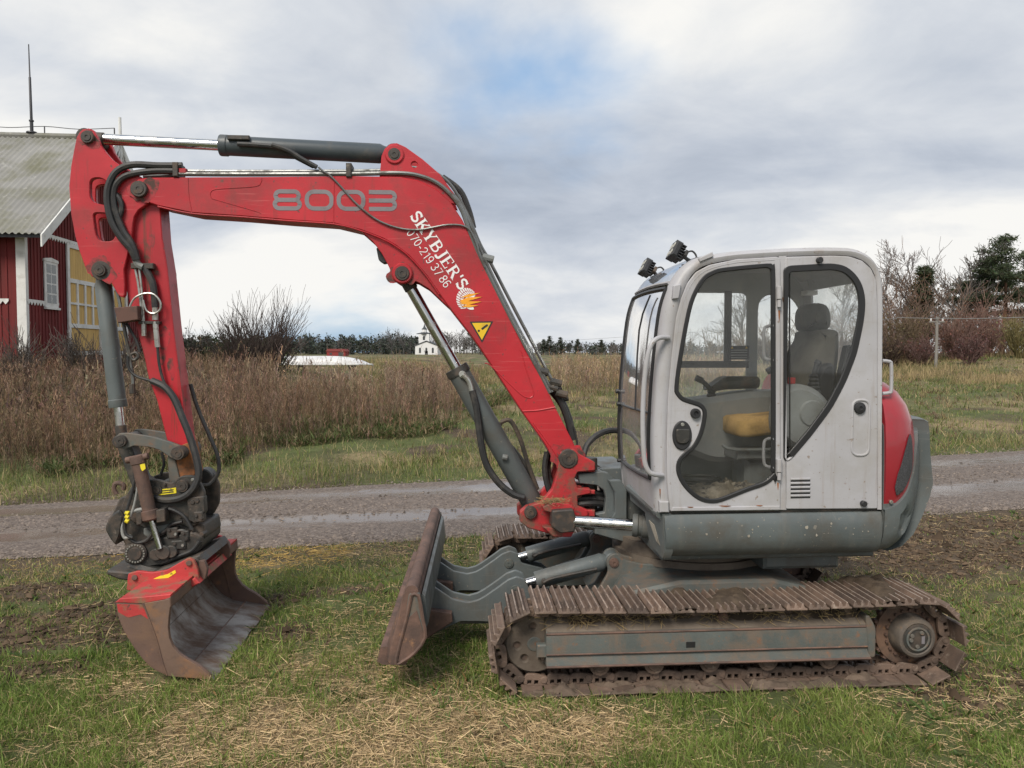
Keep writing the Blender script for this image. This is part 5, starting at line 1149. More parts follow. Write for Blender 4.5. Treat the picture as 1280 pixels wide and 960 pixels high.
q = U(868.5, 516.5, CN)
one('catch_knob', MB_add(lathe((q[0], CN - 0.03, q[1]), (q[0], CN, q[1]), [(0.012, 0.010), (0.0, 0.015), (0.0, 0.026), (0.006, 0.030), (0.03, 0.030)], 20)), BLACKP, door)
for y0, y1 in ((407, 450), (548, 584)):
    one('door_grip', tube([P(968, y0, CN - 0.01), P(959, y0 + 1, CN + 0.05), P(955, y0 + 7, CN + 0.06), P(955, y1 - 7, CN + 0.06), P(959, y1 - 1, CN + 0.05), P(968, y1, CN - 0.01)], 0.010, 8, 4), WHITE, door)
for y in (372, 588):
    hg = one('hinge', MB_add(cyl(P(974, y - 14, CN - 0.016), P(974, y + 2, CN - 0.016), 0.016, 12), cyl(P(974, y + 3, CN - 0.016), P(974, y + 12, CN - 0.016), 0.012, 12)), WHITE, door)
rear_o = [(982, 321), (1040, 319.5), (1062, 320.5), (1078, 326), (1089, 336), (1095.5, 350), (1097, 380), (1097, 636), (982, 636.5)]
rsea = [(979.5, 336), (986, 332), (1040, 329), (1056, 332), (1068, 341), (1077, 354), (1081.5, 372), (1081, 390), (1078.5, 407), (1071, 442), (1057.5, 477), (1040, 510), (1014, 545), (990, 573), (984, 577), (979.5, 574)]
rpts = fillet(UL(rsea, CN), [0.02, 0.02] + [0.05] * 12 + [0.03, 0.02], 3)
if area2(rpts) < 0: rpts = rpts[::-1]
rp = one('rear_side_panel', prism(fillet(UL(rear_o, CN), 0.012, 2), CN - 0.002, CN + 0.03, 0.005, [offset_poly(rpts, 0.012)]), WHITE, cab_o)
one('window_seal', prism(rpts, CN - 0.008, CN + 0.012, 0.004, [offset_poly(rpts, 0.040)]), SEAL, rp)
one('side_window', prism(offset_poly(rpts, 0.034), CN - 0.002, CN + 0.003, 0.0), GLASS, rp)
one('door_post', prism(UL([(974, 319), (984, 319), (984, 638), (974, 638)], CN), CN + 0.006, CN + 0.05, 0.003), WHITE, rp)
for k in range(5):
    one('vent_slot', prism(fillet(UL([(988, 597.5 + 5.2 * k), (1012.5, 597 + 5.2 * k), (1012.5, 599.6 + 5.2 * k), (988, 600 + 5.2 * k)], CN), 0.004, 2), CN - 0.009, CN - 0.001, 0.003), WHITE, rp)
    one('vent_gap', prism(UL([(988, 600.4 + 5.2 * k), (1012.5, 600 + 5.2 * k), (1012.5, 601.8 + 5.2 * k), (988, 602.2 + 5.2 * k)], CN), CN - 0.0032, CN - 0.001, 0.0005), BLACKP, rp)
# pressed handle recess: a raised rounded lip around a sunk oval
a0, a1 = U(1065.5, 500, CN), U(1085.5, 569, CN)
ov = fillet([(a0[0], a1[1]), (a1[0], a1[1]), (a1[0], a0[1]), (a0[0], a0[1])], 0.048, 6)
one('handle_recess', tube([(x, CN - 0.001, z) for x, z in ov + ov[:1]], 0.0085, 8, 1), WHITE, rp)
q = U(1074, 510, CN)
one('panel_lock', lathe((q[0], CN - 0.022, q[1]), (q[0], CN, q[1]), [(0.006, 0.008), (0.0, 0.012), (0.004, 0.032), (0.010, 0.036), (0.022, 0.036)], 20), BLACKP, rp)
for x, y in ((1023, 325.5), (1078, 629)):
    q = U(x, y, CN); one('rubber_stop', cyl((q[0], CN - 0.03, q[1]), (q[0], CN, q[1]), 0.018, 14), BLACKP, rp)
# grab rails
one('grab_rail', tube([P(836, 422, CN - 0.01), P(822, 423, CN - 0.05), P(812, 436, CN - 0.06), P(806, 470, CN - 0.06), P(803.5, 520, CN - 0.06), P(805, 570, CN - 0.06), P(810, 588, CN - 0.06), P(818, 593, CN - 0.05), P(828, 594, CN - 0.01)], 0.0145, 10, 5), WHITE, cab_o)
one('grab_rail', tube([P(1103, 451, CN + 0.03), P(1111, 452, CN + 0.03), P(1114, 456, CN + 0.03), P(1114, 487, CN + 0.03), P(1111, 491, CN + 0.03), P(1103, 492, CN + 0.03)], 0.011, 8, 3), WHITE, cab_o)
one('hinge_plate', prism(fillet(UL([(842, 357), (851, 355), (848, 373), (840, 374)], CN - 0.01), 0.004, 2), CN - 0.022, CN + 0.02, 0.004), WHITE, cab_o)
one('hinge_plate', prism(fillet(UL([(873, 323), (890, 315), (891, 321), (874, 328)], CN - 0.0), 0.004, 2), CN - 0.014, CN + 0.05, 0.004), WHITE, cab_o)
one('step_block', prism(UL([(823, 626), (835, 626), (835.5, 640), (824, 640)], CN - 0.0), CN - 0.02, CN + 0.06, 0.006), WHITE, cab_o)
# work lamps on the roof
def lamp(px, py, v, s, flip=1):
    c = Vector(P(px, py, v)); m = Matrix.Translation(c) @ Matrix.Rotation(R(-62), 4, 'Y') @ Matrix.Rotation(R(12), 4, 'Z')
    body = MB()
    body.add(xform(rbox(-0.055, 0.055, -0.055, 0.055, 0.0, 0.045, 0.012), m))
    for k in range(6): body.add(xform(rbox(-0.050 + 0.018 * k, -0.042 + 0.018 * k, -0.045, 0.045, -0.028, 0.0, 0.002), m))
    o = body.build('roof_lamp', BLACKP, cab_o)
    for i in (-1, 1):
        for j in (-1, 1): one('lamp_lens', xform(lathe((i * 0.024, j * 0.024, 0.040), (i * 0.024, j * 0.024, 0.05), [(0, 0.02), (0.006, 0.021), (0.008, 0.012), (0.005, 0.0015)], 14), m), LENS, o)
    one('lamp_bracket', MB_add(xform(rbox(-0.02, 0.02, -0.06, 0.06, -0.05, -0.03, 0.004), m), tube([c + Vector((0.035, 0, -0.02)), c + Vector((0.08, 0, -0.05)), c + Vector((0.14, 0, -0.06))], 0.012, 8, 3)), BLACKISH, o)
    one('lamp_cable', tube([c + Vector((0.05, 0.02, 0)), c + Vector((0.10, 0.03, 0.015)), c + Vector((0.125, 0.02, -0.02)), c + Vector((0.10, 0.0, -0.05))], 0.006, 6, 4), RUBBER, o)
lamp(847, 316, CN + 0.19, 1); lamp(810, 336, CF - 0.15, 1)
one('mirror_arm', tube([P(800, 372, 0.05), P(797, 380, 0.06), P(796, 392, 0.06)], 0.012, 6, 2), BLACKP, cab_o)

# far side wall with its windows
far = [(q.x, q.y) for q in rs]
far_o = far[:]
zb = far[0][1]
fw1 = [(far[9][0] + 0.06, 1.62), (-0.30, 1.70), (0.42, 1.70), (0.42, 2.42), (-0.16, 2.42), (-0.25, 2.36)]
fw2 = fillet([(0.50, 1.45), (0.80, 1.45), (0.83, 1.60), (0.83, 2.30), (0.74, 2.42), (0.50, 2.42)], 0.12, 4)
fw1 = fillet([(-0.36, 1.66), (0.42, 1.66), (0.42, 2.43), (-0.15, 2.43), (-0.26, 2.34)], 0.05, 3)
fwall = one('far_side_wall', prism(far_o, CF - 0.030, CF - 0.002, 0.003, [fw1, fw2]), PLASTIC, cab_o)
one('far_window', prism(fw1, CF - 0.014, CF - 0.010, 0.0), GLASSFAR, fwall); one('far_window', prism(fw2, CF - 0.014, CF - 0.010, 0.0), GLASSFAR, fwall)
one('window_bar', rbox(-0.36, 0.43, CF - 0.05, CF - 0.028, 1.885, 1.935, 0.003), SEAL, fwall)
one('window_bar', rbox(0.245, 0.295, CF - 0.055, CF - 0.028, 1.93, 2.44, 0.003), SEAL, fwall)
wl_ = one('warning_plate', rbox(0.27, 0.42, CF - 0.075, CF - 0.058, 1.945, 2.045, 0.002), BLACKP, fwall)
for k in range(4): one('plate_print', rbox(0.285, 0.405, CF - 0.0765, CF - 0.0752, 1.957 + k * 0.018, 1.962 + k * 0.018, 0.0003), PLASTIC, wl_)
for x in (0.292, 0.398): one('plate_symbol', prism([(x - 0.009, 2.026), (x + 0.009, 2.026), (x, 2.041)], CF - 0.0768, CF - 0.0755, 0.0003), YELLOW, wl_)
# interior -----------------------------------------------------------------
one('cab_floor', rbox(-0.43, 0.90, CN + 0.035, CF - 0.035, 1.03, 1.06, 0.004), PLASTIC, cab_o)
one('inner_panel', rbox(-0.40, 0.50, CF - 0.15, CF - 0.035, 1.03, 1.64, 0.03), PLASTIC, cab_o)
one('side_console', prism(fillet([(-0.30, 1.60), (-0.20, 1.66), (0.30, 1.73), (0.75, 1.74), (0.75, 1.30), (0.05, 1.24), (-0.20, 1.34)], 0.08, 5), CF - 0.42, CF - 0.13, 0.04), PLASTIC, cab_o)
one('console_lid', prism(fillet([(0.02, 1.735), (0.40, 1.75), (0.40, 1.83), (0.15, 1.83)], 0.03, 4), CF - 0.36, CF - 0.18, 0.03), BLACKISH, cab_o)
def joystick(u, v, z, lean, name='joystick'):
    m = MB()
    for k in range(5): m.add(lathe((u, v, z + 0.024 * k), (u, v, z + 0.024 * k + 0.024), [(0, 0.038 - k * 0.004), (0.012, 0.046 - k * 0.004), (0.024, 0.036 - k * 0.004)], 16))
    g = m.build(name, BLACKP, cab_o)
    p0 = Vector((u, v, z + 0.11)); p1 = p0 + Vector((lean * 0.035, 0, 0.045)); p2 = p0 + Vector((lean * 0.085, 0, 0.085))
    one('grip', MB_add(tube([p0, p1, p2], 0.016, 10, 4), tube([p2 + Vector((-0.02 * lean, 0, -0.012)), p2 + Vector((0.025 * lean, 0, 0.008))], 0.022, 10, 1)), BLACKP, g)
    return g
joystick(0.05, -0.30, 1.62, -1)
# seat: base, cushion, back, head rest
one('seat_base', MB_add(rbox(0.12, 0.62, -0.62, -0.22, 1.30, 1.36, 0.01), rbox(0.20, 0.55, -0.56, -0.28, 1.03, 1.30, 0.03), tube([(0.02, -0.62, 1.40), (0.10, -0.64, 1.37), (0.5, -0.64, 1.37)], 0.012, 8, 3)), CASTGREY, cab_o)
cu = [[(0.11 + 0.40 * s, -0.42 + 0.23 * c, z) for s, c in ((0, -.7), (.04, -.95), (.15, -1), (.85, -1), (1, -.9), (1, .9), (.85, 1), (.15, 1), (.04, .95), (0, .7))] for z in (1.455, 1.475, 1.56, 1.575)]
cu = [[((p[0] - 0.36) * k + 0.36, (p[1] + 0.42) * k - 0.42, p[2] + 0.05 * max(0, p[0] - 0.1) + 0.01 * math.sin(p[0] * 30)) for p in r] for r, k in zip(cu, (0.94, 1.0, 1.0, 0.9))]
one('seat_cushion', loft(cu), CUSHION, cab_o, angle=60)
back = [(0.60, 1.46), (0.52, 1.60), (0.58, 1.95), (0.64, 2.08), (0.66, 2.14), (0.78, 2.14), (0.80, 2.05), (0.78, 1.80), (0.72, 1.46)]
one('seat_back', prism(smooth_closed(back, 3), -0.64, -0.22, 0.05), SEATCLOTH, cab_o, angle=70)
hr = smooth_closed([(0.62, 2.15), (0.605, 2.22), (0.62, 2.29), (0.68, 2.325), (0.76, 2.31), (0.79, 2.25), (0.79, 2.18), (0.76, 2.145), (0.68, 2.14)], 3)
one('head_rest', prism(hr, -0.55, -0.30, 0.06), paint('dark_head_rest', (0.06, 0.058, 0.052), (0.1, 0.09, 0.07), .5, .7, 8, rough=.9, bump=.001, bscale=200), cab_o, angle=70)
one('belt_pillar', prism(fillet([(0.70, 1.45), (0.80, 1.45), (0.92, 2.02), (0.83, 2.05)], 0.02, 3), -0.66, -0.58, 0.01), BLACKP, cab_o)
one('arm_rest', prism(smooth_closed([(0.60, 1.66), (0.58, 1.78), (0.62, 1.90), (0.68, 1.93), (0.71, 1.88), (0.70, 1.70), (0.66, 1.62)], 3), -0.74, -0.66, 0.02), BLACKP, cab_o, angle=60)
PODM = paint('light_grey_pod', (0.33, 0.34, 0.33), (0.22, 0.215, 0.20), 0.5, 0.75, 6.0, rough=0.5, var=0.15)
# near side control pod with its bellows
pod = smooth_closed([(0.28, 1.52), (0.29, 1.70), (0.34, 1.78), (0.44, 1.80), (0.56, 1.75), (0.66, 1.62), (0.70, 1.45), (0.66, 1.36), (0.50, 1.37), (0.36, 1.42)], 3)
one('control_pod', prism(pod, -0.86, -0.70, 0.035), PODM, cab_o, angle=60)
one('pod_ring', lathe((0.50, -0.872, 1.62), (0.50, -0.85, 1.62), [(0, 0.05), (0, 0.075), (0.008, 0.08), (0.02, 0.09)], 24), PODM, cab_o)
for k in range(5): one('bellows', prism(smooth_closed([(0.50 + 0.012 * k, 1.24 + 0.032 * k), (0.70, 1.26 + 0.03 * k), (0.72, 1.28 + 0.032 * k), (0.52 + 0.01 * k, 1.27 + 0.032 * k)], 3), -0.86, -0.62, 0.012), PODM, cab_o)
joystick(0.545, -0.78, 1.74, 0.3)
one('lever', MB_add(tube([(0.36, -0.78, 1.76), (0.30, -0.78, 1.84), (0.27, -0.78, 1.88)], 0.009, 8, 2), cyl((0.27, -0.78, 1.87), (0.25, -0.78, 1.90), 0.022, 12), cyl((0.37, -0.78, 1.74), (0.35, -0.78, 1.79), 0.024, 12)), BLACKP, cab_o)
one('red_switch', rbox(0.385, 0.42, -0.80, -0.76, 1.80, 1.84, 0.004), plain('red_plastic', (0.4, 0.03, 0.03), 0.4), cab_o)
gu = np.linspace(-0.36, 0.30, 60); gv = np.linspace(-0.92, -0.34, 50); GU, GV = np.meshgrid(gu, gv, indexing='ij')
Z = 1.058 + 0.16 * np.clip(fbm(GU * 7, GV * 7, 201, 4) - 0.36, 0, 1) * (0.5 + np.clip(GU + 0.4, 0, 1) * 1.5) + 0.012 * fbm(GU * 40, GV * 40, 203, 2)
idx = np.arange(GU.size).reshape(GU.shape); faces = [(int(idx[a, b]), int(idx[a + 1, b]), int(idx[a + 1, b + 1]), int(idx[a, b + 1])) for a in range(59) for b in range(49)]
me = bpy.data.meshes.new('floor_litter'); me.from_pydata(np.stack([GU.ravel(), GV.ravel(), Z.ravel()], 1).tolist(), [], faces)
tag(link('floor_litter', me, paint('rags_and_dry_mud', (0.20, 0.165, 0.12), (0.36, 0.31, 0.24), 0.46, 0.60, 7.0, rough=0.95, var=0.3, dirt2=(0.06, 0.05, 0.045), d2=(0.57, 0.62), d2scale=10, bump=0.004), cab_o), kind='stuff')
one('floor_mat', prism([(-0.36, 1.03), (0.1, 1.03), (0.1, 1.045), (-0.36, 1.045)], -0.9, -0.5, 0.004), BEIGE, cab_o)
one('cable_coil', MB_add(*[tube([(-0.10 + (0.13 + 0.01 * j) * math.cos(k * 0.5), -0.42 + 0.11 * math.sin(k * 0.5), 1.05 + 0.025 * j + 0.004 * math.sin(k)) for k in range(14)], 0.012, 6, 2) for j in range(5)]), BLACKP, cab_o)
one('red_tray', rbox(-0.36, -0.20, -0.80, -0.66, 1.046, 1.075, 0.006), plain('red_tray_plastic', (0.42, 0.06, 0.04), 0.5), cab_o)
one('yellow_sticker', rbox(-0.21, -0.17, CF - 0.1535, CF - 0.1502, 1.29, 1.36, 0.0004), YELLOW, cab_o)
one('cab_lamp', rbox(0.74, 0.82, -0.25, -0.15, 2.40, 2.43, 0.006), DECALWHITE, cab_o)
# loop hose by the cab front
px_tube([(729, 572), (734, 556), (748, 543), (765, 538), (778, 541), (786, 552), (788, 570)], [-0.05, 0.0, 0.05, 0.12, 0.15, 0.15, 0.12], 0.022, 'hose', RUBBER, deck)
px_tube([(690, 560), (684, 580), (686, 600), (694, 615)], 0.05, 0.028, 'hose', RUBBER, swing)
px_tube([(684, 565), (681, 585), (684, 605), (690, 622)], 0.0, 0.022, 'hose', RUBBER, swing)

# rust runs and spatter marks on the cab
for x, y, w_, h_, v_ in ((973.5, 389, 2.2, 14, CN - 0.0045), (979, 372, 1.5, 6, CN + 0.004), (972, 604, 2.0, 9, CN - 0.0045), (905, 631.5, 16, 1.6, CN - 0.0135), (948, 631, 9, 1.4, CN - 0.0135), (862, 633, 8, 1.3, CN - 0.0135), (825, 612, 1.6, 12, CN - 0.0)):
    pts_ = [(x - w_ / 2, y), (x - w_ * 0.3, y - h_ * 0.12), (x + w_ / 2, y - h_ * 0.05), (x + w_ * 0.42, y + h_ * 0.5), (x + w_ * 0.1, y + h_), (x - w_ * 0.25, y + h_ * 0.6)]
    one('rust_run', prism(UL(pts_, CN), v_ - 0.0006, v_ + 0.0004, 0.0), ORANGERUST, cab_o)

# dried mud spatter thrown up on skirt and door
sm_ = MB(); rd = random.Random(77)
def splat(u, v, z, r):
    ph = rd.uniform(0, 6.28); return prism([(u + r * (1 + 0.35 * math.sin(2 * k + ph) * rd.random()) * math.cos(k * 0.785), z + r * 1.25 * (1 + 0.3 * rd.uniform(-1, 1)) * math.sin(k * 0.785)) for k in range(8)], v - 0.0012, v + 0.001, 0.0005)
for k in range(34):
    u = uA + 0.05 + (uB - uA - 0.1) * rd.random() ** 1.2; z = 0.885 + 0.10 * rd.random() ** 1.6; sm_.add(splat(u, -0.9925 + (0.004 if z > 0.96 else 0), z, 0.0016 + rd.expovariate(1 / 0.0016)))
for k in range(14):
    u = -0.40 + 1.28 * rd.random(); z = 1.065 + 0.16 * rd.random() ** 2.2
    if 0.24 < u < 0.29: continue
    sm_.add(splat(u, CN - (0.0125 if z < 1.075 and u < 0.22 else 0.0045), z, 0.0014 + rd.expovariate(1 / 0.0010)))
tag(sm_.build('mud_spatter', BEIGE, deck, smooth=False), kind='stuff')

# ================================================================ the place
rng = np.random.default_rng(11)
def Wp(px, py, Y):
    """photograph pixel at the depth Y (metres in front of the camera)"""
    x = (px - 640) / 960; y = -(py - 480) / 960
    d = (x, math.cos(PITCH) + y * math.sin(PITCH), -math.sin(PITCH) + y * math.cos(PITCH)); t = Y / d[1]
    return Vector((d[0] * t, Y, CAM_H + d[2] * t))
def mesh_np(name, verts, polys, mat, parent=None, colr=None, smooth=False):
    """polys: list of (n, k) index arrays"""
    me = bpy.data.meshes.new(name); verts = np.asarray(verts, np.float32)
    me.vertices.add(len(verts)); me.vertices.foreach_set('co', verts.ravel())
    loops = np.concatenate([p.ravel() for p in polys]).astype(np.int32)
    tot = np.concatenate([np.full(len(p), p.shape[1], np.int32) for p in polys]); start = np.concatenate([[0], np.cumsum(tot)[:-1]]).astype(np.int32)
    me.loops.add(len(loops)); me.loops.foreach_set('vertex_index', loops)
    me.polygons.add(len(tot)); me.polygons.foreach_set('loop_start', start); me.polygons.foreach_set('loop_total', tot)
    if smooth: me.polygons.foreach_set('use_smooth', np.ones(len(tot), bool))
    me.update(calc_edges=True); me.validate()
    if colr is not None:
        a = me.attributes.new('col', 'FLOAT_COLOR', 'POINT'); c = np.ones((len(verts), 4), np.float32); c[:, :3] = colr; a.data.foreach_set('color', c.ravel())
    me.materials.append(mat)
    o = bpy.data.objects.new(name, me); col.objects.link(o)
    if parent is not None: o.parent = parent
    return o
def col_mat(name, rough=0.7, trans=0.25, spec=0.25):
    m = bpy.data.materials.new(name); m.use_nodes = True; n, l = m.node_tree.nodes, m.node_tree.links
    p = n['Principled BSDF']; a = N(n, 'ShaderNodeAttribute', attribute_name='col'); l.new(a.outputs['Color'], p.inputs['Base Color'])
    p.inputs['Roughness'].default_value = rough; p.inputs['Specular IOR Level'].default_value = spec
    if trans > 0:
        t = N(n, 'ShaderNodeBsdfTranslucent'); l.new(a.outputs['Color'], t.inputs[0]); x = N(n, 'ShaderNodeMixShader', inp={0: trans})
        l.new(p.outputs[0], x.inputs[1]); l.new(t.outputs[0], x.inputs[2]); l.new(x.outputs[0], n['Material Output'].inputs[0])
    return m
LEAFM = col_mat('leaf_blades', 0.6, 0.3, 0.3); DRYM = col_mat('dry_stalks', 0.9, 0.15, 0.1); TWIGM = col_mat('bark_twigs', 0.9, 0.0, 0.1)

def blades(base, L, w, lean, bend, az=None, S=2):
    """curved pointed ribbons; returns verts (n, 2S+1, 3) and polygons"""
    n = len(base); az = rng.uniform(0, 2 * np.pi, n) if az is None else az
    h = np.stack([np.cos(az), np.sin(az), np.zeros(n)], 1); sd_ = np.stack([-np.sin(az), np.cos(az), np.zeros(n)], 1)
    fac = rng.uniform(0, 2 * np.pi, n); sd_ = sd_ * np.cos(fac * 0.35)[:, None] + h * np.sin(fac * 0.35)[:, None]
    V = np.zeros((n, 2 * S + 1, 3))
    for k in range(S + 1):
        t = k / S
        p = base + (L * t)[:, None] * np.array([0, 0, 1.0]) * (1 - 0.35 * np.abs(bend) * t)[:, None] + h * (L * (lean * t + bend * t * t))[:, None]
        if k < S:
            ww = (w * (1 - t * 0.55))[:, None] * sd_ * 0.5
            V[:, 2 * k] = p - ww; V[:, 2 * k + 1] = p + ww
        else: V[:, 2 * S] = p
    o = (np.arange(n) * (2 * S + 1))[:, None]; polys = []
    q = [np.array([[2 * k, 2 * k + 1, 2 * k + 3, 2 * k + 2]]) + o for k in range(S - 1)]
    if q: polys.append(np.concatenate(q))
    polys.append(np.array([[2 * S - 2, 2 * S - 1, 2 * S]]) + o)
    return V.reshape(-1, 3), polys, 2 * S + 1
def ribbons(p0, p1, w0, w1=None):
    """straight flat ribbons from p0 to p1"""
    n = len(p0); w1 = w0 if w1 is None else w1; d = p1 - p0
    r = rng.normal(size=(n, 3)); s = np.cross(d, r); s /= np.linalg.norm(s, axis=1)[:, None] + 1e-9
    V = np.stack([p0 - s * (w0 / 2)[:, None], p0 + s * (w0 / 2)[:, None], p1 + s * (w1 / 2)[:, None], p1 - s * (w1 / 2)[:, None]], 1)
    return V.reshape(-1, 3), np.arange(4 * n).reshape(n, 4)

# ---------------------------------------------------------------- ground relief
def sstep(x, a, b):
    t = np.clip((np.asarray(x, float) - a) / (b - a), 0, 1); return t * t * (3 - 2 * t)
def road_near(X): X = np.asarray(X, float); return np.where(X < -8, 6.77 + 0.25 * (X + 8), np.where(X > 12, 10.97 + 0.27 * (X - 12), 8.45 + 0.21 * X)) + 0.12 * (fbm(X * 0.7, X * 0 + 2.2, 31, 3) - 0.5)
def road_far(X): X = np.asarray(X, float); return np.where(X < -8, 9.46 + 0.25 * (X + 8), np.where(X > 12, 16.06 + 0.27 * (X - 12), 12.10 + 0.33 * X)) + 0.2 * (fbm(X * 0.5, X * 0 + 7.2, 32, 3) - 0.5)
def weed_front(X): return np.interp(X, [-40, -12, -7.7, -5.2, -4.0, -1.4, -0.6, 1.0, 40], [9, 11.0, 12.0, 13.2, 15.6, 18.0, 22, 30, 40])
def hbase(X, Y):
    X = np.asarray(X, float); Y = np.asarray(Y, float)
    d = Y - road_far(X)
    left = 1 - sstep(X, -6, 1.0)
    rise = sstep(d, 0.5, 13) * (0.42 + 0.20 * left) + 0.65 * sstep(-X, 5, 11) * sstep(d, 2, 9)
    rise = rise + 1.3 * sstep(X, 18, 40) * sstep(Y, 34, 60)
    rise = rise * (1 - sstep(Y, 90, 170))
    return rise + 0.10 * sstep(d, 2, 10) * (fbm(X * 0.35, Y * 0.35, 41, 3) - 0.5) * 2
def heap(X, Y, cx, cy, rx, ry, rot=0):
    c, s = math.cos(rot), math.sin(rot); x = (X - cx) * c + (Y - cy) * s; y = -(X - cx) * s + (Y - cy) * c
    return np.exp(-((x / rx) ** 2 + (y / ry) ** 2))
def masks(X, Y):
    """straw, mud and green weights of the near ground"""
    X = np.asarray(X, float); Y = np.asarray(Y, float)
    f = fbm(X * 1.1, Y * 1.1, 51, 4); g = fbm(X * 3.5 + 9, Y * 3.5, 57, 4); lo = fbm(X * 0.45, Y * 0.45, 61, 3)
    mud = 2.6 * heap(X, Y, -3.25, 5.50, 1.15, 0.36, 0.42) + 1.3 * heap(X, Y, -3.9, 6.3, 0.5, 0.2) + 1.0 * heap(X, Y, -3.0, 4.75, 0.4, 0.14, 0.3) + 0.4 * heap(X, Y, -3.9, 6.5, 0.4, 0.12) + 1.0 * heap(X, Y, -1.3, 6.3, 0.40, 0.10, 0.1) + 0.9 * heap(X, Y, -1.55, 5.35, 0.30, 0.25) \
        + 0.95 * sstep(X + 0.25 * (Y - 7), 2.9, 4.1) * sstep(Y, 5.4, 6.4) * (1 - sstep(Y, 8.7, 9.5)) * (0.3 + 1.2 * sstep(fbm(X * 0.9, Y * 1.6, 58, 3), 0.40, 0.58)) + 0.8 * heap(X, Y, 2.95, 4.5, 0.7, 0.4) + 0.55 * heap(X, Y, 1.8, 6.7, 1.6, 1.6)
    mud = np.clip(mud * (0.45 + 1.1 * g) , 0, 1.2)
    straw = 1.35 * heap(X, Y, -1.0, 3.92, 1.05, 0.44, 0.05) + 1.15 * heap(X, Y, 0.25, 3.95, 0.65, 0.30) + 0.6 * heap(X, Y, -0.9, 4.75, 1.0, 0.35) + 0.75 * heap(X, Y, -2.45, 7.15, 0.55, 0.20) + 0.5 * heap(X, Y, -1.6, 7.6, 1.0, 0.3) \
        + 0.5 * heap(X, Y, -2.4, 4.55, 0.5, 0.25) + 0.35 * sstep(X, 1.4, 3) * (1 - sstep(Y, 4.2, 5.0)) + 0.3 * heap(X, Y, -0.8, 5.6, 0.7, 0.5)
    straw = np.clip(straw * (0.35 + 1.3 * f), 0, 1.2)
    green = np.clip(0.55 + 1.0 * (lo - 0.45) + 0.7 * heap(X, Y, -3.0, 4.2, 1.6, 0.8) + 0.6 * heap(X, Y, 0.0, 4.7, 1.3, 0.55) + 0.7 * heap(X, Y, 1.2, 3.9, 1.0, 0.45) - 0.35 * sstep(Y, 6.2, 7.4) - 0.25 * sstep(X, 2, 3.5), 0.05, 1)
    return straw, mud, green
def near_relief(X, Y):
    s, m, g = masks(X, Y)
    return 0.035 * (fbm(X * 1.3, Y * 1.3, 71, 3) - 0.5) + np.clip(m, 0, 1) * (0.12 * (fbm(X * 5, Y * 5, 72, 4) - 0.35)) + 0.012 * (fbm(X * 12, Y * 12, 73, 3) - 0.5)
def under_machine(X, Y):
    """flat where tracks and bucket stand"""
    u = (X - CX) * _ca + (Y - CY) * _sa; v = -(X - CX) * _sa + (Y - CY) * _ca
    t = (sstep(u, -1.6, -1.3) * (1 - sstep(u, 1.25, 1.5))) * (1 - sstep(np.abs(np.abs(v) - 0.895), 0.24, 0.40))
    b = sstep(u, -3.75, -3.5) * (1 - sstep(u, -3.2, -3.0)) * sstep(v, -0.95, -0.75) * (1 - sstep(v, 0.65, 0.85))
    return np.clip(t + b, 0, 1)
def hgt(X, Y):
    X = np.asarray(X, float); Y = np.asarray(Y, float)
    nr, fr = road_near(X), road_far(X)
    inroad = sstep(Y, nr - 0.25, nr + 0.15) * (1 - sstep(Y, fr - 0.15, fr + 0.35))
    um = under_machine(X, Y)
    near = (near_relief(X, Y) * (1 - um) + um * -0.012) * (1 - sstep(Y, nr - 0.1, nr + 0.1))
    far = (0.16 * (fbm(X * 0.9, Y * 0.9, 81, 4) - 0.45)) * sstep(Y, fr + 0.1, fr + 1.5)
    return hbase(X, Y) + near + far - 0.035 * inroad
xs = np.concatenate([-np.geomspace(900, 8.2, 46), np.linspace(-8, 9, 270), np.geomspace(9.3, 1000, 46)])
ys = np.concatenate([np.linspace(-60, 1.8, 14), np.linspace(2.0, 9.9, 198), np.linspace(10, 24, 120), np.geomspace(24.3, 2500, 70)])
GX, GY = np.meshgrid(xs, ys, indexing='ij'); GZ = hgt(GX, GY)
ni, nj = GX.shape; idx = np.arange(ni * nj).reshape(ni, nj)
quads = np.stack([idx[:-1, :-1], idx[1:, :-1], idx[1:, 1:], idx[:-1, 1:]], -1).reshape(-1, 4)
ms, mm, mg = masks(GX, GY)
nearw = 1 - sstep(GY, road_near(GX) - 0.2, road_near(GX) + 0.2)
ffar = fbm(GX * 0.5, GY * 0.5, 91, 4)
ms = ms * nearw + (1 - nearw) * np.clip(0.3 + 1.2 * (ffar - 0.4), 0, 1); mm = mm * nearw + (1 - nearw) * np.clip((fbm(GX * 0.8 + 4, GY * 0.8, 93, 4) - 0.5) * 3.0, 0, 0.8); mg = mg * nearw + (1 - nearw) * np.clip(0.5 + (fbm(GX * 0.3, GY * 0.3, 95, 3) - 0.45) * 2, 0, 1)
gmat = bpy.data.materials.new('turf_and_soil'); gmat.use_nodes = True
n_, l_ = gmat.node_tree.nodes, gmat.node_tree.links; pb = n_['Principled BSDF']
at_ = N(n_, 'ShaderNodeAttribute', attribute_name='col'); sx = N(n_, 'ShaderNodeSeparateColor'); l_.new(at_.outputs['Color'], sx.inputs[0])
tc_ = N(n_, 'ShaderNodeTexCoord')
def gn(s, d=6, r=0.65):
    q = N(n_, 'ShaderNodeTexNoise', inp={'Scale': s, 'Detail': d, 'Roughness': r}); l_.new(tc_.outputs['Object'], q.inputs['Vector']); return q
def gmix(fac, a, b):
    x = N(n_, 'ShaderNodeMixRGB'); l_.new(fac, x.inputs[0])
    for k, c in ((1, a), (2, b)):
        if hasattr(c, 'is_linked') or not hasattr(c, '__len__'): l_.new(c, x.inputs[k])
        else: x.inputs[k].default_value = (*c, 1)
    return x.outputs[0]
q1, q2, q3 = gn(14), gn(45), gn(3)
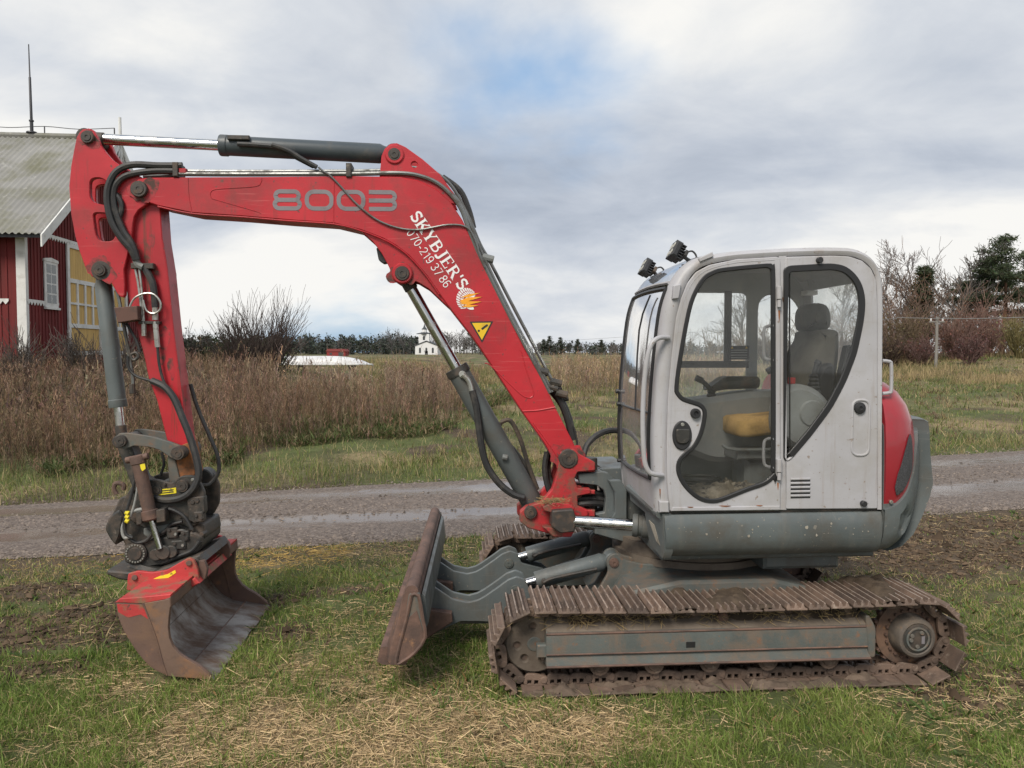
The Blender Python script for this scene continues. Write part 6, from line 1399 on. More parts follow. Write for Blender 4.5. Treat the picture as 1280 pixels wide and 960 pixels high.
soil = gmix(q2.outputs[0], (0.038, 0.028, 0.020), (0.145, 0.108, 0.075))
grn = gmix(q2.outputs[0], (0.045, 0.056, 0.020), (0.135, 0.155, 0.060))
strw = gmix(q2.outputs[0], (0.11, 0.082, 0.048), (0.36, 0.275, 0.16))
def thresh(src, noise, lo, hi):
    a = N(n_, 'ShaderNodeMath', operation='ADD'); l_.new(src, a.inputs[0]); l_.new(noise, a.inputs[1]); r = N(n_, 'ShaderNodeMapRange', inp={1: lo, 2: hi}); l_.new(a.outputs[0], r.inputs[0]); return r.outputs[0]
c1 = gmix(thresh(sx.outputs[2], q1.outputs[0], 0.7, 1.1), soil, grn)
c2 = gmix(thresh(sx.outputs[0], q1.outputs[0], 0.85, 1.15), c1, strw)
c3 = gmix(thresh(sx.outputs[1], q1.outputs[0], 0.85, 1.1), c2, soil)
mv = ramp(n_, [(0.30, 0.62), (0.50, 1.0), (0.70, 1.35)]); qm = gn(2.2, 8, 0.7); l_.new(qm.outputs[0], mv.inputs[0]); mm_ = N(n_, 'ShaderNodeMixRGB', blend_type='MULTIPLY', inp={0: 1.0}); l_.new(c3, mm_.inputs[1]); l_.new(mv.outputs[0], mm_.inputs[2])
l_.new(mm_.outputs[0], pb.inputs['Base Color']); pb.inputs['Roughness'].default_value = 0.95; pb.inputs['Specular IOR Level'].default_value = 0.2
bp = N(n_, 'ShaderNodeBump', inp={'Strength': 1.0, 'Distance': 0.02}); l_.new(q2.outputs[0], bp.inputs['Height']); l_.new(bp.outputs[0], pb.inputs['Normal'])
ground = mesh_np('ground', np.stack([GX, GY, GZ], -1).reshape(-1, 3), [quads], gmat, colr=np.stack([ms, mm, mg], -1).reshape(-1, 3), smooth=True)
tag(ground, kind='structure')

# ---------------------------------------------------------------- gravel road
rx = np.concatenate([np.linspace(-60, -9, 52), np.linspace(-8.9, 16, 250), np.linspace(16.3, 90, 60)]); rt = np.linspace(0, 1, 60)
RX, RT = np.meshgrid(rx, rt, indexing='ij'); RY = road_near(RX) - 0.10 + (road_far(RX) - road_near(RX) + 0.25) * RT
trk = np.exp(-((RT - 0.30) / 0.11) ** 2) + np.exp(-((RT - 0.76) / 0.11) ** 2)
RZ = 0.006 + 0.025 * np.sin(np.pi * RT) - 0.022 * trk * np.sin(np.pi * RT) + 0.012 * (fbm(RX * 2, RY * 3, 101, 4) - 0.5) - 0.03 * (1 - sstep(RT, 0, 0.06) * (1 - sstep(RT, 0.95, 1.0)))
ni, nj = RX.shape; idx = np.arange(ni * nj).reshape(ni, nj)
quads = np.stack([idx[:-1, :-1], idx[1:, :-1], idx[1:, 1:], idx[:-1, 1:]], -1).reshape(-1, 4)
wet = np.clip(trk * (0.75 + 1.1 * (fbm(RX * 0.5, RY * 2.5, 103, 4) - 0.5)), 0, 1)
rmat = bpy.data.materials.new('wet_gravel'); rmat.use_nodes = True
n_, l_ = rmat.node_tree.nodes, rmat.node_tree.links; pb = n_['Principled BSDF']
at_ = N(n_, 'ShaderNodeAttribute', attribute_name='col'); sx = N(n_, 'ShaderNodeSeparateColor'); l_.new(at_.outputs['Color'], sx.inputs[0]); tc_ = N(n_, 'ShaderNodeTexCoord')
vor = N(n_, 'ShaderNodeTexVoronoi', inp={'Scale': 46.0}); l_.new(tc_.outputs['Object'], vor.inputs['Vector'])
q1, q2 = gn(6), gn(60)
vr = ramp(n_, [(0.0, (0.075, 0.056, 0.046)), (0.5, (0.128, 0.098, 0.080)), (1.0, (0.225, 0.180, 0.150))]); sepv = N(n_, 'ShaderNodeSeparateColor'); l_.new(vor.outputs['Color'], sepv.inputs[0]); l_.new(sepv.outputs[0], vr.inputs[0])
fine = ramp(n_, [(0.3, (0.135, 0.106, 0.088)), (0.7, (0.195, 0.160, 0.136))]); l_.new(q2.outputs[0], fine.inputs[0])
wf = thresh(sx.outputs[0], q1.outputs[0], 0.80, 1.05)
cc = gmix(wf, vr.outputs[0], fine.outputs[0]); l_.new(cc, pb.inputs['Base Color'])
rr_ = N(n_, 'ShaderNodeMapRange', inp={3: 0.70, 4: 0.16}); l_.new(wf, rr_.inputs[0]); l_.new(rr_.outputs[0], pb.inputs['Roughness'])
bp = N(n_, 'ShaderNodeBump', inp={'Strength': 1.0, 'Distance': 0.010}); bm_ = N(n_, 'ShaderNodeMath', operation='MULTIPLY'); inv = N(n_, 'ShaderNodeMapRange', inp={3: 1.0, 4: 0.06}); l_.new(wf, inv.inputs[0]); l_.new(vor.outputs['Distance'], bm_.inputs[0]); l_.new(inv.outputs[0], bm_.inputs[1]); l_.new(bm_.outputs[0], bp.inputs['Height']); l_.new(bp.outputs[0], pb.inputs['Normal'])
road = mesh_np('road', np.stack([RX, RY, RZ + hbase(RX, RY)], -1).reshape(-1, 3), [quads], rmat, colr=np.stack([wet, RT, RT * 0], -1).reshape(-1, 3), smooth=True)
tag(road, kind='structure')
# loose stones on the shoulders and the middle ridge
ns = 20000
X = rng.uniform(-9, 14, ns); T = np.where(rng.random(ns) < 0.5, np.abs(rng.normal(0, 0.06, ns)), np.where(rng.random(ns) < 0.7, rng.normal(0.53, 0.09, ns), rng.normal(0.98, 0.03, ns)))
Y = road_near(X) - 0.12 + (road_far(X) - road_near(X) + 0.25) * T
oct_ = np.array([[1, 0, 0], [0, 1, 0], [-1, 0, 0], [0, -1, 0], [0, 0, 1], [0, 0, -0.5]], float); octf = np.array([[0, 1, 4], [1, 2, 4], [2, 3, 4], [3, 0, 4]])
r = rng.gamma(3.0, 0.0035, ns) + 0.004; aa = rng.uniform(0, 6.28, ns)
V = oct_[None] * np.stack([r, r * rng.uniform(.6, 1, ns), r * rng.uniform(.5, .8, ns)], 1)[:, None]
V = np.stack([V[..., 0] * np.cos(aa)[:, None] - V[..., 1] * np.sin(aa)[:, None], V[..., 0] * np.sin(aa)[:, None] + V[..., 1] * np.cos(aa)[:, None], V[..., 2]], -1)
V += np.stack([X, Y, np.maximum(hgt(X, Y) + 0.01, np.interp(T, [0, .06, .5, .95, 1], [-0.03, 0.008, 0.03, 0.008, -0.03]) + hbase(X, Y))], 1)[:, None]
g_ = rng.uniform(0.07, 0.25, ns); cl = np.stack([g_ * 1.08, g_ * 0.88, g_ * 0.74], 1)
tag(mesh_np('gravel', V.reshape(-1, 3), [(octf[None] + (np.arange(ns) * 6)[:, None, None]).reshape(-1, 3)], TWIGM, colr=np.repeat(cl, 6, 0)), 'loose grey and brown stones scattered over the road', 'gravel', kind='stuff')

# ---------------------------------------------------------------- turf
def scatter_near(n):
    """points of the near ground, denser close to the camera"""
    Y = 2.6 + (9.6 - 2.6) * rng.random(n) ** 1.25; half = Y * 0.76 + 1.0; X = rng.uniform(-1, 1, n) * half
    k = Y < road_near(X) - 0.02; return X[k], Y[k]
def inside_tracks(X, Y):
    u = (X - CX) * _ca + (Y - CY) * _sa; v = -(X - CX) * _sa + (Y - CY) * _ca
    t = (np.abs(np.abs(v) - 0.895) < 0.235) & (u > -1.40) & (u < 1.27)
    b = (u > -3.62) & (u < -3.17) & (v > -0.76) & (v < 0.66)
    return t | b
X, Y = scatter_near(470000)
s_, m_, g_ = masks(X, Y); pr = np.clip(g_ * 1.1 + 0.10, 0, 1) * (1 - 0.75 * np.clip(s_, 0, 1)) * (1 - 0.8 * np.clip(m_, 0, 1)) + 0.08
clump = fbm(X * 4.5, Y * 4.5, 111, 3); k = (rng.random(len(X)) < pr * np.clip((clump - 0.22) * 3, 0.1, 1)) & ~inside_tracks(X, Y)
X, Y, g_, clump = X[k], Y[k], g_[k], clump[k]; n = len(X)
L = (0.022 + 0.055 * rng.random(n) ** 1.5) * (0.55 + 0.75 * g_) * (0.6 + 0.9 * clump); w = np.where(rng.random(n) < 0.12, rng.uniform(0.005, 0.008, n), rng.uniform(0.0023, 0.0047, n)) * (1 + Y * 0.06)
V, polys, nv = blades(np.stack([X, Y, hgt(X, Y) - 0.004], 1), L, w, rng.normal(0, 0.5, n), rng.uniform(0.1, 0.9, n))
tone = fbm(X * 1.8, Y * 1.8, 117, 3); dead = rng.random(n) < np.clip(0.22 + 0.9 * (0.62 - g_) , 0.10, 0.62)
b_ = (rng.uniform(0.55, 1.35, n) * (0.6 + 0.8 * clump))[:, None]
cg = np.array([0.098, 0.158, 0.030]) * (1 - tone[:, None]) * 1.25 + np.array([0.180, 0.212, 0.056]) * tone[:, None] * 1.25
cl = np.where(dead[:, None], np.array([0.40, 0.31, 0.165]), cg) * b_
tag(mesh_np('grass', V, polys, LEAFM, colr=np.repeat(cl, nv, 0)), 'short patchy green grass around and under the excavator', 'grass', kind='stuff')
# broad-leaved weeds and fallen leaves among the blades
n = 2600; X, Y = scatter_near(n); s_, m_, g_ = masks(X, Y); k = (fbm(X * 1.5, Y * 1.5, 119, 3) > 0.48) & ~inside_tracks(X, Y) & (m_ < 0.7); X, Y = np.repeat(X[k], 6), np.repeat(Y[k], 6); n = len(X)
X = X + rng.normal(0, 0.004, n); Y = Y + rng.normal(0, 0.004, n); V, polys, nv = blades(np.stack([X, Y, hgt(X, Y) + 0.004], 1), rng.uniform(0.02, 0.055, n), rng.uniform(0.009, 0.020, n), rng.uniform(0.6, 1.6, n), rng.uniform(-0.2, 0.5, n), S=3)
cl = np.array([0.085, 0.135, 0.035]) * rng.uniform(0.6, 1.4, n)[:, None]; dd_ = rng.random(n) < 0.14; cl[dd_] = np.array([0.26, 0.15, 0.06]) * rng.uniform(0.5, 1.2, dd_.sum())[:, None]
tag(mesh_np('broad_leaves', V, polys, LEAFM, colr=np.repeat(cl, nv, 0)), 'small broad-leaved weeds scattered in the short grass', 'weeds', kind='stuff')
# straw litter: short flat pieces lying about
X, Y = scatter_near(330000); s_, m_, g_ = masks(X, Y); k = (rng.random(len(X)) < np.clip(s_ * 0.85 + 0.07, 0, 1)) & ~inside_tracks(X, Y); X, Y, s_ = X[k], Y[k], s_[k]; n = len(X)
a = rng.uniform(0, 6.28, n); L = rng.gamma(2.5, 0.020, n) + 0.012; p0 = np.stack([X, Y, hgt(X, Y) + 0.003 + rng.random(n) * 0.022 * np.clip(s_ + .2, 0, 1)], 1); p1 = p0 + np.stack([np.cos(a) * L, np.sin(a) * L, rng.normal(0, 0.16, n) * L], 1)
V, q = ribbons(p0, p1, rng.uniform(0.0016, 0.004, n)); bb = rng.uniform(0.45, 1.25, n)[:, None]
cl = np.array([0.60, 0.445, 0.255]) * bb; yel = (Y > 6.6) & (X < -1.6); cl[yel] = np.array([0.62, 0.42, 0.14]) * bb[yel]
tag(mesh_np('straw', V, [q], DRYM, colr=np.repeat(cl, 4, 0)), 'pale straw litter strewn over the grass', 'straw', kind='stuff')
# churned soil clods in the muddy places
X, Y = scatter_near(190000); s_, m_, g_ = masks(X, Y); k = (rng.random(len(X)) < np.clip(m_ * 0.8 - 0.15, 0, 1)) & ~inside_tracks(X, Y); X, Y = X[k], Y[k]; n = len(X)
r = rng.gamma(1.6, 0.0058, n) + 0.003; aa = rng.uniform(0, 6.28, n)
V = oct_[None] * np.stack([r * rng.uniform(.7, 1.6, n), r * rng.uniform(.6, 1, n), r * rng.uniform(.4, .9, n)], 1)[:, None] * rng.uniform(0.5, 1.5, (n, 6, 1))
V = np.stack([V[..., 0] * np.cos(aa)[:, None] - V[..., 1] * np.sin(aa)[:, None], V[..., 0] * np.sin(aa)[:, None] + V[..., 1] * np.cos(aa)[:, None], V[..., 2]], -1) + np.stack([X, Y, hgt(X, Y) + r * 0.15], 1)[:, None]
g_ = rng.uniform(0.4, 1.3, n)[:, None]; cl = np.array([0.110, 0.076, 0.050]) * g_
tag(mesh_np('soil_clods', V.reshape(-1, 3), [(octf[None] + (np.arange(n) * 6)[:, None, None]).reshape(-1, 3)], TWIGM, colr=np.repeat(cl, 6, 0)), 'dark churned soil clods in the worn turf', 'soil', kind='stuff')

# verge and field grass beyond the road
def scatter_far(n, y0, y1, pw=2.0):
    Y = y0 + (y1 - y0) * rng.random(n) ** pw; X = rng.uniform(-1, 1, n) * (Y * 0.72 + 1); k = Y > road_far(X) + 0.02; return X[k], Y[k]
X, Y = scatter_far(190000, 8.5, 62, 1.5)
d = Y - road_far(X); wfr = weed_front(X) - Y
verge = np.exp(-(d / 2.2) ** 2); patch = fbm(X * 0.45, Y * 0.45, 121, 4)
pr = np.clip(verge + (patch - 0.38) * 2.5, 0.30, 1); k = rng.random(len(X)) < pr; X, Y, d, patch, verge = X[k], Y[k], d[k], patch[k], verge[k]; n = len(X)
tuft = fbm(X * 1.6, Y * 1.6, 123, 3)
L = (0.06 + 0.20 * rng.random(n) ** 1.6) * (0.55 + verge * 0.55) * (1 + 0.014 * Y) * (0.45 + 1.3 * tuft) * np.clip(0.35 + d * 0.8, 0, 1); w = 0.0035 + Y * 0.00055
V, polys, nv = blades(np.stack([X, Y, hgt(X, Y) - 0.01], 1), L, w * rng.uniform(.7, 1.3, n), rng.normal(0, 0.35, n), rng.uniform(0, 0.8, n))
dead = rng.random(n) < np.clip(0.45 - 0.9 * (patch - 0.45), 0.1, 0.9); b_ = (rng.uniform(0.6, 1.3, n) * (0.55 + 0.95 * fbm(X * 1.1 + 3, Y * 1.1, 125, 3)))[:, None]
cl = np.where(dead[:, None], np.array([0.37, 0.295, 0.155]), np.array([0.165, 0.200, 0.058])) * b_
tag(mesh_np('verge_grass', V, polys, LEAFM, colr=np.repeat(cl, nv, 0)), 'rough green and straw coloured grass beyond the road', 'grass', kind='stuff')

# clumps of coarser grass and docks in the field
nc = 9000; X, Y = scatter_far(nc, 13, 58, 1.3); kk = fbm(X * 0.6, Y * 0.6, 127, 3) > 0.40; X, Y = X[kk], Y[kk]; cN = len(X); per = 7
sz = rng.uniform(0.5, 1.5, cN); X2 = np.repeat(X, per) + rng.normal(0, 0.07, cN * per) * np.repeat(sz, per); Y2 = np.repeat(Y, per) + rng.normal(0, 0.07, cN * per) * np.repeat(sz, per); n = cN * per
V, polys, nv = blades(np.stack([X2, Y2, hgt(X2, Y2) - 0.01], 1), rng.uniform(0.07, 0.26, n) * np.repeat(sz, per), (0.006 + Y2 * 0.0007) * rng.uniform(0.6, 1.5, n), rng.normal(0, 0.55, n), rng.uniform(0, 0.9, n))
ty = rng.random(cN); base_c = np.where(ty[:, None] < 0.45, np.array([[0.135, 0.170, 0.050]]), np.where(ty[:, None] < 0.8, np.array([[0.34, 0.265, 0.14]]), np.array([[0.16, 0.105, 0.07]])))
cl = np.repeat(base_c, per, 0) * rng.uniform(0.5, 1.3, n)[:, None]
tag(mesh_np('field_tufts', V, polys, LEAFM, colr=np.repeat(cl, nv, 0)), 'scattered coarse grass tufts in the rough field', 'grass', kind='stuff')

# ---------------------------------------------------------------- tall dead weeds
def weeds(X, Y, H, name, label, tone, fluff=1.0):
    n = len(X); base = np.stack([X, Y, hgt(X, Y) - 0.02], 1); lean = rng.normal(0, 0.13, (n, 2))
    top = base + np.concatenate([lean * H[:, None], H[:, None]], 1); mid = base * 0.5 + top * 0.5 + np.concatenate([rng.normal(0, 0.03, (n, 2)), np.zeros((n, 1))], 1)
    w = 0.0025 + Y * 0.00026
    VV = []; QQ = []; CC = []; off = 0
    pt2 = np.clip((fbm(X * 0.35 + 7, Y * 0.35, 136, 3) - 0.4) * 4, 0, 1)[:, None]; pt = fbm(X * 0.8, Y * 0.8, 135, 3); bb = rng.uniform(0.45, 1.35, n) * (0.45 + 1.1 * pt); cb = (np.asarray(tone)[None] * (1 - pt2) + np.array([[0.29, 0.215, 0.155]]) * pt2) * bb[:, None] * (1 + rng.normal(0, 0.07, (n, 3)))
    def put(p0, p1, w0, w1, c):
        nonlocal off
        V, q = ribbons(p0, p1, w0, w1); VV.append(V); QQ.append(q + off); CC.append(np.repeat(c, 4, 0)); off += len(V)
    put(base, mid, w, w * 0.85, cb * 0.8); put(mid, top, w * 0.85, w * 0.5, cb * 0.95)
    for j in range(6):
        t = rng.uniform(0.40, 1.0, n)[:, None]; p0 = np.where(t < 0.5, base + (mid - base) * t * 2, mid + (top - mid) * (t - 0.5) * 2); a = rng.uniform(0, 6.28, n)
        Lb = H * rng.uniform(0.08, 0.26, n); p1 = p0 + np.stack([np.cos(a) * Lb * 0.45, np.sin(a) * Lb * 0.45, Lb * 0.9], 1)
        put(p0, p1, w * 0.6, w * 0.4, cb)
        for f_ in range(2):
            c = p0 + (p1 - p0) * rng.uniform(0.5, 1.05, (n, 1)); dd = rng.normal(0, 1, (n, 3)) * (0.008 + 0.010 * fluff) * (1 + Y * 0.012)[:, None]; dd[:, 2] = np.abs(dd[:, 2]) * 2.6
            put(c - dd * 0.5, c + dd * 0.5, w * 1.15 * fluff, w * 0.8 * fluff, cb * rng.uniform(0.85, 1.6, (n, 1)))
    return tag(mesh_np(name, np.concatenate(VV), [np.concatenate(QQ)], DRYM, colr=np.clip(np.concatenate(CC), 0.01, 1)), label, 'weeds', kind='stuff')
n = 21500; Y = 10.5 + 20 * rng.random(n) ** 1.4; X = -1.0 - 0.02 * Y - rng.random(n) ** 0.9 * (Y * 0.72 + 1)
X = rng.uniform(-1, 0.04, n) * (Y * 0.74)
k = (Y > weed_front(X) + rng.normal(0, 0.5, n)) & (fbm(X * 0.55, Y * 0.55, 131, 3) > 0.30) & ~((X > -1.3) & (Y > 19)) & ~((X < -10.5) & (Y > 19.5)) & ~((Y > 21.5) & (X / Y > -0.31) & (X / Y < -0.165)); X, Y = X[k], Y[k]
Hh = 0.86 * (0.55 + 0.65 * rng.random(len(X)) ** 0.8) * (0.65 + 0.7 * fbm(X * 0.5, Y * 0.5, 133, 3)) * sstep(Y - weed_front(X), -1.5, 1.2)
Hh = Hh * (1 - 0.30 * sstep(-X, 6.5, 9.5)) * np.where(rng.random(len(X)) < 0.14, rng.uniform(1.15, 1.5, len(X)), 1.0)
weeds(X, Y, np.maximum(Hh, 0.25), 'tall_weeds', 'tall dead brown weeds massed beyond the road, below the barn', (0.245, 0.165, 0.112))
# a second kind: sparse taller stalks with dark seed heads
n = 1500; Y = 11.5 + 16 * rng.random(n) ** 1.3; X = rng.uniform(-1, -0.02, n) * (Y * 0.72); k = (Y > weed_front(X) + 0.4) & (fbm(X * 0.4 + 9, Y * 0.4, 137, 3) > 0.47) & ~((X < -10.5) & (Y > 19.5)) & ~((Y > 20) & (X / Y > -0.31)); X, Y = X[k], Y[k]
weeds(X, Y, rng.uniform(0.85, 1.35, len(X)) * (1 - 0.3 * sstep(-X, 6.5, 9.5)), 'seed_stalks', 'taller dark stalks with seed heads standing among the weeds', (0.11, 0.075, 0.058), 2.6)
# leafy green undergrowth creeping up the front of the weeds
n = 26000; X = rng.uniform(-13, 0.5, n); dY = rng.gamma(1.6, 0.9, n) - 0.9; Y = weed_front(X) + dY; k = (fbm(X * 0.7, Y * 0.7, 161, 3) > 0.42) & (Y > road_far(X) + 0.3); X, Y = X[k], Y[k]; n = len(X)
V, polys, nv = blades(np.stack([X, Y, hgt(X, Y) + rng.random(n) * 0.15], 1), rng.uniform(0.06, 0.2, n), rng.uniform(0.015, 0.035, n), rng.normal(0, 0.7, n), rng.uniform(0, 1.0, n))
cl = np.array([0.115, 0.150, 0.050]) * rng.uniform(0.4, 1.2, n)[:, None]; br = rng.random(n) < 0.35; cl[br] = np.array([0.24, 0.18, 0.10]) * rng.uniform(0.5, 1.2, br.sum())[:, None]
tag(mesh_np('undergrowth', V, polys, LEAFM, colr=np.repeat(cl, nv, 0)), 'green leafy undergrowth at the foot of the tall weeds', 'undergrowth', kind='stuff')
n = 6500; Y = 27 + 40 * rng.random(n) ** 1.3; X = 0.6 + rng.random(n) * (0.42 * Y)
k = (X > Y * 0.045 + 0.3) & (X < 0.30 * Y) & (fbm(X * 0.3, Y * 0.3, 141, 3) > 0.36); X, Y = X[k], Y[k]
weeds(X, Y, (0.35 + 0.95 * rng.random(len(X)) ** 0.7) * (0.6 + 0.8 * fbm(X * 0.4, Y * 0.4, 143, 3)), 'field_weeds', 'brown weed bank in the field behind the boom and the cab', (0.33, 0.245, 0.15), 1.2)
# yellow tall grass tussocks far out in the field
n = 52000; Y = 36 + 34 * rng.random(n) ** 1.1; X = rng.uniform(-0.2, 0.75, n) * Y; k = (fbm(X * 0.22, Y * 0.35, 151, 3) > 0.47); X, Y = X[k], Y[k]; n = len(X)
gg = np.clip((fbm(X * 0.3 + 2, Y * 0.3, 155, 3) - 0.46) * 5, 0, 1)[:, None]
V, polys, nv = blades(np.stack([X, Y, hgt(X, Y) - 0.03], 1), (0.12 + 0.65 * rng.random(n) ** 1.4) * (0.45 + 1.1 * fbm(X * 0.5, Y * 0.5, 153, 3)), 0.008 + Y * 0.0004, rng.normal(0, 0.25, n), rng.uniform(0, 0.6, n))
cl = (np.array([0.42, 0.315, 0.17])[None] * (1 - gg) + np.array([0.17, 0.19, 0.07])[None] * gg) * rng.uniform(0.45, 1.25, n)[:, None]
tag(mesh_np('tussock_grass', V, polys, LEAFM, colr=np.repeat(cl, nv, 0)), 'pale yellow tussock grass along the far edge of the field', 'grass', kind='stuff')

# ---------------------------------------------------------------- barn
BARNRED = paint('falu_red_boards', (0.165, 0.022, 0.022), (0.10, 0.020, 0.018), 0.45, 0.7, 1.5, rough=0.9, var=0.3, stretch=(4, 4, 0.4), bump=0.004, bscale=20)
BARNWHITE = paint('white_trim_boards', (0.66, 0.66, 0.64), (0.45, 0.44, 0.41), 0.5, 0.75, 4, rough=0.7, var=0.12)
BARNYELLOW = paint('ochre_door_boards', (0.60, 0.40, 0.14), (0.48, 0.31, 0.11), 0.45, 0.7, 2.0, rough=0.8, var=0.15, stretch=(4, 4, 0.5))
ROOFM = paint('mossy_corrugated_sheet', (0.25, 0.245, 0.23), (0.155, 0.152, 0.105), 0.44, 0.66, 0.9, rough=0.85, var=0.25, dirt2=(0.36, 0.355, 0.33), d2=(0.60, 0.72), d2scale=2.2)
BIRON = plain('lightning_iron', (0.06, 0.06, 0.065), 0.5, 0.6)
PANE = plain('dark_pane', (0.10, 0.12, 0.13), 0.08)
BB = R(5); BX, BY = -12.62, 20.0
barn = empty('barn', (BX, BY, 0), BB)
tag(barn, 'red boarded barn with mossy corrugated roof, white trim and a yellow door', 'barn')
HW, EZ, RZ_, OV = 4.2, 5.35, 8.55, 0.75          # half width, eaves, ridge, gable overhang
def wz(y): return EZ - 0.05 + (RZ_ - EZ) * (1 - abs(y - HW) / HW)
gable = [(0, 0.2), (2 * HW, 0.2), (2 * HW, EZ - 0.02), (HW, RZ_ - 0.02), (0, EZ - 0.02)]
# local axes: x to the right along the long wall (negative inside), y into the depth
gv, gf = prism(gable, -0.10, 0.0, 0.0)
one('gable_wall', ([(y, x, z) for x, y, z in gv], [f[::-1] for f in gf]), BARNRED, barn, smooth=False)
one('long_wall', rbox(-16, -0.10, 0.0, 0.12, 0.2, EZ - 0.02, 0.0), BARNRED, barn, smooth=False)
one('back_wall', rbox(-16, -0.10, 2 * HW - 0.12, 2 * HW, 0.2, EZ - 0.02, 0.0), BARNRED, barn, smooth=False)
one('end_wall', ([(y - 15.9, x, z) for x, y, z in gv], [f[::-1] for f in gf]), BARNRED, barn, smooth=False)
bb = MB()
for k in range(60):
    x = -0.45 - 0.17 * k
    bb.add(rbox(x - 0.022, x + 0.022, -0.022, -0.001, 0.3, EZ - 0.05, 0.0))
tag(bb.build('wall_battens', BARNRED, barn, smooth=False), kind='stuff')
bb = MB()
for k in range(48):
    y = 0.30 + 0.17 * k
    if y < 2 * HW - 0.2: bb.add(rbox(0.001, 0.022, y - 0.022, y + 0.022, 0.3, wz(y) - 0.05, 0.0))
tag(bb.build('gable_battens', BARNRED, barn, smooth=False), kind='stuff')
one('corner_board', rbox(-0.20, 0.004, -0.035, -0.002, 0.2, EZ - 0.06, 0.0), BARNWHITE, barn, smooth=False)
one('corner_board', rbox(0.003, 0.03, -0.034, 0.10, 0.2, EZ - 0.06, 0.0), BARNWHITE, barn, smooth=False)
one('corner_board', rbox(-0.01, 0.035, 2 * HW - 0.25, 2 * HW, 0.2, EZ - 0.06, 0.0), BARNWHITE, barn, smooth=False)
# corrugated roof, one sheet a slope
def slope(sgn):
    nx, ny = 420, 6; x0, x1 = -16.5, OV; V = []; F = []
    for i in range(nx + 1):
        x = x0 + (x1 - x0) * i / nx; w = 0.028 * math.sin(2 * math.pi * x / 0.16)
        for j in range(ny + 1):
            t = j / ny; d = (HW + 0.62) * t
            V.append((x, HW + sgn * d, RZ_ + 0.10 - d * (RZ_ - EZ) / HW + w + 0.012 * (j % 2)))
    for i in range(nx):
        for j in range(ny): a = i * (ny + 1) + j; F.append((a, a + 1, a + ny + 2, a + ny + 1))
    return V, F
one('roof', slope(-1), ROOFM, barn, angle=80); one('roof_back', slope(1), ROOFM, barn, angle=80)
one('ridge_cap', tube([(-16.5, HW, RZ_ + 0.12), (OV, HW, RZ_ + 0.12)], 0.10, 8, 1), ROOFM, barn)
for sgn in (-1, 1):
    d = HW + 0.66; sl = (RZ_ - EZ) / HW
    o = [(HW, RZ_ + 0.10), (HW + sgn * d, RZ_ + 0.10 - d * sl), (HW + sgn * d, RZ_ - 0.20 - d * sl), (HW, RZ_ - 0.20)]
    v_, f_ = prism(o, OV - 0.02, OV + 0.02, 0.0)
    one('barge_board', ([(y, x, z) for x, y, z in v_], [f[::-1] for f in f_]), BARNWHITE, barn, smooth=False)
one('eave_board', rbox(-16.4, OV - 0.05, -0.52, -0.49, EZ - 0.46, EZ - 0.36, 0.0), BIRON, barn, smooth=False)
# saw-tooth trim boards on both walls
def teeth(n, L, z, along):
    m = MB()
    for k in range(n):
        a0, a1 = k * L / n, (k + 1) * L / n; tri = [(a0, z + 0.10), (a1, z + 0.10), (a1, z + 0.04), ((a0 + a1) / 2, z - 0.05), (a0, z + 0.04)]
        if along == 'y':
            v_, f_ = prism(tri, 0.023, 0.043, 0.0); m.add(([(y, x, zz) for x, y, zz in v_], [f[::-1] for f in f_]))
        else: m.add(prism([(-0.4 - a, b) for a, b in tri][::-1], -0.043, -0.023, 0.0))
    return m
teeth(56, 2 * HW - 0.2, EZ - 0.22, 'y').build('tooth_trim', BARNWHITE, barn, smooth=False)
teeth(11, 1.65, 3.28, 'y').build('tooth_trim', BARNWHITE, barn, smooth=False)
teeth(70, 10, 3.28, 'x').build('tooth_trim', BARNWHITE, barn, smooth=False)
def gbox(y0, y1, z0, z1, d0, d1, name, mat, parent=barn): return one(name, rbox(d0, d1, y0, y1, z0, z1, 0.0), mat, parent, smooth=False)
# gable window with arched head board and small panes
wy0, wy1, w0, w1 = 0.98, 1.52, 3.32, 4.42
wnd = gbox(wy0 - 0.09, wy1 + 0.09, w0 - 0.09, w1 + 0.06, 0.02, 0.05, 'window', BARNWHITE)
pts = [(wy0 - 0.13, w1 + 0.05), (wy1 + 0.13, w1 + 0.05), (wy1 + 0.10, w1 + 0.12), ((wy0 + wy1) / 2, w1 + 0.17), (wy0 - 0.10, w1 + 0.12)]
v_, f_ = prism(pts, 0.022, 0.065, 0.0); one('head_board', ([(y, x, z) for x, y, z in v_], [f[::-1] for f in f_]), BARNWHITE, wnd, smooth=False)
for i in range(2):
    for j in range(4):
        a0 = wy0 + i * (wy1 - wy0) / 2; b0 = w0 + j * (w1 - w0) / 4
        gbox(a0 + 0.02, a0 + (wy1 - wy0) / 2 - 0.02, b0 + 0.02, b0 + (w1 - w0) / 4 - 0.02, 0.048, 0.053, 'pane', PANE, wnd)
gbox(wy0 - 0.12, wy1 + 0.12, w0 - 0.15, w0 - 0.09, 0.02, 0.09, 'sill', BARNWHITE, wnd)
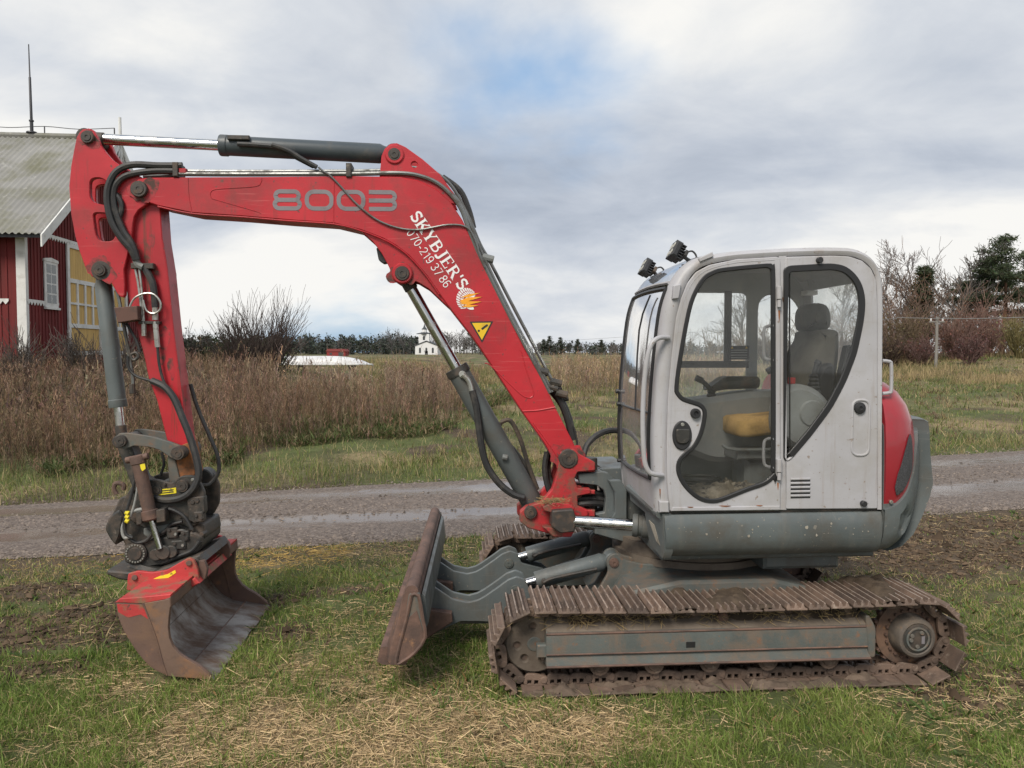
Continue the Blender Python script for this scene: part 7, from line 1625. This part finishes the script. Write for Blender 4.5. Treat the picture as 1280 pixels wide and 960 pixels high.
# yellow door with white frame and bars
dy0, dy1, d0, d1 = 2.25, 2 * HW - 2.25, 2.05, 5.02
door_b = gbox(dy0, dy1, d0, d1, 0.004, 0.03, 'barn_door', BARNYELLOW)
for k in range(1, 26): gbox(dy0 + (dy1 - dy0) * k / 26 - 0.006, dy0 + (dy1 - dy0) * k / 26 + 0.006, d0, d1, 0.03, 0.034, 'board_joint', BARNYELLOW, door_b)
for y in (dy0 - 0.05, (dy0 + dy1) / 2, dy1 + 0.05): gbox(y - 0.07, y + 0.07, d0 - 0.1, d1 + 0.1, 0.03, 0.075, 'door_frame', BARNWHITE, door_b)
for z in (d0 + 0.72, d1 - 0.95, d1 + 0.05, d0 - 0.08, (d0 + d1) / 2 - 0.12): gbox(dy0, dy1, z - (0.03 if abs(z - ((d0 + d1) / 2 - 0.12)) < 0.01 else 0.06), z + (0.03 if abs(z - ((d0 + d1) / 2 - 0.12)) < 0.01 else 0.06), 0.03, 0.07, 'door_bar', BARNWHITE, door_b)
for k in range(1, 8):
    y = dy0 + (dy1 - dy0) * k / 8
    if k != 4: gbox(y - 0.045, y + 0.045, d0 + 0.72, d1 - 0.95, 0.03, 0.068, 'door_bar', BARNWHITE, door_b)
# lightning rod and its wire along the ridge
rx_ = -1.85
one('lightning_rod', MB_add(lathe((rx_, HW, RZ_ + 0.2), (rx_ - 0.03, HW, RZ_ + 2.95), [(0, 0.16), (0.04, 0.15), (0.06, 0.05), (0.35, 0.05), (0.36, 0.07), (0.40, 0.07), (0.41, 0.04), (1.7, 0.035), (1.72, 0.022), (2.7, 0.015)], 10)), BIRON, barn)
wire = []
for k, x in enumerate(np.linspace(-16, 0.6, 9)):
    one('wire_post', tube([(x, HW, RZ_ + 0.2), (x, HW, RZ_ + 0.42)], 0.02, 6, 1), BIRON, barn)
    wire.append((x, HW, RZ_ + 0.42)); wire.append((x + 1.0, HW, RZ_ + 0.36))
one('ridge_wire', tube(wire[:-1], 0.012, 5, 4), BIRON, barn)
# peak ornament
one('peak_spire', tube([(OV + 0.02, HW, RZ_ - 1.4), (OV + 0.02, HW, RZ_ + 0.75)], (0.06, 0.045), 8, 1), BARNWHITE, barn)
for s in (-1, 1):
    one('peak_brace', tube([(OV + 0.02, HW + s * 0.06, RZ_ + 0.05), (OV + 0.02, HW + s * 0.62, RZ_ - 0.95)], 0.035, 6, 1), BARNWHITE, barn)
    one('peak_brace', tube([(OV + 0.02, HW + s * 0.06, RZ_ - 0.25), (OV + 0.02, HW + s * 0.40, RZ_ - 1.0)], 0.03, 6, 1), BARNWHITE, barn)

# ---------------------------------------------------------------- branching plants
def segs_mesh(segs, name, mat, parent, colr, sides=3):
    p0 = np.array([s[0] for s in segs]); p1 = np.array([s[1] for s in segs]); r0 = np.array([s[2] for s in segs]); r1 = np.array([s[3] for s in segs])
    d = p1 - p0; d /= np.linalg.norm(d, axis=1)[:, None] + 1e-9; a = np.where(np.abs(d[:, 2:3]) < 0.9, np.array([[0, 0, 1.0]]), np.array([[1.0, 0, 0]])); x = np.cross(a, d); x /= np.linalg.norm(x, axis=1)[:, None]; y = np.cross(d, x)
    V = []
    for p, r in ((p0, r0), (p1, r1)):
        for k in range(sides):
            t = 2 * math.pi * k / sides; V.append(p + (x * math.cos(t) + y * math.sin(t)) * r[:, None])
    V = np.stack(V, 1); o = (np.arange(len(segs)) * 2 * sides)[:, None]; q = np.concatenate([np.array([[k, (k + 1) % sides, sides + (k + 1) % sides, sides + k]]) + o for k in range(sides)])
    c = np.asarray(colr)[None] * rng.uniform(0.75, 1.25, (len(segs), 1)); return mesh_np(name, V.reshape(-1, 3), [q], mat, parent, np.repeat(c, 2 * sides, 0))
def grow(rd, p, d, L, r, level, out, fork, spread, up, nseg=3, taper=0.6, minr=0.004, tips=None):
    """one limb as a bent chain of segments, with side limbs"""
    pts = [Vector(p)]; dd = Vector(d).normalized(); kids = []
    for k in range(nseg):
        dd = (dd + Vector((rd.gauss(0, spread * .25), rd.gauss(0, spread * .25), rd.gauss(0, spread * .15) + up)) ).normalized()
        q = pts[-1] + dd * (L / nseg); ra = r * (1 - (1 - taper) * k / nseg); rb = r * (1 - (1 - taper) * (k + 1) / nseg)
        out.append((tuple(pts[-1]), tuple(q), max(ra, minr), max(rb, minr * 0.8))); pts.append(q)
        if level > 0:
            nf = fork if k else max(1, fork - 1)
            for j in range(nf):
                a = Vector((rd.gauss(0, 1), rd.gauss(0, 1), rd.gauss(0, 0.5))); a = (a - dd * a.dot(dd)).normalized()
                kids.append((pts[-2].lerp(q, rd.random()), (dd + a * rd.uniform(0.45, 1.0) * spread).normalized(), L * rd.uniform(0.42, 0.72), rb * rd.uniform(0.45, 0.7)))
    if level == 0 and tips is not None: tips.append(tuple(pts[-1]))
    for kp, kd, kl, kr in kids: grow(rd, kp, kd, kl, kr, level - 1, out, fork, spread, up, nseg, taper, minr, tips)
def gz(x, y): return float(hgt(np.array([x]), np.array([y]))[0])
def plant(name, label, cat, loc, group=None):
    return tag(empty(name, (loc[0], loc[1], gz(loc[0], loc[1]) - 0.03)), label, cat, group)
def shrub(name, label, loc, h, w, stems, seed, colr, level=2,  minr=0.006, fork=2, group=None, leaf=None, lean=0.0, r0=0.022, leafn=0, leafs=0.05, lr=(0.62, 0.95), sp=0.55):
    rd = random.Random(seed); t = plant(name, label, 'shrub', loc, group); segs = []; tips = []
    for k in range(stems):
        a = rd.uniform(0, 6.28); o = rd.random() ** 0.6; d = Vector((math.cos(a) * o * w / h * 0.95 + lean, math.sin(a) * o * w / h * 0.95, 1.0))
        L = h * rd.uniform(*lr) * (1.05 - 0.25 * o)
        grow(rd, (math.cos(a) * 0.22 * w * rd.random(), math.sin(a) * 0.22 * w * rd.random(), 0), d, L * 0.75, r0 * rd.uniform(0.6, 1.2), level, segs, fork, sp, 0.10, 3, 0.55, minr, tips)
    segs_mesh(segs, 'branches', TWIGM, t, colr)
    if leaf is not None: leaves(t, tips, leaf, leafn, leafs)
    return t
def leaves(t, centres, colr, per, size, sd3=(1, 1, 0.7), name='foliage', rad=0.3, thin=0.55):
    c = np.repeat(np.array(centres), per, 0); n = len(c); c = c + rng.normal(0, 1, (n, 3)) * np.array(sd3) * rad
    a = rng.normal(size=(n, 3)); a /= np.linalg.norm(a, axis=1)[:, None]; b = np.cross(a, rng.normal(size=(n, 3))); b /= np.linalg.norm(b, axis=1)[:, None]
    s = size * rng.uniform(0.6, 1.4, (n, 1)); V = np.stack([c - a * s, c + b * s * thin, c + a * s, c - b * s * thin], 1).reshape(-1, 3)
    cl = np.asarray(colr)[None] * rng.uniform(0.55, 1.35, (n, 1)) * (1 + rng.normal(0, 0.08, (n, 3)))
    return mesh_np(name, V, [np.arange(4 * n).reshape(n, 4)], LEAFM, t, np.repeat(np.clip(cl, 0.005, 1), 4, 0))
# the big bare shrub, and the smaller ones by the barn
p = Wp(320, 455, 25); shrub('bare_shrub', 'wide bare many-stemmed shrub rising above the weeds right of the dipper arm', (p.x, p.y), 2.45, 2.3, 64, 5, (0.090, 0.070, 0.063), 2, 0.0055, 2, r0=0.034, lr=(0.86, 1.0), sp=0.45)
p = Wp(232, 450, 27); shrub('bare_shrub', 'small thin bare shrub beside the dipper arm, next to the wide shrub', (p.x, p.y), 1.6, 0.9, 9, 6, (0.11, 0.09, 0.08), 2, 0.0075, 2)
for i, (px_, Y_, h_, lab) in enumerate([(100, 18.6, 1.5, 'scrubby leafless bush against the yellow barn door'), (20, 17.5, 1.5, 'scrubby leafless bush against the white barn corner'), (150, 19.5, 1.3, 'scrubby leafless bush behind the bucket ram')]):
    p = Wp(px_, 450, Y_); shrub('scrub_bush', lab, (p.x, p.y), h_, 0.8, 18, 20 + i, (0.12, 0.10, 0.088), 2, 0.006, 2, r0=0.014)
# green hedge on the bank behind
hd = plant('hedge', 'low dark green hedge behind the weeds under the bare shrub', 'hedge', tuple(Wp(300, 450, 28))[:2])
cs = [(rng.uniform(-3.8, 1.5), rng.normal(0, 0.5), rng.uniform(0.2, 1.05 + 0.3 * math.sin(k))) for k in range(420)]
leaves(hd, cs, (0.055, 0.075, 0.028), 26, 0.05, (1, 1, 0.8), rad=0.22)
segs = []; rd = random.Random(4)
for k in range(40): grow(rd, (rd.uniform(-3.6, 1.4), rd.gauss(0, .3), 0), (rd.gauss(0, .3), rd.gauss(0, .3), 1), 1.1, 0.015, 1, segs, 2, 0.6, 0.05)
tag(segs_mesh(segs, 'branches', TWIGM, hd, (0.07, 0.055, 0.045)), kind='stuff')

def bare_tree(label, loc, h, seed, colr=(0.13, 0.115, 0.105), minr=0.02, level=3, lean=(0, 0), group=None, fork=2, crown=0.6, name='bare_tree', trunk_r=None):
    rd = random.Random(seed); t = plant(name, label, 'tree', loc, group); tr_ = []; segs = []
    pts = Vector((0, 0, 0)); d = Vector((lean[0], lean[1], 1)); n = 5; r = trunk_r or h * 0.018
    for k in range(n):
        d = (d + Vector((rd.gauss(0, .06), rd.gauss(0, .06), 0.1))).normalized(); q = pts + d * (h * 0.62 / n)
        tr_.append((tuple(pts), tuple(q), r * (1 - k * .13), r * (1 - (k + 1) * .13)))
        if k >= 1:
            for j in range(3):
                a = rd.uniform(0, 6.28); grow(rd, pts.lerp(q, rd.random()), (math.cos(a) * crown, math.sin(a) * crown, 0.75), h * rd.uniform(0.24, 0.40), r * 0.42, level - 1, segs, fork, 0.75, 0.05, 3, 0.5, minr)
        pts = q
    grow(rd, pts, d, h * 0.36, r * 0.5, level, segs, fork, 0.75, 0.05, 3, 0.5, minr)
    segs_mesh(tr_, 'trunk', TWIGM, t, colr, 6); segs_mesh(segs, 'crown', TWIGM, t, colr); return t
def pine(label, loc, h, seed, group=None, crown_from=0.42, wide=0.34, colr=(0.066, 0.084, 0.044), leafs=0.20, per=70, name='pine_tree', cone=False):
    rd = random.Random(seed); t = plant(name, label, 'tree', loc, group); tr_ = []; tips = []; segs = []
    pts = Vector((0, 0, 0)); d = Vector((rd.gauss(0, .03), 0, 1)); n = 10; r = h * 0.021
    for k in range(n):
        d = (d + Vector((rd.gauss(0, .03), rd.gauss(0, .03), 0.15))).normalized(); q = pts + d * (h * 0.96 / n)
        tr_.append((tuple(pts), tuple(q), r * (1 - k * .085), r * (1 - (k + 1) * .085)))
        f = k / (n - 1)
        if f >= crown_from:
            s = (f - crown_from) / (1 - crown_from); reach = h * wide * ((1 - s) if cone else math.sin(math.pi * (0.28 + 0.68 * s)) ** 0.8)
            for j in range(5 if not cone else 7):
                a = rd.uniform(0, 6.28); L = reach * rd.uniform(0.45, 1.0); b0 = pts.lerp(q, rd.random()); z = rd.uniform(-0.05, 0.35) * (1 if not cone else -0.4)
                e = b0 + Vector((math.cos(a) * L, math.sin(a) * L, L * z)); segs.append((tuple(b0), tuple(e), r * 0.22, r * 0.06))
                m = max(2, int(L / (h * 0.045)))
                for u in range(m): tips.append(tuple(b0.lerp(e, 0.35 + 0.65 * (u + rd.random()) / m) + Vector((0, 0, h * 0.012))))
        pts = q
    tips.append(tuple(pts))
    segs_mesh(tr_, 'trunk', TWIGM, t, (0.15, 0.085, 0.055), 7); segs_mesh(segs, 'limbs', TWIGM, t, (0.10, 0.065, 0.05))
    leaves(t, tips, colr, per, leafs, (1, 1, 0.36), 'crown', h * 0.036, 0.20); return t
def spot(px, Y): q = Wp(px, 450, Y); return (q.x, q.y)
pine('tall pine with a reddish trunk standing at the right end of the wood edge', spot(1252, 66), 10.4, 3, crown_from=0.40, wide=0.30)
pine('broad dark pine crowding the tall pine from beyond the frame', spot(1292, 68), 9.9, 8, crown_from=0.30, wide=0.38)
pine('small slanting pine left of the tall pine', spot(1216, 70), 6.9, 5, crown_from=0.45, wide=0.30)
t = pine('dark spruce with withered brown leaves around it, left of the utility pole', spot(1152, 70), 8.2, 14, crown_from=0.15, wide=0.24, cone=True, name='spruce_tree')
leaves(t, [(rng.normal(0, 1.0), rng.normal(0, 1.0), rng.uniform(2, 7.2)) for _ in range(160)], (0.15, 0.09, 0.05), 14, 0.09, name='withered_leaves')
bare_tree('slender bare birch rising behind the spruce', spot(1146, 73), 9.2, 21, (0.17, 0.15, 0.145), 0.020, 3)
bare_tree('leafless tree leaning right, just behind the utility pole', spot(1176, 68), 8.4, 23, (0.15, 0.135, 0.125), 0.024, 3, lean=(0.28, 0))
bare_tree('bare pale tree close beside the rear edge of the cab', spot(1116, 74), 8.3, 25, (0.20, 0.18, 0.175), 0.018, 3)
bare_tree('bare tree seen through the rear side window of the cab', spot(1052, 78), 9.0, 27, (0.16, 0.15, 0.14), 0.022, 3)
bare_tree('bare tree seen through the cab door glass', spot(930, 84), 8.0, 29, (0.16, 0.15, 0.14), 0.022, 3)
for i, (px_, Y_, h_, w_, c_, lab, lf) in enumerate([
    (1230, 60, 4.4, 3.0, (0.20, 0.125, 0.105), 'large reddish brown leafless shrub under the tall pine', (0.20, 0.085, 0.06)),
    (1198, 58, 3.7, 2.5, (0.19, 0.12, 0.10), 'reddish shrub right of the utility pole', (0.18, 0.085, 0.06)),
    (1132, 58, 3.9, 2.5, (0.14, 0.105, 0.07), 'olive brown shrub between the cab and the utility pole', (0.16, 0.12, 0.055)),
    (1112, 55, 3.0, 2.2, (0.12, 0.085, 0.07), 'low dark shrub close to the rear edge of the cab', (0.14, 0.10, 0.055)),
    (1152, 54, 2.3, 1.9, (0.15, 0.095, 0.085), 'purplish brown bush left of the foot of the utility pole', (0.13, 0.06, 0.05)),
    (1212, 53, 1.9, 1.6, (0.14, 0.088, 0.08), 'low purplish bush in front of the reddish shrub', (0.12, 0.055, 0.05)),
    (1276, 56, 3.0, 2.3, (0.20, 0.17, 0.08), 'yellowish twiggy bush below the broad dark pine', (0.17, 0.15, 0.06)),
    (1040, 62, 3.2, 2.6, (0.13, 0.09, 0.075), 'brown shrub seen through the cab rear window', (0.15, 0.10, 0.06)),
    (960, 70, 3.2, 2.8, (0.13, 0.10, 0.08), 'brown shrub seen through the cab windows near the door post', (0.15, 0.11, 0.06))]):
    shrub('hedgerow_shrub', lab, spot(px_, Y_), h_, w_, 26, 40 + i, c_, 2, 0.016, 2, 'shrubs along the wood edge', lf, r0=0.045, leafn=1, leafs=0.07)
# the thicket behind the single shrubs reads as one mass of twigs
def thicket(name, label, px0, px1, Y0, Y1, hmax, n, seed, colr):
    rd = random.Random(seed); segs = []
    for k in range(n):
        q = Wp(rd.uniform(px0, px1), 450, rd.uniform(Y0, Y1)); h = hmax * rd.uniform(0.3, 1.0) ** 1.2 * (0.35 + 1.1 * float(fbm(np.array([q.x * 0.30]), np.array([q.y * 0.1]), 171, 2)[0])); b = (q.x, q.y, gz(q.x, q.y) - 0.05)
        grow(rd, b, (rd.gauss(0, .35), rd.gauss(0, .35), 1), h, 0.04, 2, segs, 2, 0.7, 0.06, 3, 0.5, 0.017)
    return tag(segs_mesh(segs, name, TWIGM, None, colr), label, 'thicket', kind='stuff')
thicket('thicket', 'dense reddish brown leafless thicket along the wood edge', 1085, 1345, 59, 73, 5.2, 270, 9, (0.205, 0.140, 0.108))
thicket('thicket', 'olive brown scrub behind the cab along the field edge', 800, 1100, 66, 80, 3.4, 110, 10, (0.17, 0.13, 0.095))
for i, (px_, h_, lab) in enumerate([(1134, 8.6, 'tall leafless tree between the cab and the spruce'), (1196, 7.4, 'leafless tree between the utility pole and the small pine'), (1268, 6.4, 'leafless tree in front of the broad dark pine')]):
    bare_tree(lab, spot(px_, 71 + i), h_, 90 + i, (0.18, 0.15, 0.135), 0.020, 3, crown=0.8)
pine('bushy pine standing behind the small slanting pine', spot(1236, 76), 9.6, 33, crown_from=0.35, wide=0.34)
POLEM = paint('weathered_pole_wood', (0.24, 0.225, 0.205), (0.15, 0.135, 0.12), 0.45, 0.7, 3, rough=0.9, stretch=(3, 3, 0.3), bump=0.004)
pq = spot(1170, 52); pz = gz(*pq); pole = plant('utility_pole', 'weathered grey utility pole standing before the shrubs', 'pole', pq)
one('post', tube([(0, 0, 0), (0.02, 0, 4.3 - pz + 0.1)], (0.105, 0.085), 12, 1), POLEM, pole)
one('cross_arm', rbox(-0.5, 0.5, -0.06, 0.06, 4.02 - pz, 4.12 - pz, 0.01), POLEM, pole)
for x in (-0.4, 0.4): one('insulator', lathe((x, 0, 4.12 - pz), (x, 0, 4.30 - pz), [(0, 0.03), (0.04, 0.05), (0.08, 0.035), (0.12, 0.05), (0.17, 0.03)], 10), DECALWHITE, pole)
WIREM = plain('aluminium_wire', (0.26, 0.26, 0.25), 0.45, 0.4)
top = (pq[0], pq[1], 4.33)
tag(one('overhead_wire', tube([tuple(Wp(1121, 397, 54)), tuple(Wp(1170, 398, 51.9)), tuple(Wp(1230, 398, 49.5)), tuple(Wp(1330, 395, 46))], 0.024, 6, 6), WIREM), 'pale thick overhead wire running right from the utility pole', 'wire')
tag(one('overhead_wire', tube([tuple(Wp(690, 427, 260)), tuple(Wp(790, 420.5, 160)), tuple(Wp(960, 409, 90)), tuple(Wp(1121, 398, 54))], (0.03, 0.016), 5, 6), WIREM), 'thin overhead wire crossing the sky left of the cab', 'wire')

# ---------------------------------------------------------------- far things
# upturned white hull beyond the weeds
HULL = paint('white_hull', (0.66, 0.66, 0.67), (0.45, 0.45, 0.45), 0.5, 0.8, 2, rough=0.4, var=0.1)
a, b = Wp(356, 455, 33), Wp(466, 458, 33); cxh = (a + b) / 2; L = (b - a).length
hull = plant('boat_hull', 'long low white upturned hull lying beyond the weeds right of the bare shrub', 'boat hull', (cxh.x, cxh.y))
rings = []
zb = 1.50 - gz(cxh.x, cxh.y)
for k in range(15):
    s = k / 14 * 2 - 1; x = s * L / 2; w = 0.75 * (1 - max(0, s) ** 4 * 0.85) ; top_ = zb + 0.36 * (1 - max(0, s) ** 3 * 0.85) - 0.12 * max(0, s) ** 2
    rings.append([(x, -w, zb - 0.02 * 0), (x, -w * 0.98, zb + (top_ - zb) * 0.6), (x, -w * 0.7, zb + (top_ - zb) * 0.93), (x, 0, top_), (x, w * 0.7, zb + (top_ - zb) * 0.93), (x, w * 0.98, zb + (top_ - zb) * 0.6), (x, w, zb)])
one('shell', loft(rings), HULL, hull, angle=60)
one('gunwale', tube([r[0] for r in rings], 0.035, 6, 1), BARNWHITE, hull)
for x in (-1.2, 1.0): one('trestle', MB_add(rbox(x - 0.05, x + 0.05, -0.6, 0.6, zb - 0.12, zb - 0.0, 0.004), rbox(x - 0.04, x + 0.04, -0.5, -0.42, 0, zb - 0.11, 0.004), rbox(x - 0.04, x + 0.04, 0.42, 0.5, 0, zb - 0.11, 0.004)), POLEM, hull)
# church
SLATE = plain('dark_slate', (0.05, 0.055, 0.06), 0.6); CHW = plain('white_render', (0.72, 0.72, 0.72), 0.8)
cq = Wp(533, 447, 600); ch = plant('church', 'white country church with slender spire on the far horizon', 'church', (cq.x, cq.y)); k6 = 600 / 960
one('nave', MB_add(prism([(-8.7, -1), (8.7, -1), (8.7, 9.0), (0, 13.0), (-8.7, 9.0)], 0, 30, 0.0)), CHW, ch, smooth=False)
one('nave_roof', MB_add(prism([(-9.6, 8.4), (0, 13.2), (9.6, 8.4), (9.6, 9.1), (0, 14.0), (-9.6, 9.1)], -0.6, 30.5, 0.0)), SLATE, ch, smooth=False)
one('side_aisle', prism([(-8.9, -1), (-8.7, -1), (-8.7, 8), (-8.9, 8)], 1, 29, 0.0), CHW, ch, smooth=False)
one('tower', rbox(-6.2, 2.0, 2, 10, 8, 20.5, 0.0), CHW, ch, smooth=False)
one('tower_roof', lathe((-2.1, 6, 20.5), (-2.1, 6, 24), [(0, 6.4), (0.6, 6.4), (1.8, 2.4), (2.2, 2.2)], 4), SLATE, ch, smooth=False)
one('lantern', lathe((-2.1, 6, 22.3), (-2.1, 6, 26), [(0, 2.0), (3.2, 2.0), (3.3, 2.4)], 8), CHW, ch, smooth=False)
one('spire', lathe((-2.1, 6, 25.5), (-2.1, 6, 31), [(0, 2.4), (1.0, 1.5), (2.0, 0.9), (5.2, 0.12)], 8), SLATE, ch, smooth=False)
for x in (-5, 0, 5): one('window', prism(fillet([(x - 0.8, 1.5), (x + 0.8, 1.5), (x + 0.8, 6.2), (x, 7.2), (x - 0.8, 6.2)], 0.4, 2), -0.06, 0.02, 0.0), SLATE, ch, smooth=False)
for z in (14.5,): one('belfry_opening', prism(fillet([(-3.0, z), (-1.2, z), (-1.2, z + 3.4), (-2.1, z + 4.2), (-3.0, z + 3.4)], 0.4, 2), 1.92, 2.02, 0.0), SLATE, ch, smooth=False)
one('west_door', rbox(-1.2, 1.2, -0.06, 0.02, -1, 3.4, 0.0), SLATE, ch, smooth=False)
for c_ in ch.children: c_.scale = (1, 1, 0.78)
# far red barn
fq = Wp(420, 444, 380); fb = plant('farm_shed', 'small distant red shed before the wood, beyond the white hull', 'shed', (fq.x, fq.y))
one('wall', rbox(-4.6, 4.6, 0, 8, -1, 2.3, 0.0), plain('far_red', (0.24, 0.035, 0.035), 0.9), fb, smooth=False)
one('roof', prism([(-5.0, 2.2), (5.0, 2.2), (4.2, 3.5), (-4.2, 3.5)], -0.3, 8.3, 0.0), plain('far_red_roof', (0.22, 0.05, 0.05), 0.9), fb, smooth=False)
one('door', rbox(1.2, 3.6, -0.05, 0.02, -1, 1.8, 0.0), SLATE, fb, smooth=False)
one('window', rbox(-3.2, -2.0, -0.05, 0.02, 0.6, 1.6, 0.0), SLATE, fb, smooth=False)
# distant woods: reads as one mass
def wood(name, label, px0, px1, Y, h, n, seed, colr, per=60, size=1.0, bare=0.3):
    rd = random.Random(seed); cs = []; segs = []
    for k in range(n):
        x = Wp(rd.uniform(px0, px1), 445, Y).x; y = Y + rd.uniform(-25, 60); hh = h * rd.uniform(0.6, 1.15); isb = rd.random() < bare
        segs.append(((x, y, 0), (x, y, hh * 0.9), 0.25, 0.08))
        if isb:
            for j in range(26): a = rd.uniform(0, 6.28); z = rd.uniform(0.3, 0.85) * hh; L = hh * rd.uniform(.12, .28); segs.append(((x, y, z), (x + math.cos(a) * L, y + math.sin(a) * L, z + L * 0.9), 0.11, 0.05))
        else:
            for j in range(per // 5): s = rd.random(); w = hh * 0.24 * (1 - s) + 0.3; cs.append((x + rd.gauss(0, w), y + rd.gauss(0, w), hh * (0.12 + 0.88 * s)))
    o = segs_mesh(segs, name, TWIGM, None, (0.16, 0.145, 0.14)); tag(o, label, 'wood', kind='stuff')
    if cs: leaves(o, cs, colr, 7, size, (1, 1, 1), rad=size * 1.1)
wood('far_wood', 'long dark wood along the horizon beyond the red shed', 215, 520, 620, 14, 360, 1, (0.070, 0.082, 0.066), 60, 1.0, 0.35)
wood('far_trees', 'grey leafless trees around the far church', 480, 640, 690, 18, 130, 2, (0.08, 0.085, 0.07), 50, 1.0, 0.92)
wood('horizon_trees', 'low grey wood on the horizon between boom and cab', 598, 1010, 520, 8.0, 330, 3, (0.085, 0.092, 0.080), 50, 0.9, 0.72)  # aerial haze is painted in: crown colour lightened, no air volume built
for i, (px_, h_) in enumerate([(679, 9.0), (687, 10.8), (700, 10.2), (722, 9.0), (752, 8.6)]):
    pine('dark distant pine in the row between the boom and the cab', spot(px_, 420), h_, 60 + i, 'distant pines between boom and cab', 0.12, 0.30, (0.085, 0.096, 0.075), 0.55, 12)  # needle colour paler and greyer than near pines, distance haze put into it
for i, px_ in enumerate((490, 505, 560, 575, 590)):
    bare_tree('far leafless tree standing near the church', spot(px_, 560), 17, 80 + i, (0.13, 0.12, 0.12), 0.10, 2, group='leafless trees near the church')
